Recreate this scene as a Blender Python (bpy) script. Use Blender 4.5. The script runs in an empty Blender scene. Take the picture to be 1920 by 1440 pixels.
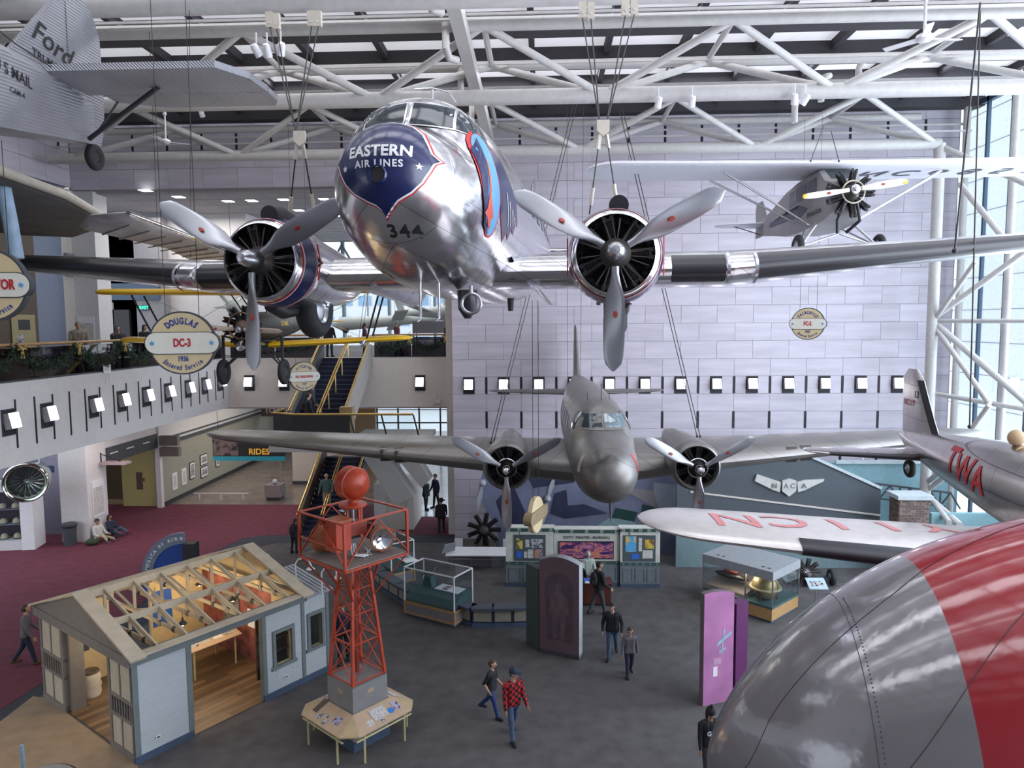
import bpy, bmesh, math, random
from mathutils import Vector, Matrix
from mathutils.bvhtree import BVHTree
random.seed(7)
SC = bpy.context.scene
COL = SC.collection
PI = math.pi
R = math.radians
# ------------------------------------------------------------------ camera
EYE = Vector((0, 0, 9.4)); FPX = 1350.0
YAW, PIT, ROLL = R(2.42), R(4.87), R(0.40)
fw = Vector((-math.sin(YAW)*math.cos(PIT), math.cos(YAW)*math.cos(PIT), -math.sin(PIT)))
r0 = Vector((math.cos(YAW), math.sin(YAW), 0)); u0 = r0.cross(fw)
RT = r0*math.cos(ROLL) - u0*math.sin(ROLL); UP = u0*math.cos(ROLL) + r0*math.sin(ROLL)
cam_d = bpy.data.cameras.new('camera'); cam = bpy.data.objects.new('camera', cam_d); COL.objects.link(cam)
cam_d.sensor_fit = 'HORIZONTAL'; cam_d.sensor_width = 36.0; cam_d.lens = 36.0*FPX/1920.0
cam_d.clip_start = 0.1; cam_d.clip_end = 400
M3 = Matrix((RT, UP, -fw)).transposed()
cam.matrix_world = Matrix.Translation(EYE) @ M3.to_4x4()
SC.camera = cam
def _ray(px, py): return fw*FPX + RT*(px-960) + UP*(720-py)
def PY(px, py, y): d = _ray(px, py); return EYE + d*(y/d.y)
def PZ(px, py, z=0.0): d = _ray(px, py); return EYE + d*((z-EYE.z)/d.z)
def PXX(px, py, x): d = _ray(px, py); return EYE + d*(x/d.x)
# ------------------------------------------------------------------ world and light
SC.view_settings.view_transform = 'Standard'; SC.view_settings.look = 'None'
SC.view_settings.exposure = 1.15; SC.view_settings.gamma = 1.0; SC.view_settings.use_curve_mapping = False
w = bpy.data.worlds.new('sky'); SC.world = w; w.use_nodes = True
bg = w.node_tree.nodes['Background']; bg.inputs[0].default_value = (0.80, 0.89, 1.0, 1); bg.inputs[1].default_value = 1.15
def area(name, loc, rot, sx, sy, power, col, spread=180):
    l = bpy.data.lights.new(name, 'AREA'); l.shape = 'RECTANGLE'; l.size = sx; l.size_y = sy
    l.energy = power; l.color = col; l.spread = R(spread)
    o = bpy.data.objects.new(name, l); o.location = loc; o.rotation_euler = rot; COL.objects.link(o); return o
# daylight through the glass side wall and through the roof lights
area('window_daylight', (17.6, 11, 10.5), (0, R(90), 0), 15, 34, 5000, (0.80, 0.88, 1.0))
for k in range(7):
    area('rooflight_daylight', (0, 1.15+4.125*k, 18.15), (0, 0, 0), 30, 1.4, 330, (0.93, 0.93, 1.0))
# ------------------------------------------------------------------ materials
MATS = {}
def mat(name, col, rough=0.6, metal=0.0, var=0.08, scale=6.0, bump=0.0, bscale=None, emit=0.0, ecol=None, alpha=1.0, trans=0.0, coat=0.0, spec=0.5, stretch=(1,1,1), detail=3.0):
    if name in MATS: return MATS[name]
    m = bpy.data.materials.new(name); m.use_nodes = True
    nt = m.node_tree; N = nt.nodes; L = nt.links; b = N['Principled BSDF']
    tc = N.new('ShaderNodeTexCoord'); mp = N.new('ShaderNodeMapping'); mp.inputs['Scale'].default_value = stretch
    L.new(tc.outputs['Object'], mp.inputs['Vector'])
    no = N.new('ShaderNodeTexNoise'); no.inputs['Scale'].default_value = scale; no.inputs['Detail'].default_value = detail
    L.new(mp.outputs['Vector'], no.inputs['Vector'])
    cr = N.new('ShaderNodeValToRGB'); e = cr.color_ramp.elements
    e[0].position = 0.3; e[1].position = 0.7
    e[0].color = tuple(max(0, c*(1-var)) for c in col)+(1,); e[1].color = tuple(min(1, c*(1+var)) for c in col)+(1,)
    L.new(no.outputs['Fac'], cr.inputs['Fac']); L.new(cr.outputs['Color'], b.inputs['Base Color'])
    b.inputs['Roughness'].default_value = rough; b.inputs['Metallic'].default_value = metal
    b.inputs['Specular IOR Level'].default_value = spec
    if coat: b.inputs['Coat Weight'].default_value = coat; b.inputs['Coat Roughness'].default_value = 0.08
    if bump:
        n2 = N.new('ShaderNodeTexNoise'); n2.inputs['Scale'].default_value = bscale or scale*4
        L.new(mp.outputs['Vector'], n2.inputs['Vector'])
        bp = N.new('ShaderNodeBump'); bp.inputs['Strength'].default_value = bump; bp.inputs['Distance'].default_value = 0.02
        L.new(n2.outputs['Fac'], bp.inputs['Height']); L.new(bp.outputs['Normal'], b.inputs['Normal'])
    if emit:
        b.inputs['Emission Color'].default_value = (*(ecol or col), 1); b.inputs['Emission Strength'].default_value = emit
    if trans: b.inputs['Transmission Weight'].default_value = trans; b.inputs['IOR'].default_value = 1.05
    if alpha < 1: b.inputs['Alpha'].default_value = alpha
    MATS[name] = m; return m
def nodes_of(m): nt = m.node_tree; return nt, nt.nodes, nt.links, nt.nodes['Principled BSDF']
def srgb(r, g, b):
    f = lambda c: ((c/255+0.055)/1.055)**2.4 if c > 10 else c/255/12.92
    return (f(r), f(g), f(b))
# ------------------------------------------------------------------ mesh helpers
class MB:
    def __init__(s): s.v = []; s.f = []; s.m = []
    def add(s, vs, fs, mi=0):
        o = len(s.v); s.v += [tuple(p) for p in vs]; s.f += [tuple(i+o for i in f) for f in fs]; s.m += [mi]*len(fs); return s
    def box(s, x0, x1, y0, y1, z0, z1, M=None, mi=0):
        vs = [Vector(p) for p in ((x0,y0,z0),(x1,y0,z0),(x1,y1,z0),(x0,y1,z0),(x0,y0,z1),(x1,y0,z1),(x1,y1,z1),(x0,y1,z1))]
        if M: vs = [M @ p for p in vs]
        return s.add(vs, ((3,2,1,0),(4,5,6,7),(0,1,5,4),(1,2,6,5),(2,3,7,6),(3,0,4,7)), mi)
    def beam(s, p, q, w, h, up=(0,0,1), mi=0):
        p = Vector(p); q = Vector(q); d = q-p; L = d.length; d.normalize(); up = Vector(up)
        if abs(d.dot(up)) > 0.99: up = Vector((1, 0, 0))
        x = d.cross(up).normalized(); z = x.cross(d)
        M = Matrix((x, d, z)).transposed().to_4x4(); M.translation = p
        return s.box(-w/2, w/2, 0, L, -h/2, h/2, M, mi)
    def tube(s, p, q, r, n=10, r2=None, cap=True, mi=0):
        p = Vector(p); q = Vector(q); r2 = r if r2 is None else r2
        return s.path([p, q], [r, r2], n, cap, mi)
    def path(s, pts, rad, n=8, cap=True, mi=0):
        pts = [Vector(p) for p in pts]; k = len(pts)
        if not isinstance(rad, (list, tuple)): rad = [rad]*k
        rings = []; ref = None
        for i, p in enumerate(pts):
            d = (pts[min(i+1, k-1)]-pts[max(i-1, 0)]).normalized()
            if ref is None: ref = Vector((0,0,1)) if abs(d.z) < 0.9 else Vector((1,0,0))
            a = d.cross(ref)
            if a.length < 1e-4: a = d.orthogonal()
            a.normalize(); b = a.cross(d); ref = b
            rings.append([p + (a*math.cos(t)+b*math.sin(t))*rad[i] for t in (2*PI*j/n for j in range(n))])
        return s.loft(rings, cap, mi)
    def loft(s, rings, cap=True, mi=0, closed=True):
        n = len(rings[0]); vs = [p for r in rings for p in r]; fs = []
        for i in range(len(rings)-1):
            for j in range(n if closed else n-1):
                a = i*n+j; b = i*n+(j+1) % n; fs.append((a, b, b+n, a+n))
        if cap and closed: fs.append(tuple(range(n-1, -1, -1))); fs.append(tuple((len(rings)-1)*n+j for j in range(n)))
        return s.add(vs, fs, mi)
    def lathe(s, prof, M=None, n=24, mi=0, a0=0, a1=2*PI):   # prof: (r, h) about local z
        M = M or Matrix(); full = abs(a1-a0-2*PI) < 1e-6
        k = n if full else n+1; vs = []; fs = []
        for r, h in prof:
            for j in range(k):
                t = a0+(a1-a0)*j/n; vs.append(M @ Vector((r*math.cos(t), r*math.sin(t), h)))
        for i in range(len(prof)-1):
            for j in range(n):
                a = i*k+j; b = i*k+((j+1) % k if full else j+1); fs.append((a, b, b+k, a+k))
        return s.add(vs, fs, mi)
    def prism(s, poly, z0, z1, M=None, mi=0):      # poly in local xy, extruded along local z
        M = M or Matrix(); n = len(poly)
        vs = [M @ Vector((x, y, z0)) for x, y in poly]+[M @ Vector((x, y, z1)) for x, y in poly]
        fs = [tuple(range(n-1, -1, -1)), tuple(range(n, 2*n))]+[(i, (i+1) % n, (i+1) % n+n, i+n) for i in range(n)]
        return s.add(vs, fs, mi)
    def ball(s, c, r, n=12, k=8, sc=(1,1,1), mi=0):
        prof = [(math.sin(PI*i/k)*r, -math.cos(PI*i/k)*r) for i in range(k+1)]
        prof[0] = (1e-4, -r); prof[-1] = (1e-4, r)
        return s.lathe(prof, Matrix.Translation(c) @ Matrix.Diagonal((*sc, 1)), n, mi)
    def mesh(s, name, smooth=None):
        me = bpy.data.meshes.new(name); me.from_pydata(s.v, [], s.f)
        if any(s.m): me.polygons.foreach_set('material_index', s.m)
        me.update(); bm = bmesh.new(); bm.from_mesh(me); bmesh.ops.recalc_face_normals(bm, faces=bm.faces); bm.to_mesh(me); bm.free()
        if smooth:
            me.polygons.foreach_set('use_smooth', [True]*len(me.polygons)); me.set_sharp_from_angle(angle=R(smooth))
        return me
    def build(s, name, m, parent=None, smooth=None, loc=None):
        return link(name, s.mesh(name, smooth), m, parent, loc)
def link(name, me, m=None, parent=None, loc=None):
    o = bpy.data.objects.new(name, me); COL.objects.link(o)
    if m is not None and me is not None and len(me.materials) == 0:
        for x in (m if isinstance(m, (list, tuple)) else [m]): me.materials.append(x)
    if parent: o.parent = parent
    if loc: o.location = loc
    return o
def tag(o, label, cat=None, group=None, kind=None):
    if label: o['label'] = label
    if cat: o['category'] = cat
    if group: o['group'] = group
    if kind: o['kind'] = kind
    return o
def thing(name, label, cat, loc=(0,0,0), rz=0.0, group=None, rot=None):
    o = bpy.data.objects.new(name, None); COL.objects.link(o); o.location = loc
    o.rotation_euler = rot or (0, 0, rz); o.empty_display_size = 0.2
    return tag(o, label, cat, group)
def struct(o): o['kind'] = 'structure'; return o
def sthing(name): o = bpy.data.objects.new(name, None); COL.objects.link(o); return struct(o)
def kids(o): return [c for c in bpy.data.objects if c.parent == o]
def copy_tree(o, parent=None, children=None):
    c = o.copy(); COL.objects.link(c); c.parent = parent
    for ch in (o.children): copy_tree(ch, c)
    return c
def text_mesh(s, size, bold=0.0, depth=0.004, align='CENTER', space=1.0, sx=1.0, res=3):
    cu = bpy.data.curves.new('t', 'FONT'); cu.body = s; cu.size = size; cu.align_x = align; cu.align_y = 'CENTER'
    cu.offset = bold*size; cu.extrude = depth; cu.space_character = space; cu.resolution_u = res
    o = bpy.data.objects.new('t', cu); COL.objects.link(o)
    me = bpy.data.meshes.new_from_object(o)
    bpy.data.objects.remove(o); bpy.data.curves.remove(cu); me.materials.clear()
    if sx != 1.0: me.transform(Matrix.Diagonal((sx, 1, 1, 1)))
    return me
def frame(o, x, y):      # matrix with origin o and in-plane axes x, y
    x = Vector(x).normalized(); y = Vector(y); z = x.cross(y).normalized(); y = z.cross(x)
    M = Matrix((x, y, z)).transposed().to_4x4(); M.translation = Vector(o); return M
def put_text(s, size, M, m, parent=None, name='lettering', **k):
    me = text_mesh(s, size, **k); me.transform(M); return link(name, me, m, parent)
def arc_text(s, size, rad, mid, M, m, parent, inside=False, step=None, name='lettering', **k):   # letters along an arc, one mesh
    bm = bmesh.new(); adv = step or size*0.62; n = len(s)
    for i, ch in enumerate(s):
        if ch == ' ': continue
        a = (i-(n-1)/2)*adv/rad; t = mid+(a if inside else -a)
        me = text_mesh(ch, size, **k)
        rot = t-PI/2 if not inside else t+PI/2
        me.transform(M @ Matrix.Translation((rad*math.cos(t), rad*math.sin(t), 0)) @ Matrix.Rotation(rot, 4, 'Z'))
        bm.from_mesh(me); bpy.data.meshes.remove(me)
    me = bpy.data.meshes.new(name); bm.to_mesh(me); bm.free(); return link(name, me, m, parent)
def bvh_of(me): return BVHTree.FromPolygons([v.co for v in me.vertices], [tuple(p.vertices) for p in me.polygons])
def conform(me, M, bvh, direc, off=0.006, step=0.05):
    """flat mesh (local xy) cut into a fine grid, carried by M and dropped along direc on a surface"""
    bm = bmesh.new(); bm.from_mesh(me)
    xs = [v.co.x for v in bm.verts]; ys = [v.co.y for v in bm.verts]
    for ax, lo, hi in ((0, min(xs), max(xs)), (1, min(ys), max(ys))):
        c = lo+step
        while c < hi:
            no = Vector((1,0,0)) if ax == 0 else Vector((0,1,0))
            bmesh.ops.bisect_plane(bm, geom=bm.verts[:]+bm.edges[:]+bm.faces[:], plane_co=no*c, plane_no=no); c += step
    d = Vector(direc).normalized(); bad = []
    for v in bm.verts:
        p = M @ Vector((v.co.x, v.co.y, 0)); h, nrm, i, dist = bvh.ray_cast(p, d)
        if h is None: bad.append(v); continue
        if nrm.dot(d) > 0: nrm = -nrm
        v.co = h + nrm*off
    bmesh.ops.delete(bm, geom=bad, context='VERTS')
    out = bpy.data.meshes.new('decal'); bm.to_mesh(out); bm.free()
    out.polygons.foreach_set('use_smooth', [True]*len(out.polygons)); return out
def poly_mesh(poly):
    bm = bmesh.new(); vs = [bm.verts.new((x, y, 0)) for x, y in poly]; bm.faces.new(vs)
    bmesh.ops.triangulate(bm, faces=bm.faces[:]); me = bpy.data.meshes.new('poly'); bm.to_mesh(me); bm.free(); return me
def ellipse(rx, ry, n=32, cx=0, cy=0): return [(cx+rx*math.cos(2*PI*i/n), cy+ry*math.sin(2*PI*i/n)) for i in range(n)]
def star(r, n=5, cx=0, cy=0): return [(cx+(r if i % 2 == 0 else r*0.42)*math.sin(PI*i/n), cy+(r if i % 2 == 0 else r*0.42)*math.cos(PI*i/n)) for i in range(2*n)]
def hermite(tab, y):        # smooth interpolation in a table of rows sorted by first column
    n = len(tab)
    if y <= tab[0][0]: return list(tab[0][1:])
    if y >= tab[-1][0]: return list(tab[-1][1:])
    for i in range(n-1):
        if tab[i][0] <= y <= tab[i+1][0]: break
    a, b = tab[i], tab[i+1]; h = b[0]-a[0]; t = (y-a[0])/h; out = []
    for c in range(1, len(a)):
        d = (b[c]-a[c])/h
        def slope(k):
            if k == 0 or k == n-1: return None
            d0 = (tab[k][c]-tab[k-1][c])/(tab[k][0]-tab[k-1][0]); d1 = (tab[k+1][c]-tab[k][c])/(tab[k+1][0]-tab[k][0])
            return 0 if d0*d1 <= 0 else 2*d0*d1/(d0+d1)
        m0 = slope(i); m1 = slope(i+1); m0 = d if m0 is None else m0; m1 = d if m1 is None else m1
        out.append((2*t**3-3*t*t+1)*a[c]+(t**3-2*t*t+t)*h*m0+(3*t*t-2*t**3)*b[c]+(t**3-t*t)*h*m1)
    return out
# ------------------------------------------------------------------ shared materials
def custom_marble(name, col, var, dark):
    m = mat(name, col, 0.55, var=var, scale=1.2, stretch=(0.35, 1, 3.2), detail=6.0)
    nt, N, L, b = nodes_of(m); oi = N.new('ShaderNodeObjectInfo'); mp = [n for n in N if n.type == 'MAPPING'][0]
    mul = N.new('ShaderNodeVectorMath'); mul.operation = 'SCALE'; mul.inputs[0].default_value = (31, 17, 53); L.new(oi.outputs['Random'], mul.inputs['Scale'])
    L.new(mul.outputs[0], mp.inputs['Location'])
    cr = [n for n in N if n.type == 'VALTORGB'][0]; hv = N.new('ShaderNodeHueSaturation'); L.new(cr.outputs[0], hv.inputs['Color'])
    mr = N.new('ShaderNodeMapRange'); mr.inputs[3].default_value = 1-dark; mr.inputs[4].default_value = 1+dark
    L.new(oi.outputs['Random'], mr.inputs[0]); L.new(mr.outputs[0], hv.inputs['Value']); L.new(hv.outputs[0], b.inputs['Base Color']); return m
MARBLE = custom_marble('marble', (0.50, 0.46, 0.52), 0.12, 0.04)
JOINT = mat('joint', (0.31, 0.285, 0.32), 0.9)
SLIT = mat('slit_black', (0.012, 0.012, 0.016), 0.6)
WHITE = mat('white_paint', (0.62, 0.60, 0.60), 0.6, var=0.04)
CREAM = mat('cream_paint', (0.58, 0.53, 0.48), 0.65, var=0.04)
STEEL = mat('white_steel', (0.50, 0.485, 0.47), 0.45, var=0.06)
ROOFD = mat('roof_dark', (0.035, 0.032, 0.038), 0.7)
BLACK = mat('black', (0.012, 0.012, 0.014), 0.5)
DGREY = mat('dark_grey', (0.05, 0.055, 0.065), 0.6)
BRASS = mat('brass', (0.62, 0.42, 0.14), 0.3, 0.85)
WOODRAIL = mat('rail_wood', (0.42, 0.24, 0.10), 0.4)
CARPET = mat('carpet_grey', (0.092, 0.086, 0.088), 0.95, var=0.22, scale=2.2, bump=0.5, bscale=160, detail=8)
CARPETR = mat('carpet_red', (0.115, 0.020, 0.040), 0.95, var=0.18, scale=3.0, bump=0.5, bscale=160, detail=8)
CARPETB = mat('carpet_border', (0.030, 0.034, 0.048), 0.95, var=0.12, scale=3.0)
TILE = mat('polished_tile', (0.20, 0.165, 0.145), 0.16, var=0.15, scale=1.2)
GREYW = mat('grey_wall', (0.26, 0.25, 0.27), 0.7, var=0.04)
SAGE = mat('gallery_wall', (0.30, 0.29, 0.24), 0.7, var=0.05)
YELW = mat('yellow_lit_wall', (0.46, 0.40, 0.17), 0.7, var=0.05)  # yellow light falling on this wall is put into its base colour
BLUEG = mat('blue_grey_wall', (0.20, 0.23, 0.31), 0.7, var=0.05)
BROWN = mat('brown_wall', (0.10, 0.075, 0.055), 0.7)
MULL = mat('mullion_blue', (0.05, 0.09, 0.14), 0.4, 0.3)
PAPER = mat('white_paper', (0.72, 0.72, 0.74), 0.7, var=0.03)
def glass(name, tint, mix, rough=0.03):
    if name in MATS: return MATS[name]
    m = bpy.data.materials.new(name); m.use_nodes = True; nt = m.node_tree; N = nt.nodes; L = nt.links; N.remove(N['Principled BSDF'])
    t = N.new('ShaderNodeBsdfTransparent'); t.inputs[0].default_value = (*tint, 1)
    g = N.new('ShaderNodeBsdfGlossy'); g.inputs['Roughness'].default_value = rough
    f = N.new('ShaderNodeLayerWeight'); f.inputs[0].default_value = 0.25
    mr = N.new('ShaderNodeMapRange'); mr.inputs[3].default_value = mix; mr.inputs[4].default_value = min(1, mix*4+0.1); L.new(f.outputs['Facing'], mr.inputs[0])
    x = N.new('ShaderNodeMixShader'); L.new(mr.outputs[0], x.inputs[0]); L.new(t.outputs[0], x.inputs[1]); L.new(g.outputs[0], x.inputs[2])
    L.new(x.outputs[0], N['Material Output'].inputs[0]); MATS[name] = m; return m
GLASS = glass('clear_glass', (0.93, 0.96, 0.97), 0.04)
GLASSD = glass('dark_reflecting_glass', (0.22, 0.20, 0.22), 0.05)  # dark reflections in the railing glass are put into its tint
LAMPW = mat('lamp_glow', (1, 1, 1), 0.5, emit=4.5, ecol=(0.96, 0.94, 1.0))
# ------------------------------------------------------------------ floor
D = 30.7
fl = struct(MB().box(-40, 17.3, -8, 62, -0.3, 0).build('floor', CARPET))
def flat(name, pts, z, m, parent):
    mb = MB(); n = len(pts); mb.prism([(p[0], p[1]) for p in pts], z-0.002, z); return mb.build(name, m, parent)
curve = [PZ(*p) for p in ((851, 1003), (640, 1003), (500, 1004), (455, 1010), (405, 1033), (330, 1080), (200, 1185), (83, 1278), (0, 1332))]
curve2 = [PZ(*p) for p in ((851, 1017), (640, 1018), (520, 1018), (470, 1028), (425, 1050), (350, 1100), (225, 1215), (83, 1300), (0, 1360))]
lf = [(-40, 15), (-40, 36.4), (-3.9, 36.4)]
flat('carpet_border', [(p.x, p.y) for p in curve2]+[(-40, 14.6), (-40, 36.2), (-3.85, 36.2)], 0.005, CARPETB, fl)
flat('carpet_red', [(p.x, p.y) for p in curve]+lf, 0.010, CARPETR, fl)
flat('floor_tile', [(-40, 36.4), (-3.85, 36.4), (-3.85, 62), (-40, 62)], 0.012, TILE, fl)
flat('floor_tile', [(-6.4, 34.2), (-3.85, 34.2), (-3.85, 36.5), (-6.4, 36.5)], 0.016, mat('entry_tile', (0.42, 0.42, 0.46), 0.12, var=0.2, scale=1.0), fl)
TAN = mat('tan_mat', (0.23, 0.17, 0.115), 0.8, var=0.14, scale=2.5, detail=6)
ap = [PZ(*p) for p in ((-60, 1400), (62, 1306), (88, 1310), (258, 1436), (270, 1470), (150, 1600), (-60, 1600))]
flat('entrance_mat', [(p.x, p.y) for p in ap], 0.012, TAN, fl)
# ------------------------------------------------------------------ back wall of marble slabs
wb = struct(MB().box(-3.85, 17.0, D+0.04, D+0.6, 0, 18.9).build('wall_back', JOINT))
CH = 0.745; Z0 = 7.09; XL = PY(879, 720, D).x
slabs = {}; NSL = [0]; extra = MB()
SLITROWS = {-1: 1, -3: 0, -5: 0, -8: 0, 13: 0}
def slab(x0, x1, z0, z1, parent, axis='x', pos=D, rest=False):
    g = 0.006; w_, h_ = round(x1-x0-2*g, 3), round(z1-z0-2*g, 3)
    if w_ < 0.03 or h_ < 0.03: return
    if rest: extra.box(x0+g, x1-g, pos, pos+0.04, z0+g, z1-g); return
    k = (w_, h_)
    if k not in slabs: slabs[k] = MB().box(-w_/2, w_/2, 0, 0.04, -h_/2, h_/2).mesh('slab'); slabs[k].materials.append(MARBLE)
    o = link('slab', slabs[k], None, parent); NSL[0] += 1
    if axis == 'x': o.location = ((x0+x1)/2, pos+random.uniform(-0.002, 0.002), (z0+z1)/2)
    else: o.location = (pos, (x0+x1)/2, (z0+z1)/2); o.rotation_euler = (0, 0, R(90))
slitm = []
for row in range(-10, 15):
    zb, zt = Z0+row*CH, Z0+(row+1)*CH
    zb = max(zb, 0)
    if zt <= 0: continue
    hidden = (row in (5, 6, 7, 8, 9, 10))
    if row in SLITROWS:
        x = XL-0.75; 
        while x < 16.9:
            a, b = max(x+0.05, -3.85), min(x+1.5-0.05, 16.95)
            if row == -1 and x+0.75 < 15.5:
                c = x+0.75
                slab(a, c-0.25, zb, zt, wb); slab(c+0.25, b, zb, zt, wb)
            else: slab(a, b, zb, zt, wb, rest=row < -5)
            slitm.append((x, zb, zt)); x += 1.5
    else:
        x = XL-0.75-(0.75 if row % 2 else 0)-1.5
        while x < 16.9:
            a, b = max(x, -3.85), min(x+1.5, 16.95)
            behind = (row < -4 and x > -2.5) or (1 <= row <= 3 and x < 3) or (row in (4, 5, 6) and x < 0)
            if b > a: slab(a, b, zb, zt, wb, rest=behind or NSL[0] > 290)
            x += 1.5
for row in range(4):                       # band above the wide opening on the left
    zb = 15.2 if row == 0 else Z0+(row+11)*CH; zt = Z0+(row+12)*CH
    x = XL-0.75-(0.75 if row % 2 else 0)-18
    while x < -3.9:
        a, b = max(x, -20.2), min(x+1.5, -3.86)
        if b > a:
            if row == 2: slab(a+0.05, b-0.05, zb, zt, wb, rest=NSL[0] > 298)
            else: slab(a, b, zb, zt, wb, rest=NSL[0] > 298)
        x += 1.5
for row in range(3):
    zb = 15.3 if row == 0 else Z0+(row+11)*CH; zt = Z0+(row+12)*CH
    for k in range(13): slab(11.2+1.5*k, min(12.7+1.5*k, 30.7), zb, zt, wb, 'y', -20.2, rest=False) if k > 8 else None
e = extra.build('slab_courses', MARBLE, wb); e['kind'] = 'stuff'
MB().box(-20.3, -3.85, D+0.04, D+0.6, 15.2, 18.9).build('header_backing', JOINT, wb)
MB().box(-20.9, -20.24, 8, D, 15.3, 18.9).build('side_header_backing', JOINT, wb)
sm = MB().box(-0.045, 0.045, 0, 0.02, -CH/2+0.02, CH/2-0.02).mesh('slit'); sm.materials.append(SLIT)
for x, zb, zt in slitm:
    if -3.85 < x < 16.9: link('slit', sm, None, wb, (x, D+0.02, (zb+zt)/2))
for k in range(-11, 0): link('slit', sm, None, wb, (XL-0.75+1.5*k, D+0.02, Z0+13.5*CH))
for k in range(5): link('slit', sm, None, wb, (-20.15, 24.0+1.5*k, Z0+13.5*CH)).rotation_euler = (0, 0, R(90))
# side of the marble block beside the opening, upper part
struct(MB().box(-4.2, -3.86, D+0.6, 34, 0, 15.2).build('wall_opening_side', CREAM))
# ------------------------------------------------------------------ wall floodlights
def make_flood():
    t = thing('wall_floodlight', 'x', 'floodlight', group='recessed wall floodlights')
    MB().box(-0.235, 0.235, 0, 0.03, -0.36, 0.36).build('recess', SLIT, t)
    mb = MB()
    for a, b, c, d in ((-0.24, 0.24, 0.34, 0.365), (-0.24, 0.24, -0.365, -0.34), (-0.24, -0.22, -0.34, 0.34), (0.22, 0.24, -0.34, 0.34)): mb.box(a, b, -0.02, 0.03, c, d)
    mb.build('frame', DGREY, t)
    h = MB().box(-0.19, 0.19, -0.20, 0.0, -0.20, 0.24, Matrix.Rotation(R(-12), 4, 'X')).build('housing', mat('lamp_housing', (0.4, 0.39, 0.42), 0.5), t)
    MB().box(-0.175, 0.175, -0.215, -0.2, -0.185, 0.225, Matrix.Rotation(R(-12), 4, 'X')).build('lens', LAMPW, h)
    return t
fl0 = make_flood(); used = [False]
def put_flood(loc, rz, label):
    o = fl0 if not used[0] else copy_tree(fl0)
    used[0] = True; o.location = loc; o.rotation_euler = (0, 0, rz); o['label'] = label
ordn = ['first', 'second', 'third', 'fourth', 'fifth', 'sixth', 'seventh', 'eighth', 'ninth', 'tenth', 'eleventh', 'twelfth', 'thirteenth']
for k in range(13):
    put_flood((XL+1.5*k, D+0.0, Z0-CH/2), 0, 'glowing floodlight in marble wall row, %s from the left' % ordn[k])
# ------------------------------------------------------------------ left balcony and rear balcony
FX = -14.6; Z2 = 7.85; ZU = 5.56; YB = 32.8
wl = struct(MB().box(FX-0.3, FX, 2, YB, ZU, Z2).build('wall_balcony_left', WHITE))
struct(MB().box(-20.6, FX-0.3, 2, YB+0.3, 7.55, Z2-0.05).build('floor_upper_left', mat('upper_carpet', (0.10, 0.09, 0.09), 0.9)))
struct(MB().box(-20.6, FX-0.3, 2, YB+0.3, ZU, ZU+0.12).build('ceiling_under_balcony', GREYW))
wr = struct(MB().box(FX, -4.2, YB, YB+0.3, ZU, Z2).build('wall_balcony_rear', CREAM))
struct(MB().box(FX-6, -3.9, YB+0.3, 50, 7.55, Z2-0.05).build('floor_upper_rear', MATS['upper_carpet']))
struct(MB().box(-40, -3.9, YB+0.3, 50, ZU-0.1, ZU).build('ceiling_lower_rear', WHITE))
ys = []; k = 0
y0 = PXX(66.7, 792, FX).y; du = (PXX(281.7, 740, FX).y-y0)/8.0
for k in range(-4, 20):
    y = y0+du*k
    if y > YB-0.1: break
    MB().box(FX, FX+0.015, y-0.03, y+0.03, 6.02, 7.38).build('slit', SLIT, wl)
fy = [PXX(x, y, FX).y for x, y in ((15, 796), (87, 785), (175, 768), (227, 753), (273, 745), (314, 739), (352, 734), (383, 729), (412, 727))]
for k, y in enumerate(fy):
    put_flood((FX+0.02, y, 6.78), R(90), 'glowing floodlight in white balcony front, %s from the left edge' % ordn[k])
for px, lab in ((468, 'glowing floodlight in cream wall left of the stairs, left one'), (533, 'glowing floodlight behind the biplane wheel on cream wall'), (788, 'glowing floodlight in cream wall right of the stairs')):
    p = PY(px, 718, YB); put_flood((p.x, YB-0.02, p.z), 0, lab)
# rails
def rail(name, p, q, label, posts=6):
    p, q = Vector(p), Vector(q); t = thing(name, label, 'railing', p)
    d = q-p
    n = max(1, round(d.length/1.8)); nd = d.normalized()
    for i in range(n):
        a, b = d*(i/n)+nd*0.02, d*((i+1)/n)-nd*0.02
        MB().beam(a+Vector((0, 0, 0.47)), b+Vector((0, 0, 0.47)), 0.025, 0.92).build('glass_panel', GLASSD, t)
    MB().path([Vector((0,0,1.03)), d+Vector((0,0,1.03))], 0.045, 10).build('handrail', WOODRAIL, t, 40)
    MB().beam(Vector((0,0,0.02)), d+Vector((0,0,0.02)), 0.08, 0.06).build('base_channel', DGREY, t)
    return t
rail('glass_railing', (FX-0.12, 4, Z2), (FX-0.12, YB, Z2), 'dark reflecting glass railing with wooden handrail along the white balcony')
rail('glass_railing', (FX+0.1, YB+0.12, Z2), (-10.25, YB+0.12, Z2), 'dark reflecting glass railing behind the yellow biplane left of the stairs')
rail('glass_railing', (-7.75, YB+0.12, Z2), (-4.25, YB+0.12, Z2), 'dark reflecting glass railing with garland right of the stairs')
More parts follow.
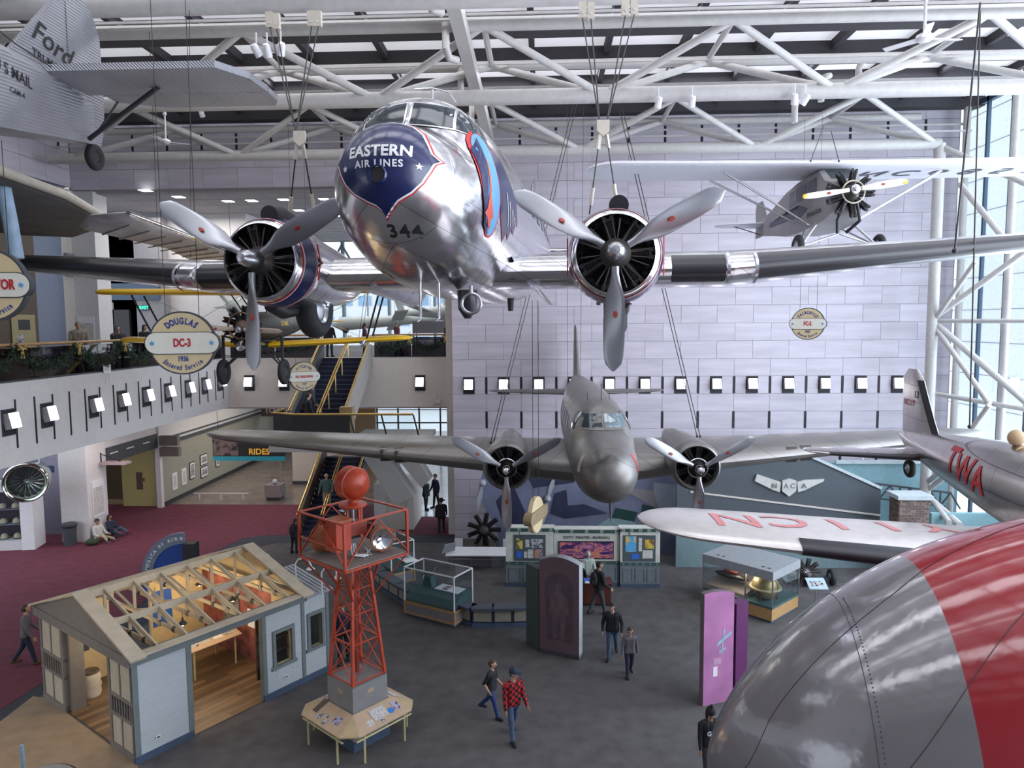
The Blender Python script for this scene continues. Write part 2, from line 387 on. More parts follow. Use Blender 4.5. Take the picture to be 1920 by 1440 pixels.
# ------------------------------------------------------------------ upper left side wall and rear hall
su = struct(MB().box(-20.9, -20.5, 28.6, 30.3, Z2-0.06, 15.3).build('wall_upper_left', BLUEG))
struct(MB().box(-20.9, -20.5, 30.3, 31.0, Z2-0.06, 15.3).build('wall_upper_left_beige', CREAM))
struct(MB().box(-20.9, -20.5, 4, 28.6, Z2-0.06, 15.3).build('wall_upper_left_brown', BROWN))
struct(MB().box(-20.9, -19.45, 31.0, 32.0, Z2-0.06, 15.2).build('wall_upper_column', WHITE))
struct(MB().box(-30, -20.9, 36.5, 36.8, Z2, 15.2).build('wall_upper_recess', GREYW))
struct(MB().box(-22.5, -19.4, 36.5, 37, Z2-0.06, 15.2).build('wall_upper_recess_grey', GREYW))
struct(MB().box(-20.9, -15.3, 37.2, 37.6, Z2-0.06, 15.2).build('wall_upper_white', WHITE))
struct(MB().box(-15.7, -15.3, 37.6, 50, Z2, 15.2).build('wall_upper_hall_side', WHITE))
ce = struct(MB().box(-40, -3.9, D+0.6, 50, 15.12, 15.4).build('ceiling_rear_hall', mat('hall_ceiling', (0.40, 0.38, 0.40), 0.8)))
DLIGHT = mat('downlight', (1, 1, 1), 0.5, emit=1.5, ecol=(0.9, 1.0, 0.95))
seam = MB()
for i in range(16): seam.box(-30+1.6*i, -29.985+1.6*i, D+0.7, 49.9, 15.112, 15.12)
for j in range(12): seam.box(-30, -4, 31.5+1.5*j, 31.515+1.5*j, 15.112, 15.12)
sj = seam.build('panel_joints', JOINT, ce); sj['kind'] = 'stuff'
dl = MB().box(-0.22, 0.22, -0.22, 0.22, -0.02, 0).mesh('downlight'); dl.materials.append(DLIGHT)
for px, py in ((532, 375), (608, 374), (428, 378), (472, 377), (335, 370), (273, 358), (560, 395), (500, 402), (590, 412), (640, 405), (440, 415)):
    p = PZ(px, py, 15.1); link('downlight', dl, None, ce, (p.x, p.y, 15.12))
# rear glazing, upper and lower
def glazed(name, x0, x1, y, z0, z1, nx, zs, mm, outer=True):
    t = sthing(name)
    for i in range(nx+1):
        x = x0+(x1-x0)*i/nx; MB().box(x-0.05, x+0.05, y-0.08, y+0.08, z0, z1).build('mullion', mm, t)
    for z in [z0, z1]+list(zs): MB().box(x0, x1, y-0.06, y+0.06, z-0.05, z+0.05).build('transom', mm, t)
    lv = [z0]+sorted(zs)+[z1]
    for i in range(nx):
        for a, b in zip(lv[:-1], lv[1:]):
            xa, xb = x0+(x1-x0)*i/nx+0.05, x0+(x1-x0)*(i+1)/nx-0.05
            MB().box(xa, xb, y-0.01, y+0.01, a+0.05, b-0.05).build('pane', GLASS, t)
    return t
wn = glazed('window_1', -15.3, -4.2, 50, Z2, 15.1, 7, (9.6, 11.6), STEEL)
mb = MB()
for i in range(4):
    x = -15.3+3.17*i
    mb.tube((x, 49.5, 12.0), (x+1.58, 49.5, 14.8), 0.08, 8); mb.tube((x+1.58, 49.5, 14.8), (x+3.17, 49.5, 12.0), 0.08, 8)
    mb.tube((x+1.58, 49.5, 8), (x+1.58, 49.5, 15), 0.09, 8)
mb.tube((-15.3, 49.5, 13.2), (-4.2, 49.5, 13.2), 0.07, 8)
mb.build('wind_brace', mat('brace_teal', (0.16, 0.24, 0.30), 0.5), wn)
glazed('window_2', -13.2, -4.2, 50.2, 0, ZU-0.1, 6, (2.4,), mat('door_frame', (0.03, 0.035, 0.045), 0.4))
# buildings seen through the rear glass
bl = thing('office_building', 'pale office block seen through the rear upper windows', 'building', (-16, 120, 0))
MB().box(-22, 20, 0, 12, 0, 20).build('wall', mat('office_pale', (0.62, 0.62, 0.63), 0.8), bl)
wmesh = MB().box(-1.1, 1.1, -0.1, 0, -0.8, 0.8).mesh('window'); wmesh.materials.append(mat('office_glass', (0.22, 0.33, 0.46), 0.3))
for i in range(13):
    for j in range(5): link('window', wmesh, None, bl, (-20+3.2*i, 0, 3+3.4*j))
bl2 = thing('stone_building', 'pale stone block seen through the ground-floor glass doors', 'building', (-18, 78, 0))
MB().box(-20, 24, 0, 8, 0, 7.4).build('wall', mat('stone_pale', (0.74, 0.74, 0.76), 0.8), bl2)
MB().box(-20, 24, -0.3, 0, 4.9, 5.3).build('cornice', MATS['stone_pale'], bl2)
struct(MB().box(-60, 40, 62, 160, -0.4, -0.1).build('ground_outside', mat('pavement', (0.5, 0.5, 0.5), 0.9)))
# ------------------------------------------------------------------ ground floor left
struct(MB().box(-40, -20.9, 31.0, 31.3, 0, ZU).build('wall_lower_left', mat('mauve_wall', (0.24, 0.22, 0.28), 0.7)))
struct(MB().box(-20.9, -19.68, 29.84, 31.25, 0, ZU).build('wall_lower_pier', WHITE))
struct(MB().box(-20.05, -19.7, 31.25, 35.65, 3.2, ZU).build('wall_lower_header', WHITE))
struct(MB().box(-25, -21.85, 37.5, 37.8, 0, ZU).build('wall_lower_dark', BROWN))
struct(MB().box(-21.85, -19.75, 36.0, 36.3, 0, ZU).build('wall_lower_yellow_lit', YELW))
struct(MB().box(-19.85, -19.60, 35.65, 35.9, 0, ZU).build('trim_post', WHITE))
gw = struct(MB().box(-20.05, -19.66, 35.9, 52, 0, 3.25).build('wall_gallery', SAGE))
struct(MB().box(-20.05, -19.66, 35.9, 52, 3.25, ZU).build('wall_gallery_upper', WHITE))
struct(MB().box(-19.66, -19.52, 35.9, 52, 3.22, 3.34).build('trim_1', DGREY))
struct(MB().box(-19.66, -19.58, 35.9, 52, 3.5, 3.56).build('trim_2', DGREY))
struct(MB().box(-19.66, -19.60, 35.9, 52, 0, 0.22).build('baseboard_gallery', BLACK))
struct(MB().box(-40, -13.2, 52, 52.3, 0, ZU).build('wall_gallery_end', CREAM))
struct(MB().box(-14.7, -12.2, 41.2, 41.5, 0, ZU).build('wall_photo', CREAM))
struct(MB().box(-14.7, -12.2, 41.1, 41.2, 0, 0.2).build('baseboard_photo', DGREY))
struct(MB().box(-12.2, -10.4, 44, 44.3, 0, ZU).build('wall_under_stairs', mat('amber_wall', (0.30, 0.20, 0.09), 0.7)))
# rear and unseen walls closing the hall behind the viewer
struct(MB().box(-21, 17.3, -8.3, -8, 0, 18.9).build('wall_rear', GREYW))
struct(MB().box(-21, -20.9, -8, 4, Z2, 18.9).build('wall_left_near', WHITE))
struct(MB().box(-40.3, -40, -8, 62, 0, ZU).build('wall_lower_far_left', GREYW))
# ------------------------------------------------------------------ glass side wall on the right
GX = 17.1
wg = sthing('window_3')
yy = D
for k in range(26):
    y = D-0.05-1.5*k
    if y < -8: break
    MB().box(GX+0.0, GX+0.12, y-0.06, y+0.06, 0, 17.9).build('mullion', MULL, wg)
    for a, b in ((0.1, 5.9), (5.9, 11.9), (11.9, 17.8)):
        if k < 7: MB().box(GX+0.08, GX+0.10, y-1.41, y-0.09, a, b).build('pane', GLASS, wg)
for z in (0.1, 17.85): MB().box(GX, GX+0.2, -8, D, z-0.1, z+0.1).build('transom', MULL, wg)
bo = thing('neighbour_building', 'pale panelled building outside the glass side wall', 'building', (27, 8, 0))
MB().box(0, 6, -6, 60, 0, 24).build('wall', mat('outside_stone', (0.78, 0.80, 0.82), 0.8), bo)
jm = MB()
for z in range(1, 12): jm.box(-0.02, 0, -6, 60, z*2.0-0.02, z*2.0+0.02)
jo = jm.build('joints', GREYW, bo); jo['kind'] = 'stuff'
# white columns inside the glass and their bracing
cw = sthing('trim_window_columns')
for y in (29.85, 26.85, 23.8): MB().tube((16.75, y, 0), (16.75, y, 18.2), 0.13, 12).build('column', STEEL, cw, 40)
br = MB()
mc = MB().tube((15.0, 28.45, 2.2), (15.0, 28.45, 16.0), 0.20, 16).build('main_column', STEEL, cw, 40)
def cb(a, b, r, ya=28.45, yb=26.0): MB().tube(PY(*a, ya), PY(*b, yb), r, 10).build('brace', STEEL, cw, 40)
for a, b, r in (((1752, 595), (1925, 470), 0.11), ((1752, 600), (1830, 490), 0.09), ((1752, 605), (1925, 755), 0.12), ((1752, 612), (1855, 757), 0.10),
                ((1752, 602), (1925, 602), 0.09), ((1752, 738), (1925, 768), 0.09), ((1765, 275), (1925, 345), 0.11), ((1800, 345), (1885, 450), 0.11),
                ((1738, 920), (1830, 850), 0.10), ((1738, 905), (1800, 850), 0.10), ((1738, 930), (1800, 985), 0.13), ((1738, 925), (1780, 980), 0.10), ((1760, 800+90), (1855, 760), 0.10)):
    cb(a, b, r)
# ------------------------------------------------------------------ roof: dark ribs, pale panels, tube trusses
rf = sthing('ceiling')
RP = mat('roof_panel', (0.66, 0.64, 0.66), 0.7, var=0.08, scale=0.7, emit=0.22, ecol=(0.9, 0.92, 1.0))  # faint emission stands in for daylight coming through the panels
for k in range(15):
    y = D-0.6-2.75*k
    if y < -8: break
    MB().box(-21, GX+0.2, y-0.45, y+0.1, 17.72, 18.3).build('roof_rib', ROOFD, rf)
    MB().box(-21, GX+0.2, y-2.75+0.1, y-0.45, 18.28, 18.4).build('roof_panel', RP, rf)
for k in range(16):
    x = -19.5+2.4*k
    MB().box(x-0.09, x+0.09, -8, D, 18.0, 18.28).build('cross_rib', ROOFD, rf)
TZ = 16.0
def truss(name, y, z, x0, x1, step, nodes0, rc=0.20, a=1.55, ht=1.42):
    t = sthing(name)
    MB().tube((x0, y, z), (x1, y, z), rc, 14).build('bottom_chord', STEEL, t, 40)
    for s in (-1, 1):
        MB().tube((x0, y+s*a, z+ht), (x1, y+s*a, z+ht), 0.15, 12).build('top_chord', STEEL, t, 40)
    x = nodes0
    while x < x1:
        for s in (-1, 1):
            for d in (-1, 1):
                xe = x+d*step/2
                if x0-1 < xe < x1+1: MB().tube((x, y, z), (xe, y+s*a, z+ht), 0.11, 10).build('diagonal', STEEL, t, 40)
        xe = x+step/2
        if xe < x1: MB().tube((xe, y-a, z+ht), (xe, y+a, z+ht), 0.09, 8).build('cross_tie', STEEL, t, 40)
        x += step
    return t
n1 = PY(1088, 277, 28.45).x; stp = PY(1418, 272, 28.45).x-n1
truss('trim_truss_1', 28.45, TZ, -19.5, 15.0, stp, n1-3*stp)
truss('trim_truss_2', 21.75, TZ, -19.5, 17.0, stp, n1-3*stp+0.3, 0.22)
truss('trim_truss_3', 15.2, TZ, -19.5, 17.0, stp, n1-3*stp+0.3, 0.22)
tr = sthing('trim_light_rails')
for y, z in ((30.0, 17.1), (29.6, 16.75), (26.4, 17.4), (25.0, 17.3), (22.9, 17.35), (19.3, 17.35), (18.2, 17.3), (24.9, 17.15), (19.2, 17.2)):
    MB().box(-20, 16.8, y-0.035, y+0.035, z-0.03, z+0.03).build('light_rail', STEEL, tr)
# a lengthwise beam with its pipe down the hall
lb = sthing('trim_spine')
MB().beam((-2.1, 12, 17.3), (-2.1, 29.8, 16.75), 0.34, 0.42).build('spine_beam', STEEL, lb)
for y in (16.5, 19.5, 23.0, 26.5, 29.0): MB().path([(-2.5, y, 17.3), (-2.5, y, 16.6), (-2.45, y+0.3, 16.45), (-2.25, y+0.5, 16.45)], 0.10, 10).build('pipe_bend', STEEL, lb, 40)
for px, py in ((1615, 130), (1545, 160), (1495, 200), (1710, 30)):
    p = PY(px, py, 24); MB().path([p+Vector((0.35, 0.5, 0.45)), p+Vector((0, 0, 0.25)), p+Vector((-0.08, 0, 0)), p+Vector((-0.08, 0, -0.5))], 0.10, 10).build('pipe_bend', STEEL, lb, 40)
# ------------------------------------------------------------------ aircraft materials and helpers
def metal_skin(name, col, rough, pan=(1.1, 0.55), wave=0.25, contrast=0.12):
    m = mat(name, col, rough, 1.0, var=0.06, scale=1.5)
    nt, N, L, b = nodes_of(m); tc = [n for n in N if n.type == 'TEX_COORD'][0]
    sx = N.new('ShaderNodeSeparateXYZ'); L.new(tc.outputs['Object'], sx.inputs[0])
    ad = N.new('ShaderNodeMath'); ad.operation = 'ADD'; L.new(sx.outputs['Z'], ad.inputs[0])
    mu = N.new('ShaderNodeMath'); mu.operation = 'MULTIPLY'; mu.inputs[1].default_value = 0.6; ab = N.new('ShaderNodeMath'); ab.operation = 'ABSOLUTE'
    L.new(sx.outputs['X'], ab.inputs[0]); L.new(ab.outputs[0], mu.inputs[0]); L.new(mu.outputs[0], ad.inputs[1])
    cx = N.new('ShaderNodeCombineXYZ'); L.new(sx.outputs['Y'], cx.inputs[0]); L.new(ad.outputs[0], cx.inputs[1])
    br = N.new('ShaderNodeTexBrick'); br.inputs['Scale'].default_value = 1.0; br.inputs['Brick Width'].default_value = pan[0]; br.inputs['Row Height'].default_value = pan[1]
    br.inputs['Mortar Size'].default_value = 0.006; br.inputs['Color1'].default_value = (1, 1, 1, 1); br.inputs['Color2'].default_value = (1-contrast*2,)*3+(1,); br.inputs['Mortar'].default_value = (0.45, 0.45, 0.45, 1)
    L.new(cx.outputs[0], br.inputs['Vector'])
    cr = [n for n in N if n.type == 'VALTORGB'][0]; mx = N.new('ShaderNodeMix'); mx.data_type = 'RGBA'; mx.blend_type = 'MULTIPLY'; mx.inputs[0].default_value = 1
    L.new(cr.outputs[0], mx.inputs[6]); L.new(br.outputs['Color'], mx.inputs[7]); L.new(mx.outputs[2], b.inputs['Base Color'])
    n2 = N.new('ShaderNodeTexNoise'); n2.inputs['Scale'].default_value = 2.2; n2.inputs['Detail'].default_value = 2.0; L.new(tc.outputs['Object'], n2.inputs['Vector'])
    bp = N.new('ShaderNodeBump'); bp.inputs['Strength'].default_value = wave; bp.inputs['Distance'].default_value = 0.05; L.new(n2.outputs[0], bp.inputs['Height']); L.new(bp.outputs[0], b.inputs['Normal'])
    mr = N.new('ShaderNodeMapRange'); mr.inputs[3].default_value = rough*0.7; mr.inputs[4].default_value = rough*1.4; L.new(no_ := [n for n in N if n.type == 'TEX_NOISE'][0].outputs[0], mr.inputs[0]); L.new(mr.outputs[0], b.inputs['Roughness'])
    return m
POL = metal_skin('polished_aluminium', (0.88, 0.88, 0.91), 0.19, contrast=0.09)
SAT = mat('satin_aluminium', (0.62, 0.63, 0.66), 0.30, 1.0, var=0.06, scale=3)
CHROME = mat('chrome', (0.85, 0.85, 0.87), 0.08, 1.0)
PROPM = mat('propeller_metal', (0.40, 0.41, 0.44), 0.36, 0.9, var=0.05, scale=2)
RUBBER = mat('rubber', (0.018, 0.018, 0.020), 0.7)
BOOT = mat('deicer_rubber', (0.022, 0.022, 0.028), 0.35)
ENG = mat('engine_black', (0.018, 0.017, 0.018), 0.5, 0.3)
ENGM = mat('engine_grey', (0.10, 0.09, 0.085), 0.45, 0.7)
ENGB = mat('engine_bronze', (0.16, 0.10, 0.07), 0.5, 0.5)
NAVY = mat('navy_paint', (0.008, 0.014, 0.075), 0.28, var=0.05, coat=0.25)
REDP = mat('red_paint', (0.46, 0.025, 0.030), 0.35, var=0.05)
WHTP = mat('white_gloss', (0.72, 0.72, 0.74), 0.35, var=0.03)
SKYB = mat('sky_blue_paint', (0.10, 0.30, 0.52), 0.35)
BLKP = mat('black_paint', (0.015, 0.015, 0.018), 0.45)
PANE = mat('cockpit_glass', (0.045, 0.055, 0.062), 0.12, 0.0, spec=0.4)
CABLE = mat('cable', (0.05, 0.045, 0.04), 0.5, 0.5)
def rings_from(tab, y0, y1, n, seg=40, warp=None):
    out = []
    for i in range(n+1):
        t = i/n; y = y0+(y1-y0)*(warp(t) if warp else t)
        w_, zt, zb, ex = hermite(tab, y); zc = (zt+zb)/2; h = (zt-zb)/2; r = []
        for j in range(seg):
            a = 2*PI*j/seg; c, s = math.cos(a), math.sin(a)
            r.append(Vector((math.copysign(abs(c)**(2/ex), c)*w_, y, zc+math.copysign(abs(s)**(2/ex), s)*h)))
        out.append(r)
    return out
def foil(x, yle, z, chord, th, n=14, camber=0.02, rng=None):
    up, lo = [], []
    for i in range(n+1):
        t = 0.5*(1-math.cos(PI*i/n)); t = t if rng is None else rng*t
        yt = 5*th*(0.2969*math.sqrt(t)-0.126*t-0.3516*t*t+0.2843*t**3-0.1036*t**4); c = camber*4*t*(1-t)
        up.append(Vector((x, yle+chord*t, z+chord*(c+yt)))); lo.append(Vector((x, yle+chord*t, z+chord*(c-yt))))
    return up, lo
def wing_mesh(secs, n=14, camber=0.02):
    mb = MB(); rings = []
    for x, yle, z, ch, th in secs:
        up, lo = foil(x, yle, z, ch, th, n, camber); rings.append(list(reversed(up))+lo[1:-1])
    return mb.loft(rings, True)
def boot_mesh(secs, frac=0.09, off=0.008, n=6, camber=0.02):
    mb = MB(); rings = []
    for x, yle, z, ch, th in secs:
        up, lo = foil(x, yle-off, z, ch*1.0, th*1.04, n, camber, frac)
        r = list(reversed(up))+lo[1:]; k = len(up)
        rings.append([p+Vector((0, 0, off if i < k-1 else (-off if i >= k else 0))) for i, p in enumerate(r)])
    return mb.loft(rings, False, closed=False)
def tipped(x0, y0, z0, c0, x1, y1, z1, c1, th0, th1, n=6, tip=5, round_=0.55):
    """wing sections from root to a rounded tip; the last 'round_' metres close like an ellipse"""
    out = []; sgn = 1 if x1 > x0 else -1; L = abs(x1-x0)
    for i in range(n+1):
        t = i/n*(1-round_/L); out.append((x0+(x1-x0)*t, y0+(y1-y0)*t, z0+(z1-z0)*t, c0+(c1-c0)*t, th0+(th1-th0)*t))
    for i in range(1, tip+1):
        a = i/tip*PI/2*0.97; t = 1-round_/L+round_/L*math.sin(a); k = math.cos(a)
        c = (c0+(c1-c0)*t); yl = y0+(y1-y0)*t
        out.append((x0+(x1-x0)*t, yl+c*(1-k)*0.45, z0+(z1-z0)*t, c*max(k, 0.12), (th0+(th1-th0)*t)))
    return out
def blade_mesh(Rad, width, root=0.055, twist0=55, twist1=18, r0=0.12, tipr=0.9):
    mb = MB(); rings = []; n = 14
    for i in range(n+1):
        t = i/n; r = r0*Rad+(Rad-r0*Rad)*t
        sw = max(0, min(1, (t-0.02)/0.30)); sw = sw*sw*(3-2*sw)
        wv = root*(1-sw)+width*0.5*sw*(1-0.28*max(0, (t-0.5)/0.5))
        if t > 0.86: wv *= math.sqrt(max(0.02, 1-((t-0.86)/0.14)**2))
        th = root*(1-sw)+sw*(0.042*(1-0.75*t))
        if t > 0.95: th *= 0.6
        a = R(twist0+(twist1-twist0)*min(1, t*1.3)); ring = []
        for j in range(14):
            q = 2*PI*j/14; x, y = math.cos(q)*wv, math.sin(q)*th
            ring.append(Vector((x*math.cos(a)-y*math.sin(a), x*math.sin(a)+y*math.cos(a), r)))
        rings.append(ring)
    return mb.loft(rings, True)
def propeller(parent, loc, Rad, width, nb=3, ang0=-90, metal=PROPM, dec=True, hubr=0.15, dome=True, hubm=None, twist=(58, 24), hand=1, tips=None):
    p = link('propeller', MB().lathe([(0.001, -0.34), (hubr*0.42, -0.33), (hubr*0.78, -0.25), (hubr*0.88, -0.12), (hubr, -0.06), (hubr, 0.14), (hubr*0.7, 0.2), (0.001, 0.2)] if dome else
             [(0.001, -0.14), (hubr*0.5, -0.13), (hubr*0.6, -0.05), (hubr, -0.04), (hubr, 0.1), (0.001, 0.12)], Matrix.Rotation(R(-90), 4, 'X'), 20).mesh('hub', 40), hubm or SAT, parent, loc)
    bm_ = blade_mesh(Rad, width, twist0=twist[0], twist1=twist[1]).mesh('blade', 60)
    if hand < 0: bm_.transform(Matrix.Diagonal((-1, 1, 1, 1))); bm_.flip_normals()
    bm_.materials.append(metal)
    for k in range(nb):
        o = link('blade', bm_, None, p); a = R(ang0+360/nb*k); o.rotation_euler = (0, R(90)-a, 0)
        if dec:
            M = Matrix.Translation((0, -0.065, Rad*0.52)) @ Matrix.Rotation(R(hand*(twist[0]+(twist[1]-twist[0])*0.6)), 4, 'Z') @ Matrix.Rotation(R(90), 4, 'X')
            MB().prism(ellipse(0.028, 0.05, 16), -0.03, 0.0, M).build('badge', mat('badge_red', (0.34, 0.05, 0.03), 0.4), o)
    return p
_cyl = {}
def cylinder_mesh(r, h, fins=9):
    k = (r, h, fins)
    if k not in _cyl:
        prof = [(r*0.8, 0)]
        for i in range(fins):
            z = h*(0.1+0.72*i/fins); dz = h*0.72/fins; prof += [(r*0.82, z), (r, z+dz*0.25), (r, z+dz*0.5), (r*0.82, z+dz*0.75)]
        prof += [(r*0.95, h*0.84), (r*0.9, h*0.97), (r*0.4, h), (0.001, h)]
        mb = MB().lathe(prof, None, 12)
        for s in (-1, 1): mb.box(s*r*0.55-r*0.28, s*r*0.55+r*0.28, -r*1.05, -r*0.3, h*0.82, h*1.06); mb.tube((s*r*0.62, -r*0.95, h*0.9), (s*r*0.4, -r*1.25, 0.0), r*0.12, 6)
        _cyl[k] = mb.mesh('cylinder', 40)
    return _cyl[k]
def radial(parent, loc, ncyl, rin, rout, m=ENG, cm=ENGM, rowm=None, rows=1, cr=None, name='engine'):
    e = link(name, MB().lathe([(0.001, -0.34), (rin*0.45, -0.33), (rin*0.62, -0.2), (rin*0.95, -0.12), (rin*1.05, 0.12), (rin*0.9, 0.3), (0.001, 0.3)], Matrix.Rotation(R(-90), 4, 'X'), 24).mesh('crankcase', 40), cm, parent, loc)
    me = cylinder_mesh(cr or (rout*0.19), rout-rin*0.9)
    me = me.copy(); me.materials.append(rowm or m)
    for q in range(rows):
        for k in range(ncyl):
            a = 2*PI*(k+0.5*q)/ncyl; o = link('cylinder', me, None, e, (rin*0.9*math.cos(a), 0.02+0.24*q, rin*0.9*math.sin(a))); o.rotation_euler = (0, PI/2-a, 0)
    return e
def wheel(parent, loc, Rad, wd, axis='X', hubm=None, name='wheel'):
    M = Matrix.Rotation(R(90), 4, 'Y') if axis == 'X' else Matrix.Rotation(R(90), 4, 'X')
    h = wd/2; prof = [(Rad*0.5, -h*0.8)]+[(Rad-h*0.9+h*0.9*math.cos(t), h*math.sin(t)) for t in [R(-80+160*i/10) for i in range(11)]]+[(Rad*0.5, h*0.8)]
    o = link(name, MB().lathe(prof, M, 28).mesh('tire', 50), RUBBER, parent, loc)
    MB().lathe([(0.001, -h*0.75), (Rad*0.15, -h*0.75), (Rad*0.45, -h*0.5), (Rad*0.53, -h*0.82), (Rad*0.53, h*0.82), (Rad*0.45, h*0.5), (Rad*0.15, h*0.75), (0.001, h*0.75)], M, 24).build('wheel_hub', hubm or SAT, o, 40)
    return o
def strut(parent, p, q, r, m, name='strut', flat=None):
    return MB().tube(p, q, r, 8).build(name, m, parent, 40)
def decal(parent, name, me, M, bvh, d, m, off=0.006, step=0.06):
    out = conform(me, M, bvh, d, off, step); bpy.data.meshes.remove(me); return link(name, out, m, parent)
# frames for surface lettering (text x, text y)
FRONT = lambda x, z, y=-6.0: frame((x, y, z), (1, 0, 0), (0, 0, 1))
# ================================================================== DC-3
def airliner_dc3():
    t = thing('twin_engine_airliner', 'large polished silver propeller airliner with blue nose, hung at the top centre', 'airplane', (-1.73, 10.95, 10.42), R(-5.2))
    tab = [(-2.32, 0.02, 0.90, 0.84, 2), (-2.29, 0.20, 1.07, 0.67, 2), (-2.18, 0.40, 1.24, 0.46, 2), (-1.95, 0.62, 1.42, 0.22, 2), (-1.6, 0.82, 1.52, -0.02, 2), (-1.15, 0.95, 1.58, -0.22, 2.1),
           (-0.74, 1.04, 2.06, -0.36, 2.25), (-0.42, 1.09, 2.19, -0.44, 2.2), (0.2, 1.17, 2.25, -0.52, 2.1), (2.0, 1.24, 2.30, -0.60, 2.1), (5.0, 1.25, 2.28, -0.6, 2.1), (8.0, 1.18, 2.22, -0.5, 2.1), (12, 0.92, 2.08, -0.05, 2), (15.5, 0.45, 1.8, 0.75, 2), (17.2, 0.1, 1.55, 1.2, 2)]
    rg = rings_from(tab, -2.32, 17.2, 70, 56, lambda q: q**1.9)
    me = MB().loft(rg, True).mesh('fuselage', 50); bv = bvh_of(me)
    f = link('fuselage', me, POL, t)
    dF = (0, 1, 0)
    # nose shield: outline as a polygon, mirrored
    half = [(0, 1.50), (0.16, 1.485), (0.33, 1.43), (0.47, 1.31), (0.555, 1.15), (0.60, 1.04), (0.70, 0.955), (0.63, 0.905), (0.585, 0.80), (0.50, 0.65), (0.37, 0.52), (0.20, 0.42), (0.09, 0.37), (0.03, 0.31), (0, 0.22)]
    def shield(k, dz=0):
        h = [(x*k*0.93, 0.93+(z-0.93)*k*0.90+dz) for x, z in half]; return h+[(-x, z) for x, z in reversed(h[1:-1])]
    for nm, k, m, off in (('nose_trim_red', 1.075, REDP, 0.004), ('nose_trim_white', 1.04, WHTP, 0.008), ('nose_shield', 1.0, NAVY, 0.012)):
        decal(t, nm, poly_mesh(list(reversed(shield(k)))), FRONT(0, 0), bv, dF, m, off, 0.05)
    MB().path([Vector((0, -1.40, 0.12)), Vector((0, -1.30, 0.02)), Vector((0, -1.15, -0.22))], [0.03, 0.02, 0.004], 6).build('nose_stripe', REDP, t)
    decal(t, 'lettering', text_mesh('EASTERN', 0.18, 0.035, 0, space=1.06), FRONT(0.0, 1.015), bv, dF, WHTP, 0.018, 0.04)
    decal(t, 'lettering', text_mesh('AIR LINES', 0.115, 0.026, 0, space=1.18), FRONT(0.0, 0.868), bv, dF, WHTP, 0.018, 0.04)
    for s in (-1, 1): decal(t, 'star', poly_mesh(list(reversed(star(0.045)))), FRONT(s*0.45, 0.85), bv, dF, WHTP, 0.018, 0.04)
    q = link('nose_port', MB().lathe([(0.115, -0.05), (0.115, 0.05), (0.10, 0.07), (0.09, 0.05), (0.09, -0.3), (0.001, -0.3)], frame((0, -2.285, 0.745), (1, 0, 0), (0, 0, 1)), 24).mesh('port', 50), NAVY, t)
    MB().lathe([(0.092, 0.045), (0.001, 0.043)], frame((0, -2.285, 0.745), (1, 0, 0), (0, 0, 1)), 24).build('opening', BLACK, q)
    # cockpit glazing
    P1 = [(0.05, 1.655), (0.62, 1.60), (0.60, 1.92), (0.05, 2.00)]; P2 = [(0.66, 1.59), (0.89, 1.53), (0.83, 1.80), (0.64, 1.905)]
    for s in (1, -1):
        for P in (P1, P2):
            pl = [(x*s, z) for x, z in P]
            g = [(sum(p[0] for p in pl)/4, sum(p[1] for p in pl)/4)]*4
            fr = [(c[0]+(p[0]-c[0])*1.10, c[1]+(p[1]-c[1])*1.16) for p, c in zip(pl, g)]
            decal(t, 'window_frame', poly_mesh(fr), FRONT(0, 0), bv, dF, SAT, 0.008, 0.08)
            decal(t, 'windshield', poly_mesh(pl), FRONT(0, 0), bv, dF, PANE, 0.014, 0.08)
        side = frame((s*4, 0, 0), (0, s, 0), (0, 0, 1)); dS = (-s, 0, 0)
        sp = [(-0.78, 1.48), (-0.36, 1.40), (-0.30, 1.80), (-0.62, 1.84)]
        decal(t, 'side_window', poly_mesh([(x*s, z) for x, z in sp]), side, bv, dS, PANE, 0.012, 0.08)
        for k in range(7):
            decal(t, 'cabin_window', poly_mesh([(s*(2.4+1.05*k), 1.05), (s*(2.95+1.05*k), 1.05), (s*(2.95+1.05*k), 1.42), (s*(2.4+1.05*k), 1.42)]), side, bv, dS, PANE, 0.01, 0.1)
        # side emblem: dark wing-shaped panel, light oval, red bird
        def sd(nm, pts, m, off, st=0.08): decal(t, nm, poly_mesh([((y*0.78-0.88)*s, z*0.76+0.46) for y, z in pts]), side, bv, dS, m, off, st)
        ov = [(0.42+0.46*math.cos(a)-0.22*math.sin(a)*0.9, 0.58+0.88*math.sin(a)) for a in [2*PI*i/28 for i in range(28)]]
        wg_ = [(0.55, 1.42), (1.5, 1.2), (2.5, 0.62), (2.75, 0.15), (2.5, 0.12), (2.42, -0.05), (2.15, 0.02), (2.05, -0.2), (1.8, -0.1), (1.65, -0.28), (1.35, -0.1), (1.1, 0.1)]
        gx = lambda P, k: [(1.2+(y-1.2)*k, 0.5+(z-0.5)*k) for y, z in P]
        sd('emblem_edge', gx(wg_, 1.05), REDP, 0.004); sd('emblem_wing', wg_, NAVY, 0.008)
        sd('emblem_edge', [(0.42+(y-0.42)*1.12, 0.58+(z-0.58)*1.05) for y, z in ov], REDP, 0.012); sd('emblem_oval', ov, SKYB, 0.016)
        sd('emblem_dark', [(y, z) for y, z in [(-0.12, 1.1), (0.15, 1.38), (0.22, 0.95), (0.24, 0.4), (0.3, -0.2), (0.55, -0.28), (0.2, -0.15), (-0.02, 0.3)]], NAVY, 0.020)
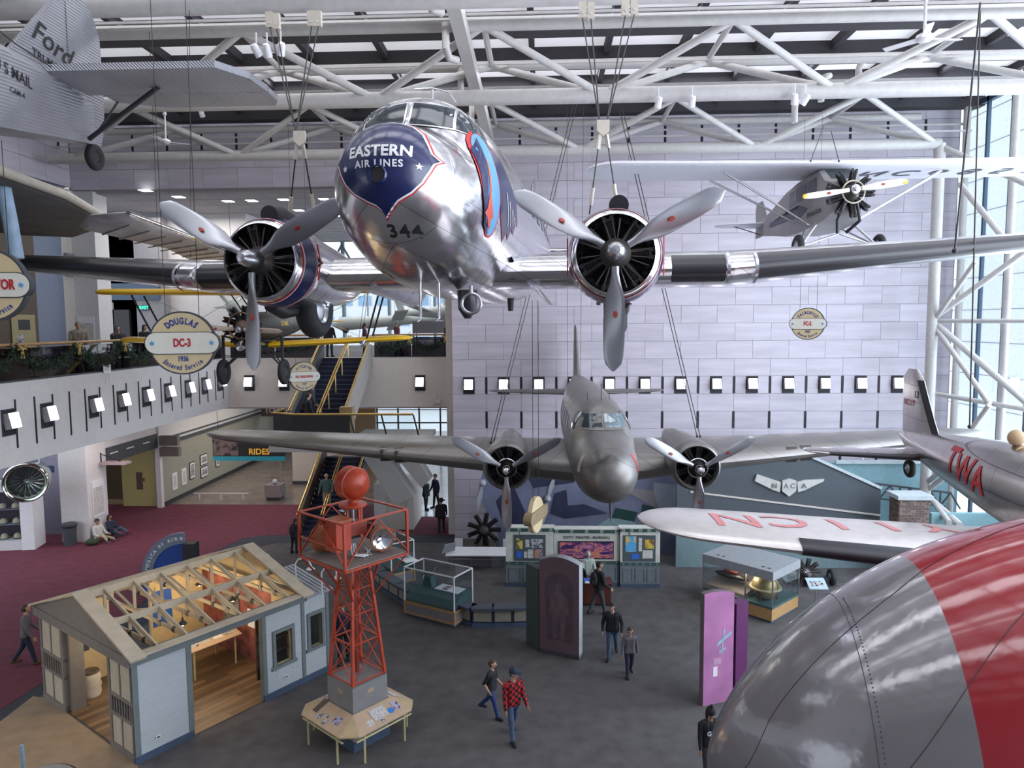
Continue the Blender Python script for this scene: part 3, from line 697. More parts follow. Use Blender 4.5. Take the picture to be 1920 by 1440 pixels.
        sd('emblem_bird', [(0.22, 1.1), (0.36, 0.8), (0.40, 0.35), (0.62, 0.02), (0.50, -0.02), (0.55, -0.2), (0.38, -0.12), (0.30, -0.02), (0.12, 0.06), (0.22, 0.14), (0.30, 0.45)], mat('emblem_red', (0.52, 0.08, 0.05), 0.4), 0.024)
        for j in range(4): sd('emblem_feather', [(1.45+0.28*j, 0.62-0.12*j), (1.50+0.28*j, 0.64-0.12*j), (1.80+0.24*j, 0.02+0.03*j), (1.75+0.24*j, 0.0+0.03*j)], WHTP, 0.016)
    decal(t, 'lettering', text_mesh('344', 0.19, 0.015, 0, space=1.15, sx=1.35), FRONT(0.17, 0.13), bv, dF, BLKP, 0.008, 0.05)
    # antennas
    a = MB(); a.tube((0.15, -0.15, 2.15), (0.15, -0.15, 2.38), 0.018, 8); a.path([(-0.1, -0.2, 2.38), (0.15, -0.15, 2.40), (0.38, -0.05, 2.36), (0.45, 0.1, 2.26)], 0.012, 6); a.build('antenna', SAT, t)
    for x in (-0.04, 0.24): MB().path([(x, -0.3, -0.40), (x, -0.3, -0.95), (x, -0.5, -0.99)], [0.022, 0.02, 0.012], 8).build('pitot_tube', CHROME, t, 50)
    lp = MB(); M = frame((0.62, 0.25, -0.72), (1, 0, 0), (0, 0, 1)); lp.path([M @ Vector((0.15*math.cos(q), 0.15*math.sin(q), 0)) for q in [2*PI*i/24 for i in range(25)]], 0.026, 8, False); lp.tube((0.62, 0.25, -0.57), (0.62, 0.25, -0.45), 0.03, 8); lp.build('loop_antenna', SAT, t, 50)
    MB().path([(0.5, 0.55, -0.5), (0.5, 0.55, -0.8), (0.5, 0.55, -0.95)], [0.16, 0.15, 0.05], 14).build('belly_pod', BOOT, t, 50)
    MB().tube((1.05, 1.6, -0.6), (1.05, 1.6, -0.82), 0.06, 10, 0.045).build('belly_pod', BLKP, t, 50)
    # wing
    cs = [(x, 1.42, -0.16, 4.3, 0.15) for x in (-4.75, -3.2, -1.0, 0, 1.0, 3.2, 4.75)]
    wing_mesh(cs).build('wing_centre', POL, t, 40)
    for s in (-1, 1):
        sec = tipped(s*4.75, 1.42, -0.16, 4.3, s*14.48, 4.15, 0.72, 1.7, 0.15, 0.10, 8, 6, 1.2)
        wing_mesh(sec).build('wing', POL, t, 40)
        s2 = [(s*5.15, 1.53, -0.125, 4.19, 0.148)]+sec[1:8]
        boot_mesh(s2, 0.06).build('deicer_boot', BOOT, t, 50)
        boot_mesh([(s*3.75, 1.42, -0.16, 4.3, 0.15), (s*4.62, 1.42, -0.16, 4.3, 0.15)], 0.06).build('deicer_boot', BOOT, t, 50)
        for xx in (4.66, 5.12):
            yy = 1.42 if xx < 4.75 else 1.42+(xx-4.75)*0.28; boot_mesh([(s*(xx-0.025), yy, -0.15, 4.25, 0.155), (s*(xx+0.025), yy, -0.15, 4.25, 0.155)], 0.075, 0.02).build('boot_clamp', SAT, t, 50)
        # wing root fillet
        MB().loft([[Vector((s*(1.0+0.55*j/6), 1.6+k*0.45, -0.45+0.75*(1-j/6)**2-0.03*k)) for k in range(8)] for j in range(7)], False, closed=False).build('wing_fillet', POL, t, 60)
        # nacelle
        nx = s*2.82
        ntab = [(0.95, 0.69, 0.69, -0.69, 2), (1.4, 0.68, 0.66, -0.70, 2), (2.2, 0.62, 0.56, -0.72, 2), (3.4, 0.50, 0.42, -0.66, 2), (4.6, 0.25, 0.2, -0.4, 2), (5.2, 0.05, 0.0, -0.1, 2)]
        rr = rings_from(ntab, 0.95, 5.2, 16, 36)
        MB().loft([[p+Vector((nx, 0, 0)) for p in r] for r in rr], True).build('nacelle', POL, t, 50)
        Mx = Matrix.Translation((nx, 0, 0)) @ Matrix.Rotation(R(-90), 4, 'X')
        prof = [(0.56, 0.62), (0.555, 0.42), (0.565, 0.33), (0.59, 0.27), (0.625, 0.285), (0.655, 0.35), (0.692, 0.46), (0.725, 0.62), (0.745, 0.82), (0.745, 1.0), (0.70, 1.1)]
        cw_ = link('cowling', MB().lathe(prof, Mx, 48).mesh('cowling', 60), POL, t)
        for a0, a1, m in ((0.40, 0.43, REDP), (0.43, 0.445, WHTP), (0.445, 0.78, NAVY), (0.78, 0.79, WHTP), (0.79, 0.82, REDP)):
            def rr_(h): 
                for (ra, ha), (rb, hb) in zip(prof[4:-1], prof[5:]):
                    if ha <= h <= hb: return ra+(rb-ra)*(h-ha)/(hb-ha)
                return 0.745
            MB().lathe([(rr_(a0)+0.006, a0), (rr_((a0+a1)/2)+0.006, (a0+a1)/2), (rr_(a1)+0.006, a1)], Mx, 48).build('cowl_stripe', m, cw_, 60)
        # pointed flash of the stripe at the sides
        for sg in (-1, 1):
            MB().path([Vector((nx+sg*0.748, 0.80, 0.30)), Vector((nx+sg*0.756, 0.90, 0.03)), Vector((nx+sg*0.756, 1.0, 0)), Vector((nx+sg*0.756, 0.90, -0.03)), Vector((nx+sg*0.748, 0.80, -0.30))], 0.012, 6).build('cowl_flash', REDP, cw_)
            me2 = MB().add([Vector((nx+sg*0.70, 0.80, 0.28)), Vector((nx+sg*0.754, 0.985, 0.0)), Vector((nx+sg*0.70, 0.80, -0.28)), Vector((nx+sg*0.752, 0.80, 0))], [(0, 1, 3), (1, 2, 3)]).build('cowl_flash', NAVY, cw_)
        MB().lathe([(0.57, 0.62), (0.001, 0.64)], Mx, 32).build('baffle', BLACK, cw_)
        radial(t, (nx, 0.38, 0), 7, 0.24, 0.55, rows=2, rowm=ENG)
        rod = MB()
        for k in range(14):
            q = 2*PI*k/14+0.1; rod.tube((nx+0.2*math.cos(q), 0.30, 0.2*math.sin(q)), (nx+0.53*math.cos(q), 0.34, 0.53*math.sin(q)), 0.012, 6)
        rod.build('pushrods', ENGM, t)
        propeller(t, (nx, 0.0, 0), 1.75, 0.37, 3, -91, hubr=0.15, twist=(58, 14))
        # scoop on top, exhaust and wheel below
        MB().path([Vector((nx+0.05, 0.55, 0.76)), Vector((nx+0.05, 0.9, 0.80)), Vector((nx+0.05, 1.5, 0.74)), Vector((nx+0.05, 1.9, 0.62))], [0.15, 0.16, 0.14, 0.05], 16).build('air_scoop', BOOT, t, 50)
        MB().path([Vector((nx+0.12*s, 0.85, -0.70)), Vector((nx+0.12*s, 1.3, -0.80)), Vector((nx+0.12*s, 1.8, -0.78))], [0.12, 0.13, 0.10], 14).build('oil_cooler', BLKP, t, 50)
        wheel(t, (nx+0.02, 2.35, -0.72), 0.57, 0.42, 'X')
        for q in (-0.28, 0.28): MB().tube((nx+q, 2.35, -0.7), (nx+q, 2.7, -0.1), 0.04, 8).build('gear_leg', SAT, t)
    # fin and tailplane
    fin = [(0, 13.8, 0, 3.6, 0.10), (0, 14.3, 0, 3.1, 0.10)]
    mb = MB(); rings = []
    for z, yl, ch in ((1.7, 13.6, 4.3), (2.4, 14.5, 3.3), (3.2, 15.0, 2.7), (3.9, 15.5, 2.0), (4.25, 16.1, 1.1)):
        up, lo = foil(0, yl, 0, ch, 0.10, 10, 0); rings.append([Vector((p.z, p.y, z)) for p in list(reversed(up))+lo[1:-1]])
    mb.loft(rings); mb.build('fin', POL, t, 40)
    for s in (-1, 1): wing_mesh(tipped(s*0.1, 14.6, 1.5, 2.6, s*4.05, 15.6, 1.5, 1.1, 0.1, 0.09, 5, 5, 0.6)).build('tailplane', POL, t, 40)
    return t
airliner_dc3()
def side_frame(s, y, z, d=4): return frame((s*d, y, z), (0, s, 0), (0, 0, 1))
def fin_mesh(rows, th=0.10):
    rings = []
    for z, yl, ch in rows:
        up, lo = foil(0, yl, 0, ch, th, 8, 0); rings.append([Vector((p.z, p.y, z)) for p in list(reversed(up))+lo[1:-1]])
    return MB().loft(rings)
# ================================================================== grey twin-engine airliner (lower)
def airliner_grey():
    G = metal_skin('grey_skin', (0.235, 0.222, 0.21), 0.38, (1.6, 0.7), 0.08, 0.05)
    nodes_of(G)[3].inputs['Metallic'].default_value = 0.65
    t = thing('twin_engine_airliner', 'dull grey twin-engine airliner hung low in front of the marble wall', 'airplane', (1.45, 17.3, 5.84), R(0.6))
    tab = [(-2.12, 0.02, 0.22, 0.16, 2), (-2.08, 0.24, 0.46, -0.08, 2), (-1.88, 0.46, 0.68, -0.3, 2), (-1.4, 0.65, 0.86, -0.48, 2), (-0.8, 0.75, 0.98, -0.57, 2.1), (-0.35, 0.77, 1.06, -0.6, 2.1), (0.08, 0.79, 1.40, -0.62, 2.2), (0.5, 0.80, 1.55, -0.65, 2.2),
           (1.5, 0.82, 1.64, -0.66, 2.2), (5, 0.82, 1.66, -0.6, 2.2), (8.5, 0.6, 1.62, -0.2, 2.1), (11.0, 0.25, 1.55, 0.5, 2), (12.4, 0.05, 1.45, 1.0, 2)]
    me = MB().loft(rings_from(tab, -2.12, 12.4, 60, 48, lambda q: q**1.6), True).mesh('fuselage', 50); bv = bvh_of(me); link('fuselage', me, G, t)
    dF = (0, 1, 0)
    for s in (-1, 1):
        decal(t, 'window_frame', poly_mesh([(s*0.01, 1.02), (s*0.56, 1.0), (s*0.52, 1.38), (s*0.01, 1.40)]), FRONT(0, 0), bv, dF, G, 0.01, 0.08)
        decal(t, 'windshield', poly_mesh([(s*0.03, 1.06), (s*0.52, 1.04), (s*0.47, 1.33), (s*0.03, 1.35)]), FRONT(0, 0), bv, dF, mat('windshield_blue', (0.16, 0.22, 0.25), 0.08, spec=0.8) if s > 0 else PANE, 0.016, 0.08)
        sf = side_frame(s, 0, 0); dS = (-s, 0, 0)
        decal(t, 'side_window', poly_mesh([(s*0.15, 0.95), (s*0.75, 0.95), (s*0.75, 1.36), (s*0.35, 1.38)]), sf, bv, dS, PANE, 0.012, 0.1)
        for k in range(5): decal(t, 'cabin_window', poly_mesh([(s*(1.6+0.95*k), 0.72), (s*(2.1+0.95*k), 0.72), (s*(2.1+0.95*k), 1.10), (s*(1.6+0.95*k), 1.10)]), sf, bv, dS, PANE, 0.01, 0.12)
        decal(t, 'badge', poly_mesh([(s*-1.45, 0.22), (s*-1.25, 0.22), (s*-1.25, 0.62), (s*-1.45, 0.62)]), sf, bv, dS, mat('badge_pale', (0.5, 0.48, 0.45), 0.5) if s < 0 else REDP, 0.008, 0.1)
        sec = tipped(s*0.6, 1.0, -0.30, 4.5, s*11.75, 3.75, 0.22, 1.6, 0.215, 0.13, 10, 6, 1.3)
        wing_mesh(sec).build('wing', G, t, 40)
        for k in range(2):
            x = s*(5.35+0.42*k); zz = -0.30+0.52*(abs(x)-0.6)/10.7
            boot_mesh([(x-0.16, 1.0+2.7*(abs(x)-0.6)/10.7-0.01, zz-0.02, 3.2, 0.205), (x+0.16, 1.0+2.7*(abs(x)-0.6)/10.7+0.06, zz-0.02, 3.2, 0.205)], 0.05, 0.012).build('landing_light', mat('landing_glass', (0.10, 0.09, 0.08), 0.15, 0.6), t, 50)
        nx = s*2.33
        ntab = [(0.75, 0.60, 0.60, -0.60, 2), (1.2, 0.58, 0.60, -0.6, 2), (2.2, 0.5, 0.58, -0.55, 2), (3.4, 0.34, 0.5, -0.4, 2), (4.6, 0.08, 0.3, -0.1, 2)]
        MB().loft([[p+Vector((nx, 0, 0)) for p in r] for r in rings_from(ntab, 0.75, 4.6, 14, 32)], True).build('nacelle', G, t, 50)
        Mx = Matrix.Translation((nx, 0, 0)) @ Matrix.Rotation(R(-90), 4, 'X')
        cw_ = link('cowling', MB().lathe([(0.49, 0.60), (0.485, 0.36), (0.50, 0.26), (0.535, 0.21), (0.575, 0.25), (0.605, 0.36), (0.625, 0.55), (0.62, 0.8), (0.60, 0.9)], Mx, 44).mesh('cowling', 60), G, t)
        MB().lathe([(0.5, 0.62), (0.001, 0.63)], Mx, 28).build('baffle', BLACK, cw_)
        radial(t, (nx, 0.40, 0), 9, 0.19, 0.48, rowm=ENG)
        MB().lathe([(0.22, 0.14), (0.235, 0.12), (0.25, 0.14), (0.235, 0.16)], Mx, 32).build('collector_ring', SAT, t, 60)
        propeller(t, (nx, 0, 0), 1.53, 0.30, 3, -90, PROPM, True, 0.12, hubm=CHROME, twist=(58, 16))
        wing_mesh(tipped(s*0.05, 10.1, 0.82, 2.0, s*3.5, 10.9, 0.86, 0.9, 0.10, 0.08, 4, 5, 0.5)).build('tailplane', G, t, 40)
    fin_mesh(((1.2, 9.6, 2.9), (1.9, 10.3, 2.2), (2.7, 10.9, 1.6), (3.3, 11.3, 1.1), (3.45, 11.6, 0.6))).build('fin', G, t, 40)
    a = MB(); a.tube((0.05, 0.9, 1.5), (0.05, 0.9, 2.0), 0.012, 6); a.tube((0.28, 1.2, 1.55), (0.28, 1.2, 1.75), 0.01, 6); a.tube((-0.28, 1.2, 1.55), (-0.28, 1.2, 1.75), 0.01, 6); a.build('antenna', DGREY, t)
    MB().path([(0.1, -0.9, -0.52), (0.1, -0.95, -0.85), (0.1, -1.05, -1.0)], [0.035, 0.025, 0.01], 8).build('pitot_mast', DGREY, t)
airliner_grey()
# ================================================================== silver low-wing mailplane with red letters
def mailplane():
    S = metal_skin('aged_silver', (0.60, 0.56, 0.54), 0.24, (0.9, 0.35), 0.15, 0.08)
    t = thing('low_wing_mailplane', 'silver low-wing monoplane lettered TWA in red, right edge', 'airplane', (8.05, 12.0, 6.62), 0)
    tab = [(-3.0, 0.62, 0.6, -0.7, 2), (-2.4, 0.70, 0.68, -0.82, 2), (-1.2, 0.72, 0.72, -0.86, 2), (0, 0.68, 0.70, -0.76, 2), (1.5, 0.54, 0.60, -0.52, 2), (3.0, 0.32, 0.46, -0.26, 2), (3.9, 0.16, 0.36, -0.06, 2), (4.4, 0.03, 0.28, 0.16, 2)]
    me = MB().loft(rings_from(tab, -3.0, 4.4, 40, 48), True).mesh('fuselage', 50); bv = bvh_of(me); link('fuselage', me, S, t)
    sf = side_frame(-1, 0.62, 0.12); k = 0
    for ch, dy in (('T', 0.47), ('W', 0.0), ('A', -0.47)):
        decal(t, 'lettering', text_mesh(ch, 0.66, 0.022, 0, sx=0.9), side_frame(-1, 0.92+dy*1.08, 0.10+dy*0.16), bv, (1, 0, 0), REDP, 0.012, 0.06)
    fin_mesh(((0.25, 2.75, 1.55), (0.7, 3.05, 1.28), (1.2, 3.35, 1.0), (1.55, 3.55, 0.78), (1.72, 3.75, 0.4))).build('fin', S, t, 40)
    MB().loft([[Vector((x, yl-0.02+dy, z)) for x, dy in ((-0.055, 0.17), (-0.05, 0.06), (0, -0.005), (0.05, 0.06), (0.055, 0.17))] for z, yl in ((0.35, 2.81), (0.7, 3.05), (1.2, 3.35), (1.5, 3.52))], False, closed=False).build('fin_boot', BOOT, t, 60)
    fr = side_frame(-1, 0, 0); bf = bvh_of(t.children[[c.name.split('.')[0] for c in t.children].index('fin')].data)
    decal(t, 'lettering', text_mesh('NC11Y', 0.18, 0.02, 0), side_frame(-1, 4.0, 0.98), bf, (1, 0, 0), REDP, 0.006, 0.08)
    decal(t, 'lettering', text_mesh('12', 0.20, 0.01, 0), side_frame(-1, 3.68, 1.18), bf, (1, 0, 0), BLKP, 0.006, 0.08)
    for s in (-1, 1):
        tp = tipped(s*0.1, 3.0, -0.08, 1.3, s*2.35, 3.45, -0.04, 0.8, 0.13, 0.10, 4, 5, 0.4)
        wing_mesh(tp).build('tailplane', S, t, 40); boot_mesh(tp[0:5], 0.09, 0.006, camber=0.0).build('tail_boot', BOOT, t, 50)
        sec = tipped(s*0.5, -2.05, -0.88, 2.9, s*6.5, -1.25, -0.40, 1.7, 0.17, 0.11, 8, 7, 1.0)
        w_ = wing_mesh(sec).build('wing', S if s > 0 else mat('pale_wing', (0.66, 0.62, 0.60), 0.30, 0.35, var=0.06), t, 40)
        boot_mesh([(s*1.0, -1.98, -0.84, 2.8, 0.165)]+sec[1:7], 0.10, 0.010).build('deicer_boot', BOOT, t, 50)
        if s < 0:
            bw = bvh_of(w_.data)
            for i, ch in enumerate('NC11Y'):
                M = frame((-5.0+0.82*i, -0.35-0.06*(4-i), 3), (-1, 0, 0), (0, -1, 0))
                decal(t, 'wing_lettering', text_mesh(ch, 1.05, 0.01, 0), M, bw, (0, 0, -1), mat('faded_red', (0.60, 0.22, 0.22), 0.4), 0.008, 0.12)
        MB().path([(s*1.7, -1.2, -0.64), (s*1.7, -1.35, -0.36), (s*1.62, -1.42, -0.30)], [0.03, 0.03, 0.05], 8).build('footstep', DGREY, t)
    wheel(t, (-0.12, 3.7, -0.42), 0.20, 0.13, 'X'); MB().tube((-0.1, 3.6, -0.05), (-0.12, 3.7, -0.42), 0.035, 8).build('tail_leg', SAT, t)
    LEA = mat('leather_tan', (0.42, 0.30, 0.17), 0.6)
    MB().path([(0.36*math.cos(a)-0.05, -0.35+0.45*math.sin(a), 0.66-0.22*abs(math.cos(a))**2) for a in [2*PI*i/24 for i in range(25)]], 0.055, 8, False).build('cockpit_coaming', LEA, t, 60)
    MB().ball((-0.12, 0.28, 0.80), 0.14, 14, 10, (1, 0.8, 1)).build('headrest', LEA, t, 60)
    MB().ball((0.1, -0.6, 0.92), 0.15, 14, 10, (1, 0.8, 1)).build('headrest', LEA, t, 60)
    MB().loft([[Vector((-0.4+0.8*i/6, -0.8-0.12*math.sin(PI*i/6)+0.18*j, 0.66+0.1*math.sin(PI*i/6)+0.26*j)) for i in range(7)] for j in range(2)], False, closed=False).build('windscreen', GLASS, t)
mailplane()
# ================================================================== high-wing cabin monoplane
def cabin_plane():
    FAB = mat('grey_fabric', (0.25, 0.24, 0.25), 0.55, var=0.10, scale=1.5)
    WNG = mat('silver_dope', (0.60, 0.60, 0.66), 0.5, 0.15, var=0.04)
    t = thing('cabin_monoplane', 'grey high-wing cabin plane with bare radial engine, upper right', 'airplane', (8.15, 19.5, 12.75), 0, rot=(R(-2.0), 0, R(1.5)))
    def ring(y, w_, zt, zb): return [Vector(p) for p in ((-w_, y, zb), (-w_*1.0, y, (zt+zb)/2), (-w_, y, zt-0.04), (-w_*0.8, y, zt), (w_*0.8, y, zt), (w_, y, zt-0.04), (w_, y, (zt+zb)/2), (w_, y, zb))]
    me = MB().loft([ring(*q) for q in ((0.35, 0.34, 0.35, -0.38), (0.7, 0.48, 0.48, -0.60), (1.0, 0.52, 0.80, -0.66), (2.4, 0.54, 0.82, -0.70), (3.6, 0.48, 0.75, -0.62), (5.5, 0.30, 0.55, -0.30), (7.6, 0.08, 0.42, 0.0))]).mesh('fuselage', 30)
    bv = bvh_of(me); link('fuselage', me, FAB, t)
    decal(t, 'windshield', poly_mesh([(-0.30, 0.50), (0.30, 0.50), (0.36, 0.78), (-0.36, 0.78)]), FRONT(0, 0), bv, (0, 1, 0), PANE, 0.012, 0.1)
    for s in (-1, 1):
        sf = side_frame(s, 0, 0); d = (-s, 0, 0)
        for a, b in ((1.15, 1.75), (1.85, 2.5), (2.6, 3.2)): decal(t, 'cabin_window', poly_mesh([(s*a, 0.2), (s*b, 0.2), (s*b, 0.62), (s*a, 0.62)]), sf, bv, d, PANE, 0.01, 0.2)
    sf = side_frame(-1, 0, 0)
    arrow = [(-5.6, 0.12), (-5.6, -0.02), (-2.5, -0.24), (-2.5, -0.34), (-1.7, -0.1), (-2.4, 0.12), (-2.4, 0.0)]
    decal(t, 'arrow', poly_mesh(arrow), sf, bv, (1, 0, 0), mat('dull_navy', (0.05, 0.06, 0.09), 0.5), 0.01, 0.3)
    decal(t, 'lettering', text_mesh('PANAGRA', 0.20, 0.015, 0), side_frame(-1, 1.3, -0.32), bv, (1, 0, 0), BLKP, 0.01, 0.2)
    for s in (-1, 1):
        sec = tipped(s*0.0, 0.75, 0.92, 2.1, s*6.85, 0.78, 1.0, 2.05, 0.13, 0.11, 6, 7, 0.9); w_ = wing_mesh(sec, camber=0.03).build('wing', WNG, t, 40)
        for x1, y1, y0 in ((3.0, 1.35, 1.5), (3.2, 2.25, 1.9)): MB().tube((s*0.5, y0, -0.64), (s*x1, y1, 0.84), 0.032, 8).build('wing_strut', SAT, t)
        MB().tube((s*0.5, 1.2, -0.62), (s*1.05, 0.9, -1.28), 0.045, 8).build('gear_leg', SAT, t); MB().tube((s*0.5, 2.0, -0.62), (s*1.05, 0.95, -1.28), 0.03, 8).build('gear_leg', SAT, t)
        MB().tube((0, 0.9, -0.95), (s*1.05, 0.9, -1.3), 0.025, 8).build('axle', SAT, t); wheel(t, (s*1.1, 0.9, -1.3), 0.33, 0.17, 'X')
        MB().path([(s*0.16, 0.2, -0.25), (s*0.30, 0.3, -0.7), (s*0.12, 0.7, -0.95)], 0.045, 8).build('exhaust_pipe', BLKP, t)
        wing_mesh(tipped(s*0.04, 6.5, 0.3, 1.2, s*1.75, 6.75, 0.3, 0.8, 0.08, 0.07, 3, 5, 0.4), camber=0).build('tailplane', WNG, t, 40)
        MB().tube((s*0.1, 7.0, -0.05), (s*1.1, 7.0, 0.27), 0.018, 6).build('tail_brace', DGREY, t)
        if s > 0:
            bw = bvh_of(w_.data); M = frame((3.45, 1.8, -3), (1, 0, 0), (0, -1, 0))
            for i, ch in enumerate('NC6853'):
                decal(t, 'wing_lettering', text_mesh(ch, 1.15, 0.008, 0, sx=0.85), frame((1.35+0.92*i, 1.85, -3), (1, 0, 0), (0, 1, 0)), bw, (0, 0, 1), mat('dull_black', (0.05, 0.05, 0.06), 0.5), 0.016, 0.07)
    fin_mesh(((-0.05, 7.25, 0.75), (0.4, 6.6, 1.4), (0.9, 6.95, 1.05), (1.2, 7.2, 0.7))).build('fin', FAB, t, 40)
    radial(t, (0, 0.28, 0), 9, 0.22, 0.62, ENG, ENGM, cr=0.09)
    MB().lathe([(0.27, -0.02), (0.29, 0.0), (0.31, -0.02), (0.29, -0.04)], frame((0, 0.02, 0), (1, 0, 0), (0, 0, 1)), 28).build('exhaust_ring', mat('pale_ring', (0.5, 0.47, 0.36), 0.5), t)
    p = propeller(t, (0, -0.05, 0.05), 1.36, 0.22, 2, 8, mat('prop_white', (0.66, 0.64, 0.62), 0.4), True, 0.12, False)
    for b in [c for c in p.children if c.name.startswith('blade')]: MB().ball((0, 0, 1.30), 0.075, 10, 6, (0.9, 0.25, 1)).build('blade_tip', mat('tip_yellow', (0.75, 0.52, 0.03), 0.4), b)
cabin_plane()
# ================================================================== yellow-winged mail biplane
def biplane():
    YL = mat('wing_yellow', (0.72, 0.44, 0.008), 0.4, var=0.05)
    t = thing('mail_biplane', 'black biplane with yellow wings hung before the rear balcony', 'airplane', (-8.9, 20.9, 9.36), R(-0.5))
    tab = [(0.35, 0.30, 0.30, -0.34, 2), (0.8, 0.38, 0.40, -0.46, 2.2), (2.0, 0.42, 0.44, -0.50, 2.3), (4.0, 0.30, 0.34, -0.32, 2.2), (6.0, 0.08, 0.2, 0.0, 2)]
    me = MB().loft(rings_from(tab, 0.35, 6.0, 20, 28)).mesh('fuselage', 50); bv = bvh_of(me); link('fuselage', me, BLKP, t)
    for s in (-1, 1):
        decal(t, 'lettering', text_mesh('US MAIL', 0.22, 0.015, 0), side_frame(s, 2.6, 0.06), bv, (-s, 0, 0), YL, 0.01, 0.15)
        wing_mesh(tipped(0, 0.95, 1.02, 1.45, s*5.25, 1.05, 1.08, 1.4, 0.15, 0.14, 5, 4, 0.45)).build('upper_wing', YL, t, 40)
        wing_mesh(tipped(s*0.3, 1.35, -0.62, 1.35, s*4.75, 1.45, -0.42, 1.3, 0.15, 0.14, 5, 4, 0.45)).build('lower_wing', YL, t, 40)
        for y in (1.15, 1.85): MB().tube((s*3.4, y+0.35, -0.42), (s*3.9, y, 0.98), 0.03, 8).build('wing_strut', BLKP, t); MB().tube((s*0.35, y, 0.4), (s*0.7, y-0.1, 1.0), 0.022, 8).build('cabane_strut', BLKP, t)
        MB().tube((s*0.4, 1.4, -0.5), (s*3.6, 1.3, 1.0), 0.008, 5).build('flying_wire', SAT, t); MB().tube((s*0.5, 1.4, 0.95), (s*3.3, 1.7, -0.45), 0.008, 5).build('flying_wire', SAT, t)
        MB().tube((s*0.92, 0.9, -0.30), (s*0.92, 0.9, -1.28), 0.05, 8).build('gear_leg', BLKP, t); MB().tube((s*0.3, 0.75, -0.45), (s*0.92, 0.85, -0.30), 0.03, 8).build('gear_brace', BLKP, t)
        MB().tube((s*0.15, 0.95, -0.5), (s*0.92, 0.92, -1.30), 0.028, 8).build('axle', BLKP, t); MB().tube((s*0.2, 1.6, -0.5), (s*0.92, 0.95, -1.30), 0.022, 8).build('gear_brace', BLKP, t)
        wheel(t, (s*0.95, 0.92, -1.42), 0.40, 0.16, 'X', BLKP)
        wing_mesh(tipped(s*0.05, 5.1, 0.15, 0.95, s*1.6, 5.3, 0.15, 0.6, 0.08, 0.07, 3, 4, 0.35), camber=0).build('tailplane', YL, t, 40)
    fin_mesh(((-0.05, 5.6, 0.6), (0.4, 5.1, 1.15), (0.85, 5.4, 0.85), (1.05, 5.65, 0.45))).build('fin', YL, t, 40)
    radial(t, (0, 0.25, 0), 9, 0.19, 0.58, ENG, ENGB, cr=0.10); MB().lathe([(0.36, -0.02), (0.39, 0.0), (0.42, -0.02), (0.39, -0.04)], frame((0, 0.1, 0), (1, 0, 0), (0, 0, 1)), 24).build('exhaust_ring', ENGB, t, 50)
    propeller(t, (0, -0.05, -0.1), 1.3, 0.20, 2, -3, mat('prop_wood', (0.55, 0.46, 0.38), 0.4), True, 0.1, False)
    MB().lathe([(0.001, -0.04), (0.13, -0.03), (0.15, 0.05), (0.001, 0.08)], frame((-0.30, 0.75, -0.62), (1, 0, 0), (0, 0, 1)), 16).build('landing_lamp', CHROME, t, 50)
    MB().lathe([(0.001, -0.04), (0.11, -0.03), (0.12, 0.05), (0.001, 0.08)], frame((3.35, 1.3, -0.58), (1, 0, 0), (0, 0, 1)), 16).build('landing_lamp', CHROME, t, 50)
biplane()
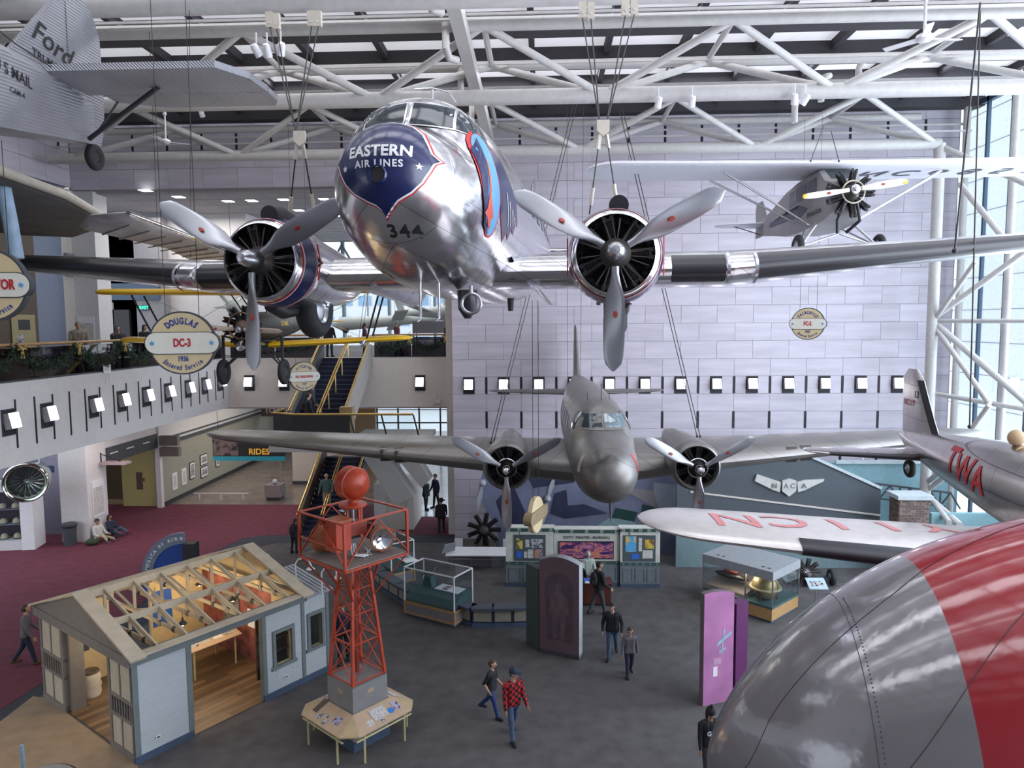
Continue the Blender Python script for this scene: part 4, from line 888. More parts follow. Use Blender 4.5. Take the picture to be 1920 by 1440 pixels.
# ================================================================== corrugated tail, upper left
def trimotor():
    C = mat('corrugated_aluminium', (0.38, 0.385, 0.42), 0.42, 0.7, var=0.10, scale=1.2)
    nt, N, L, b = nodes_of(C); tc = [n for n in N if n.type == 'TEX_COORD'][0]
    wv = N.new('ShaderNodeTexWave'); wv.wave_type = 'BANDS'; wv.bands_direction = 'DIAGONAL'; wv.inputs['Scale'].default_value = 11
    mp = N.new('ShaderNodeMapping'); mp.inputs['Scale'].default_value = (1, 0.0, 1); L.new(tc.outputs['Object'], mp.inputs[0]); L.new(mp.outputs[0], wv.inputs['Vector'])
    bp = N.new('ShaderNodeBump'); bp.inputs['Strength'].default_value = 0.8; bp.inputs['Distance'].default_value = 0.02; L.new(wv.outputs['Fac'], bp.inputs['Height']); L.new(bp.outputs[0], b.inputs['Normal'])
    t = thing('corrugated_airplane', 'corrugated silver airplane tail with mail lettering, top left corner', 'airplane', (-8.85, 12.0, 13.0), 0)
    rows = ((-6.0, 0.85, 0.95, -1.0), (-3.0, 0.70, 0.86, -0.75), (-1.0, 0.52, 0.80, -0.55), (0.6, 0.34, 0.82, -0.30), (1.6, 0.20, 0.76, -0.14), (2.15, 0.10, 0.70, -0.06))
    rg = [[Vector(p) for p in ((-w_, y, zb), (-w_, y, zt-0.12), (-w_*0.8, y, zt), (w_*0.8, y, zt), (w_, y, zt-0.12), (w_, y, zb))] for y, w_, zt, zb in rows]
    me = MB().loft(rg).mesh('fuselage', 20); bv = bvh_of(me); link('fuselage', me, C, t)
    fx = lambda y, z: frame((3, y, z), (0, 1, 0), (0, 0, 1))
    decal(t, 'lettering', text_mesh('U S MAIL', 0.25, 0.012, 0), frame((3, -0.52, 0.40), (0, 1, -0.05), (0, 0, 1)), bv, (-1, 0, 0), BLKP, 0.01, 0.3)
    decal(t, 'lettering', text_mesh('CAM-4', 0.13, 0.008, 0), fx(-0.45, 0.12), bv, (-1, 0, 0), BLKP, 0.01, 0.3)
    fr = [(0.2, 0.75), (0.6, 1.2), (1.45, 2.35), (1.5, 0.75)]; 
    f = MB().prism([(1.5, 0.72), (1.5, 2.42), (1.36, 2.45), (-0.1, 0.85)], -0.05, 0.05, frame((0, 0, 0), (0, 1, 0), (0, 0, 1))).build('fin', C, t)
    rud = [(1.53, -0.15), (1.53, 2.45), (1.62, 2.62), (1.9, 2.68), (2.3, 2.5), (2.52, 2.1), (2.58, 1.2), (2.54, 0.4), (2.4, -0.05)]
    MB().prism(rud, -0.055, 0.055, frame((0, 0, 0), (0, 1, 0), (0, 0, 1))).build('rudder', C, t)
    sh = Matrix.Identity(4); sh[0][1] = 0.35
    me2 = text_mesh('Ford', 0.54, 0.012, 0); me2.transform(sh)
    M = frame((0.06, 1.12, 1.44), (0, 1, -0.20), (0, 0, 1)); me2.transform(M); link('lettering', me2, BLKP, t)
    put_text('TRI-MOTOR', 0.21, frame((0.06, 1.10, 1.07), (0, 1, -0.10), (0, 0, 1)), BLKP, t, bold=0.01, depth=0.002)
    st = [(0.15, 0.55), (3.25, 0.55), (3.62, 1.15), (3.66, 1.9), (0.15, 1.9)]
    MB().prism(st, 0.80, 0.92).build('tailplane', C, t); MB().prism([(-x, y) for x, y in reversed(st)], 0.80, 0.92).build('tailplane', C, t)
    el = [(0.45, 1.93), (3.66, 1.93), (3.64, 2.45), (3.5, 2.75), (1.25, 2.75), (0.45, 2.35)]
    MB().prism(el, 0.80, 0.91).build('elevator', C, t); MB().prism([(-x, y) for x, y in reversed(el)], 0.80, 0.91).build('elevator', C, t)
    MB().tube((0.22, 1.75, -0.05), (1.75, 1.5, 0.80), 0.045, 8).build('tail_strut', BLKP, t)
    MB().tube((0.16, 2.2, 0.25), (0.5, 2.3, 0.8), 0.02, 6).build('control_horn', BLKP, t)
    wheel(t, (0.06, 2.15, -0.30), 0.26, 0.15, 'X', BLKP); MB().tube((0.0, 1.95, 0.35), (0.05, 2.1, -0.28), 0.06, 8).build('tail_leg', BLKP, t)
    MB().path([(0.0, -2.0, 1.6), (0.3, -0.2, 0.98), (0.4, 0.5, 0.85)], 0.012, 6).build('control_cable', CABLE, t); MB().tube((0.35, -0.8, 0.82), (0.35, -0.8, 1.3), 0.02, 6).build('control_lever', BLKP, t)
trimotor()
# ================================================================== wings of a sideways biplane
def plan_wing(name, label, pts, z, th, m, ribs=None):
    t = thing(name, label, 'airplane wing', (pts[0][0], pts[0][1], z)); o = Vector(pts[0])
    P = [Vector(p)-o for p in pts]; c = sum(P, Vector((0, 0)))/len(P)
    rings = []
    for k, zz in ((0.96, -th/2), (1.0, -th*0.1), (1.0, th*0.1), (0.95, th/2)): rings.append([Vector((c.x+(p.x-c.x)*k, c.y+(p.y-c.y)*k, zz)) for p in P])
    MB().loft(rings).build('wing', m, t, 50); return t
WD = mat('weathered_grey', (0.085, 0.08, 0.078), 0.7, var=0.2, scale=1.2, detail=6)
t = plan_wing('weathered_wing', 'dark weathered wing underside with pale leading edge and blue strut, left edge', [(-9.75, 11.0), (-9.75, 12.5), (-10.3, 15.5), (-11.2, 18), (-12.6, 20.2), (-14.3, 21.8), (-15.6, 21), (-16, 16), (-16, 11.0)], 12.2, 0.26, WD)
MB().path([Vector(p) for p in ((0, 0, 0.02), (0, 1.5, 0.02), (-0.55, 4.5, 0.02), (-1.45, 7.0, 0.02), (-2.85, 9.2, 0.02), (-4.55, 10.8, 0.02))], 0.10, 8).build('leading_edge', mat('pale_edge', (0.50, 0.45, 0.37), 0.6), t, 50)
MB().path([Vector((-0.6, 2.7, -0.1)), Vector((-0.5, 2.7, -0.8)), Vector((-0.42, 2.7, -1.5))], 0.13, 12).build('strut', mat('pale_blue', (0.36, 0.50, 0.66), 0.5, var=0.15, scale=5), t, 50)
sw = plan_wing('silver_wing', 'worn silver ribbed wing tip pointing left beneath the airliner propeller', [(-10.3, 15.9), (-9.2, 14.5), (-8.2, 14.2), (-9.05, 19.3), (-9.9, 24), (-11.8, 24), (-10.6, 20.2)], 11.62, 0.14, mat('worn_silver', (0.52, 0.49, 0.50), 0.4, 0.5, var=0.25, scale=3, detail=6))
for k in range(9): MB().tube((1.5-0.13*k, -0.6+1.0*k, -0.085), (-0.05-0.16*k, 0.9+0.95*k, -0.085), 0.02, 6).build('rib', MATS['worn_silver'], sw)
MB().path([Vector(p) for p in ((2.1, -1.7, 0), (1.25, 3.4, 0), (0.4, 8.1, 0))], 0.045, 8).build('leading_edge', CHROME, sw, 50)
# ================================================================== jet airliner nose, lower right
def jet_nose():
    k = 0.78; N = EYE+(Vector((2.369, 10.023, 3.114))-EYE)*k; psi, pit, Rm, L, a, b, hv = 0.14, 0.057, 2.753*k, 5.621*k, 1.976, 0.662, 1.274
    t = thing('jet_airliner_nose', 'huge grey and red jet airliner nose filling the lower right corner', 'airplane nose', (N.x, N.y, 0))
    d = Vector((math.cos(psi)*math.cos(pit), -math.sin(psi)*math.cos(pit), math.sin(pit))); x = Vector((math.sin(psi), math.cos(psi), 0)); z = d.cross(x); z = z if z.z > 0 else -z
    N = Vector((0, 0, N.z))
    def S(s, th, off=0):
        q = min(1, max(0, s/L)); r = Rm*(1-(1-q)**a)**b+off; sn = math.sin(th); h = hv if sn > 0 else hv*1.62
        return N+d*s+x*(math.cos(th)*r)+z*(sn*r*h)
    def patch(s0, s1, t0, t1, ns, ntt, off=0, sfun=None):
        return MB().loft([[S(s0+(s1-s0)*(i/ns)**1.7 if sfun is None else sfun(i/ns), t0+(t1-t0)*j/ntt, off) for j in range(ntt+1)] for i in range(ns+1)], False, closed=False)
    GS = mat('jet_grey', (0.215, 0.205, 0.215), 0.16, 0.35, var=0.05, scale=1.5, bump=0.30, bscale=5, coat=0.5)
    RS = mat('jet_red', (0.26, 0.011, 0.018), 0.16, var=0.06, scale=1.5, bump=0.25, bscale=5, coat=0.6)
    s2 = 2.794*k
    patch(0.0005, s2, 0, 2*PI, 30, 90).build('nose_grey', GS, t, 60); patch(s2, 9.5, 0, 2*PI, 24, 90, sfun=lambda q: s2+(9.5-s2)*q).build('body_red', RS, t, 60)
    def seam(pts, r=0.006, m=BLACK): MB().path(pts, r, 5).build('seam', m, t)
    for sv in (1.839*k,): seam([S(sv, PI*(0.35+1.0*j/40), 0.002) for j in range(41)], 0.004, DGREY)
    for tab in ([(0.30, 0.92), (0.35, 0.888), (0.65, 0.722), (1.05, 0.646), (1.45, 0.604), (1.95, 0.563), (2.25, 0.535), (3.4, 0.47)], [(1.5, 0.89), (2.0, 0.791), (2.35, 0.729), (2.75, 0.674), (3.6, 0.60), (4.6, 0.54)]): seam([S(s_, PI*hermite(tab, s_)[0], 0.001) for s_ in [tab[0][0]+(tab[-1][0]-tab[0][0])*j/40 for j in range(41)]], 0.004, mat('seam_dark', (0.05, 0.03, 0.03), 0.6))
    rv = MB().ball((0, 0, 0), 0.008, 6, 4).mesh('rivet'); rv.materials.append(DGREY)
    for j in range(70): link('rivet', rv, None, t, S(1.90*k, PI*(0.5+0.55*j/70), 0.002))
    return t
jet_nose()
# ================================================================== stairs
def ramp_quad(x0, x1, ya, za, yb, zb, th): 
    return MB().prism([(ya, za), (yb, zb), (yb, zb-th), (ya, za-th)], 0, x1-x0, frame((x0, 0, 0), (0, 1, 0), (0, 0, 1)))
STEP = mat('stair_carpet', (0.012, 0.016, 0.045), 0.85); STONE = mat('stair_stone', (0.40, 0.385, 0.37), 0.7, var=0.05)
st = thing('staircase', 'broad staircase with navy carpet and brass rails rising to the rear balcony', 'staircase', (-9, 30, 0))
O = Vector((-9, 30, 0))
def loc(p): return Vector(p)-O
def flight(x0, x1, ya, za, yb, zb, n):
    for i in range(n):
        y0 = ya+(yb-ya)*i/n; y1 = ya+(yb-ya)*(i+1)/n; z1 = za+(zb-za)*(i+1)/n; zz = za+(zb-za)*i/n
        MB().box(x0-O.x, x1-O.x, min(y0, y1)-O.y, max(y0, y1)-O.y, zz-0.12, z1).build('step', STEP, st)
        yn = y0-O.y; MB().box(x0-O.x, x1-O.x, yn-0.02, yn+0.02, z1-0.02, z1+0.006).build('nosing', DGREY, st)
flight(-10.0, -7.95, 28.1, 5.0, 32.75, 7.85, 16)
flight(-10.8, -8.75, 31.0, 0.0, 35.4, 2.75, 16)
M0 = Matrix.Translation(-O)
def add(mb, nm, m, sm=None): mb.v = [tuple(Vector(p)-O) for p in mb.v]; return mb.build(nm, m, st, sm)
add(ramp_quad(-10.0, -7.95, 28.0, 4.9, 32.75, 7.75, 0.35), 'soffit', STONE)
for x in (-10.18, -7.95):
    add(ramp_quad(x, x+0.16, 28.0, 5.55, 32.75, 8.45, 1.0), 'parapet', DGREY if x < -9 else STONE)
    add(MB().tube((x+0.1, 28.0, 5.95), (x+0.1, 32.8, 8.85), 0.045, 8), 'handrail', BRASS, 50)
for dx in (0, 0.1): add(MB().tube((-8.9+dx, 27.9, 5.9), (-8.9+dx, 32.9, 8.85), 0.035, 8), 'centre_rail', BRASS, 50)
for k in range(5): add(MB().tube((-8.85, 28.3+1.05*k, 5.15+0.62*1.05*k), (-8.85, 28.3+1.05*k, 6.05+0.62*1.05*k), 0.025, 6), 'rail_post', BRASS)
add(MB().box(-10.3, -4.75, 26.4, 28.1, 4.6, 5.0), 'landing', STONE)
[add(MB().prism([PY(*q, 30.6).xz for q in Q], 0, 0.9, frame((0, 31.5, 0), (1, 0, 0), (0, 0, 1))), 'stringer', STONE) for Q in (((664, 832), (710, 832), (776, 932), (738, 945)), ((722, 832), (764, 832), (806, 900), (790, 915)))]
add(MB().box(-7.9, -4.75, 28.1, 31.6, 4.5, 4.7), 'landing', STONE); add(MB().box(-10.9, -4.9, 35.4, 37.0, 2.4, 2.75), 'landing', STONE)
lp = [(-10.3, 28.1), (-10.3, 27.0), (-9.3, 26.42), (-7.2, 26.42)]
for a, b in zip(lp[:-1], lp[1:]): add(MB().beam((*a, 5.5), (*b, 5.5), 0.04, 0.98), 'landing_panel', BLACK)
add(MB().path([(*p, 6.03) for p in lp]+[(-4.8, 26.42, 6.03)], 0.045, 8), 'handrail', BRASS, 50)
add(MB().beam((-7.2, 26.42, 5.5), (-4.8, 26.42, 5.5), 0.03, 0.98), 'landing_panel', GLASS)
for x in (-7.2, -6.0, -4.8): add(MB().beam((x+0.25, 26.42, 4.95), (x, 26.42, 6.0), 0.05, 0.05), 'panel_post', BLACK)
add(MB().box(-7.95, -7.45, 27.7, 28.1, 4.95, 6.15), 'newel', mat('newel_wood', (0.30, 0.20, 0.08), 0.5))
for x in (-10.9, -8.72): add(MB().tube((x, 30.9, 0.95), (x, 35.5, 3.75), 0.05, 8), 'handrail', BRASS, 50); add(ramp_quad(x-0.06, x+0.06, 30.9, 0.75, 35.4, 3.5, 0.8), 'parapet', BROWN if x < -10 else BLACK)
for x in (-9.85, -9.75): add(MB().tube((x, 31.0, 0.95), (x, 35.2, 3.6), 0.03, 8), 'centre_rail', BRASS, 50)
struct(MB().box(-7.7, -5.9, 32.0, 34.2, 0, 2.1).build('wall_closet', WHITE))
dr = struct(MB().box(-7.15, -6.25, 31.96, 32.0, 0.02, 1.95).build('door_1', mat('door_cream', (0.52, 0.49, 0.44), 0.6))); MB().box(-6.40, -6.33, 31.92, 31.96, 0.85, 1.05).build('door_handle', DGREY, dr)
# ================================================================== hanging round signs
TAN_S = mat('sign_tan', (0.60, 0.48, 0.28), 0.5, var=0.04); SIGNW = mat('sign_white', (0.68, 0.66, 0.58), 0.5, var=0.03); SBLUE = mat('sign_blue', (0.02, 0.05, 0.24), 0.5); SSTAR = mat('sign_star', (0.05, 0.28, 0.62), 0.5); SRED = mat('sign_red', (0.42, 0.02, 0.03), 0.5)
def medallion(label, loc_, rz, top, mid, low1, low2, k=1.0, midsize=0.21, top_z=16.0):
    t = thing('round_sign', label, 'sign', loc_, rz, 'round aircraft name signs')
    F_ = frame((0, -0.07*k, 0), (1, 0, 0), (0, 0, 1))
    MB().lathe([(0.001, 0.0), (0.58*k, 0.0), (0.605*k, 0.0), (0.605*k, -0.13*k), (0.001, -0.13*k)], F_, 48).build('disc_rim', DGREY, t, 40)
    MB().lathe([(0.001, 0.006), (0.575*k, 0.006)], F_, 48).build('disc_face', TAN_S, t)
    def pill(w_, h, e): return [(w_*sg+h*math.cos(a), h*math.sin(a)) for sg, a0 in ((1, -PI/2), (-1, PI/2)) for a in [a0+PI*i/10 for i in range(11)]]
    MB().prism(pill(0.46*k, 0.215*k, 0), -0.14*k, 0.02, F_).build('bar_rim', DGREY, t); MB().prism(pill(0.455*k, 0.20*k, 0), 0.02, 0.03, F_).build('bar', SIGNW, t)
    T = lambda x, y: F_ @ Matrix.Translation((x*k, y*k, 0.034))
    put_text(mid, midsize*k, T(0, 0), SRED, t, bold=0.038, depth=0.003, sx=0.66)
    for s in (-1, 1): MB().prism(star(0.05*k), 0.03, 0.04, T(s*0.53, 0) @ Matrix.Translation((0, 0, -0.034))).build('star', SSTAR, t)
    if top: arc_text(top, 0.165*k, 0.415*k, PI/2, F_ @ Matrix.Translation((0, 0, 0.010)), SBLUE, t, step=0.088*k, bold=0.038, depth=0.003, sx=0.66)
    if low1: put_text(low1, 0.14*k, F_ @ Matrix.Translation((0, -0.305*k, 0.010)), SBLUE, t, bold=0.028, depth=0.003, sx=0.7)
    if low2: arc_text(low2, 0.135*k, 0.475*k, -PI/2, F_ @ Matrix.Translation((0, 0, 0.010)), SBLUE, t, True, step=0.050*k, bold=0.022, depth=0.003, sx=0.62)
    for s in (-0.3, 0.3): MB().tube((s*k, 0, 0.5*k), (s*k, 0, top_z-loc_[2]), 0.006, 5).build('wire', CABLE, t)
    return t
p = PY(344, 643, 12.0); medallion('tan and white round sign reading DOUGLAS DC-3 1936', p, R(14), 'DOUGLAS', 'DC-3', '1936', 'Entered Service', 0.885)
p = PY(-14, 535, 11.0); medallion('round sign cut by the left edge, ending in TOR', p, R(6), 'FORD', 'TRI-MOTOR', '1928', 'Entered Service', 0.92, 0.235, 12.25)
p = PY(569, 706, 24.2); medallion('small round sign reading PA-5 MAILWING beside the stairs', p, R(38), 'PITCAIRN', 'PA-5 MAILWING', '1927', 'Entered Service', 0.84, 0.15)
p = PY(1515, 607, 24.5); medallion('small round sign reading FC-2 before the marble wall', p, R(-28), 'FAIRCHILD', 'FC-2', '1927', 'Entered Service', 0.88)
mz = thing('edge_on_sign', 'tan round sign seen edge-on above the travel bureau', 'sign', PY(1005, 965, 14.6), R(72))
MB().lathe([(0.001, 0.05), (0.36, 0.05), (0.38, 0.03), (0.38, -0.05), (0.36, -0.07), (0.001, -0.07)], frame((0, 0, 0), (1, 0, 0), (0, 0, 1)), 40).build('disc', TAN_S, mz, 40)
MB().prism([(0.42*sg+0.13*math.cos(a), 0.13*math.sin(a)) for sg, a0 in ((1, -PI/2), (-1, PI/2)) for a in [a0+PI*i/8 for i in range(9)]], -0.09, 0.08, frame((0, 0, 0), (1, 0, 0), (0, 0, 1))).build('bar', mat('sign_brown', (0.25, 0.19, 0.10), 0.6), mz)
for s in (-0.3, 0.3): MB().tube((s*0.6, 0, 0.3), (s*0.6, 0, 4.4), 0.006, 5).build('wire', CABLE, mz)
# ================================================================== open-roofed timber house
HM = Matrix.Translation((-8.73, 14.37, 0)) @ Matrix.Rotation(math.atan2(0.828, 0.561), 4, 'Z')
hs = thing('station_house', 'pale weatherboard station house with open roof trusses, lower left', 'building', (-8.73, 14.37, 0), math.atan2(0.828, 0.561))
SID = mat('pale_siding', (0.42, 0.46, 0.48), 0.6, var=0.05, scale=2, stretch=(1, 1, 6)); TRIM = mat('sage_trim', (0.15, 0.18, 0.18), 0.6); FASC = mat('fascia_grey', (0.18, 0.165, 0.15), 0.6); SKB = mat('blue_skirting', (0.055, 0.085, 0.14), 0.6)
CRM = mat('cream_panel', (0.46, 0.41, 0.32), 0.6); WDB = mat('truss_timber', (0.50, 0.43, 0.32), 0.65, var=0.12, scale=3); INT = mat('interior_cream', (0.55, 0.44, 0.26), 0.7); MURAL = mat('map_mural', (0.20, 0.06, 0.05), 0.7, var=0.6, scale=3)
PLK = [mat('plank_%d' % i, c, 0.45, var=0.2, scale=2, stretch=(1, 5, 1), detail=6) for i, c in enumerate(((0.13, 0.080, 0.042), (0.17, 0.105, 0.055), (0.095, 0.055, 0.03), (0.20, 0.125, 0.07)))]
rs = random.Random(3); y = 0.02
while y < 4.65:
    x = 0.05-rs.uniform(0, 1.0)
    while x < 4.3:
        a, b = max(0.05, x), min(4.3, x+1.25); x += 1.25
        if b-a > 0.05: MB().box(a, b-0.004, y, min(4.66, y+0.171), 0.0, 0.025+rs.uniform(0, 0.002)).build('plank', rs.choice(PLK), hs)
    y += 0.175
def hbox(nm, m, *a, par=None): return MB().box(*a).build(nm, m, par or hs)
# long front wall, boards with shadow gaps
def boarded(x0, x1, y, z0, z1, nm='siding'):
    n = int((z1-z0)/0.13)
    for i in range(n):
        za = z0+(z1-z0)*i/n; zb = z0+(z1-z0)*(i+1)/n
        MB().add([Vector(p) for p in ((x0, y-0.012, za), (x1, y-0.012, za), (x1, y, zb), (x0, y, zb), (x0, y+0.02, za), (x1, y+0.02, za), (x1, y+0.02, zb), (x0, y+0.02, zb))], ((0, 1, 2, 3), (4, 7, 6, 5), (0, 4, 5, 1), (2, 6, 7, 3), (0, 3, 7, 4), (1, 5, 6, 2))).build('board', SID, hs)
hbox('wall_core', INT, 0.0, 1.28, 0.03, 0.14, 0, 2.2); boarded(0.1, 1.2, 0.0, 0.16, 2.2)
hbox('skirting', SKB, -0.03, 1.30, -0.03, 0.03, 0, 0.16); hbox('corner_trim', TRIM, -0.02, 0.10, -0.025, 0.06, 0.16, 2.2); hbox('corner_trim', TRIM, 1.19, 1.31, -0.025, 0.14, 0.16, 2.2)
def window_wall(x0, x1, wx0, wx1, wz0, wz1, y=0.0):
    for a, b, c, d in ((x0, wx0, 0.16, 2.2), (wx1, x1, 0.16, 2.2), (wx0, wx1, 0.16, wz0), (wx0, wx1, wz1, 2.2)):
        if d-c > 0.1 and b-a > 0.02: boarded(a, b, y, c, d); hbox('wall_core', INT, a, b, y+0.03, y+0.12, c, d)
    w_ = hbox('window_frame', TRIM, wx0-0.09, wx1+0.09, y-0.04, y+0.02, wz1, wz1+0.09)
    for a, b, c, d in ((wx0-0.09, wx0, wz0, wz1), (wx1, wx1+0.09, wz0, wz1), (wx0-0.14, wx1+0.14, wz0-0.09, wz0)): hbox('casing', TRIM, a, b, y-0.04, y+0.02, c, d, par=w_)
    hbox('pane', GLASS, wx0, wx1, y+0.05, y+0.06, wz0, wz1, par=w_)
    hbox('sash', mat('dark_sash', (0.10, 0.06, 0.03), 0.5), wx0, wx1, y+0.04, y+0.07, (wz0+wz1)/2-0.02, (wz0+wz1)/2+0.02, par=w_) if False else None
window_wall(3.22, 4.35, 3.52, 4.0, 0.78, 1.62); hbox('corner_trim', TRIM, 3.15, 3.25, -0.03, 0.14, 0, 2.2); hbox('corner_trim', TRIM, 4.31, 4.41, -0.03, 0.12, 0.16, 2.2)
window_wall(4.41, 5.12, 4.58, 4.96, 0.85, 1.72); hbox('corner_trim', TRIM, 5.10, 5.2, -0.03, 0.12, 0.16, 2.2); hbox('skirting', SKB, 3.15, 5.2, -0.035, 0.03, 0, 0.16)
for x in (0.42, 3.75): o_ = hbox('outlet', WHTP, x, x+0.11, -0.03, -0.01, 0.36, 0.43); hbox('socket', BLACK, x+0.02, x+0.09, -0.035, -0.03, 0.38, 0.41, par=o_)
hbox('annex_wall', SID, 5.12, 5.2, 0.12, 1.6, 0, 2.2); hbox('annex_wall', INT, 4.35, 5.2, 1.5, 1.6, 0, 2.2)
o_ = MB().prism([(0, 2.24), (0, 2.30), (1.7, 2.62), (1.7, 2.56)], 0, 0.95, frame((4.35, -0.1, 0), (0, 1, 0), (0, 0, 1))).build('annex_roof', mat('tin_roof', (0.34, 0.36, 0.40), 0.4, 0.4), hs)
for k in range(8): MB().box(4.36+0.12*k, 4.38+0.12*k, 0, 1.7, 0, 0.02, Matrix.Translation((0, -0.1, 2.30)) @ Matrix.Rotation(math.atan2(0.32, 1.7), 4, 'X')).build('roof_seam', MATS['tin_roof'], o_)
for z_ in (0.6, 0.95, 1.3, 1.65): hbox('display_shelf', mat('shelf_brown', (0.12, 0.07, 0.035), 0.6), 3.4, 4.2, 0.35, 0.55, z_, z_+0.03)
hbox('dark_backing', mat('window_dark', (0.05, 0.035, 0.025), 0.7, var=0.5, scale=10), 3.35, 4.25, 0.55, 0.60, 0.3, 2.0)  # dark sheets added behind both windows so the inside looks dark
hbox('dark_backing', MATS['window_dark'], 4.5, 5.05, 0.7, 0.75, 0.3, 2.0)
# short left end wall with door opening
for a, b in ((0.0, 1.12), (3.46, 4.72)):
    hbox('end_post', FASC, -0.02, 0.10, a, a+0.1, 0, 2.2); hbox('end_post', FASC, -0.02, 0.10, b-0.1, b, 0, 2.2); m_ = (a+b)/2
    hbox('end_backing', INT, 0.06, 0.10, a+0.1, b-0.1, 0, 2.2)
    for z0, z1 in ((0.18, 0.82), (1.34, 2.15)):
        for c, d in ((a+0.12, m_-0.025), (m_+0.025, b-0.12)): hbox('cream_panel', CRM, -0.005, 0.06, c, d, z0, z1)
        hbox('mullion', FASC, -0.02, 0.06, m_-0.025, m_+0.025, z0, z1)
    for z in (0.0, 0.84, 1.28): hbox('cross_rail', FASC, -0.03, 0.08, a, b, z, z+(0.17 if z == 0 else 0.07))
    hbox('baluster_backing', BROWN, 0.03, 0.06, a+0.1, b-0.1, 0.91, 1.28)
    for k in range(8): hbox('baluster', FASC, -0.02, 0.03, a+0.14+k*(b-a-0.3)/7, a+0.18+k*(b-a-0.3)/7, 0.91, 1.28)
hbox('door_post', FASC, 0.10, 0.42, 3.34, 3.46, 0, 2.2); hbox('door_post', FASC, 0.10, 0.30, 1.12, 1.2, 0, 2.2)
# back and right walls
hbox('back_wall', INT, 0.6, 1.6, 4.60, 4.72, 0, 2.2); hbox('back_wall', INT, 2.7, 4.35, 4.60, 4.72, 0, 2.2); hbox('back_window', DGREY, 0.75, 1.05, 4.58, 4.60, 0.9, 1.8)
hbox('right_wall', MURAL, 4.27, 4.35, 1.2, 4.6, 0.0, 2.2); hbox('right_wall', INT, 4.27, 4.35, 0.12, 1.2, 0, 2.2)
hbox('wall_poster', mat('blue_panel', (0.02, 0.10, 0.42), 0.5), 2.75, 3.3, 4.57, 4.60, 0.9, 1.9); hbox('wall_poster', PAPER, 4.24, 4.27, 1.6, 2.3, 1.0, 1.5); hbox('wall_poster', mat('photo_grey', (0.12, 0.11, 0.11), 0.6, var=0.7, scale=14), 4.24, 4.27, 2.7, 3.5, 0.9, 1.7)
# eaves, gables, rakes
hbox('header', TRIM, -0.08, 4.45, -0.10, 0.12, 2.2, 2.42); hbox('header', FASC, -0.12, 0.10, -0.08, 4.80, 2.2, 2.42); hbox('header', FASC, -0.08, 4.45, 4.62, 4.82, 2.2, 2.42); hbox('header', INT, 4.25, 4.45, 0.1, 4.7, 2.2, 2.42)
ZR, YR = 3.22, 2.36
for x0, x1, m_ in ((-0.08, 0.0, FASC), (4.36, 4.42, INT)): MB().prism([(-0.1, 2.42), (4.82, 2.42), (YR, ZR)], 0, x1-x0, frame((x0, 0, 0), (0, 1, 0), (0, 0, 1))).build('gable', m_, hs)
for x in (0.02, 4.38):
    for ye in (-0.28, 5.0): MB().beam((x, YR, ZR+0.06), (x, ye, 2.40), 0.34, 0.05, (0, 0, 1)).build('rake_board', WDB, hs)
hbox('eave_board', WDB, 0, 4.4, -0.22, 0.02, 2.40, 2.44); hbox('eave_board', WDB, 0, 4.4, 4.7, 4.95, 2.40, 2.44)
for yy, zz in ((YR, ZR-0.02), (1.18, 2.82), (3.54, 2.82)): MB().box(0.1, 4.35, yy-0.025, yy+0.025, zz-0.12, zz+0.04).build('purlin', WDB, hs)
BRK = mat('truss_plate', (0.025, 0.025, 0.028), 0.5)
for k in range(6):
    x = 0.55+0.68*k
    tr_ = MB().box(x-0.02, x+0.02, 0.0, 4.72, 2.38, 2.47).build('tie_beam', WDB, hs)
    for ye in (0.0, 4.72): MB().beam((x, YR, ZR-0.06), (x, ye, 2.43), 0.04, 0.10, (0, 0, 1)).build('rafter', WDB, hs)
    for yy in (1.18, YR, 3.54): MB().beam((x, yy, 2.45), (x, yy, ZR-0.1-abs(yy-YR)*0.34), 0.035, 0.07, (1, 0, 0)).build('web_post', WDB, hs)
    for ya, yb, zb in ((YR, 1.18, 2.78), (YR, 3.54, 2.78), (0.55, 1.18, 2.74)): MB().beam((x, ya, 2.46), (x, yb, zb), 0.03, 0.06, (1, 0, 0)).build('web_brace', WDB, hs)
    for yy in (0.55, 1.18, 3.54): MB().box(x-0.026, x+0.026, yy-0.07, yy+0.07, 2.36, 2.49).build('truss_plate', BRK, hs)
def lampoint(nm, loc_, pw, col, r=0.08):
    l = bpy.data.lights.new(nm, 'POINT'); l.energy = pw; l.color = col; l.shadow_soft_size = r; o = bpy.data.objects.new(nm, l); o.location = loc_; COL.objects.link(o); return o
HLAMP = mat('bulb_warm', (1, 0.8, 0.5), 0.5, emit=9, ecol=(1, 0.72, 0.40))
for k, (x, y) in enumerate(((0.8, 2.6), (1.9, 1.4), (2.3, 3.5), (3.5, 1.8), (3.6, 3.6))):
    pd = MB().lathe([(0.02, 0.16), (0.03, 0.1), (0.10, 0.02), (0.11, 0.0)], Matrix.Translation((x, y, 2.1)), 14).build('pendant_shade', DGREY, hs, 50)
    MB().ball((x, y, 2.09), 0.04, 8, 6).build('bulb', HLAMP, pd); MB().tube((x, y, 2.25), (x, y, 2.44), 0.008, 5).build('cord', BLACK, pd)
    q = HM @ Vector((x, y, 2.0)); lampoint('house_lamp', q, 12, (1.0, 0.74, 0.42))
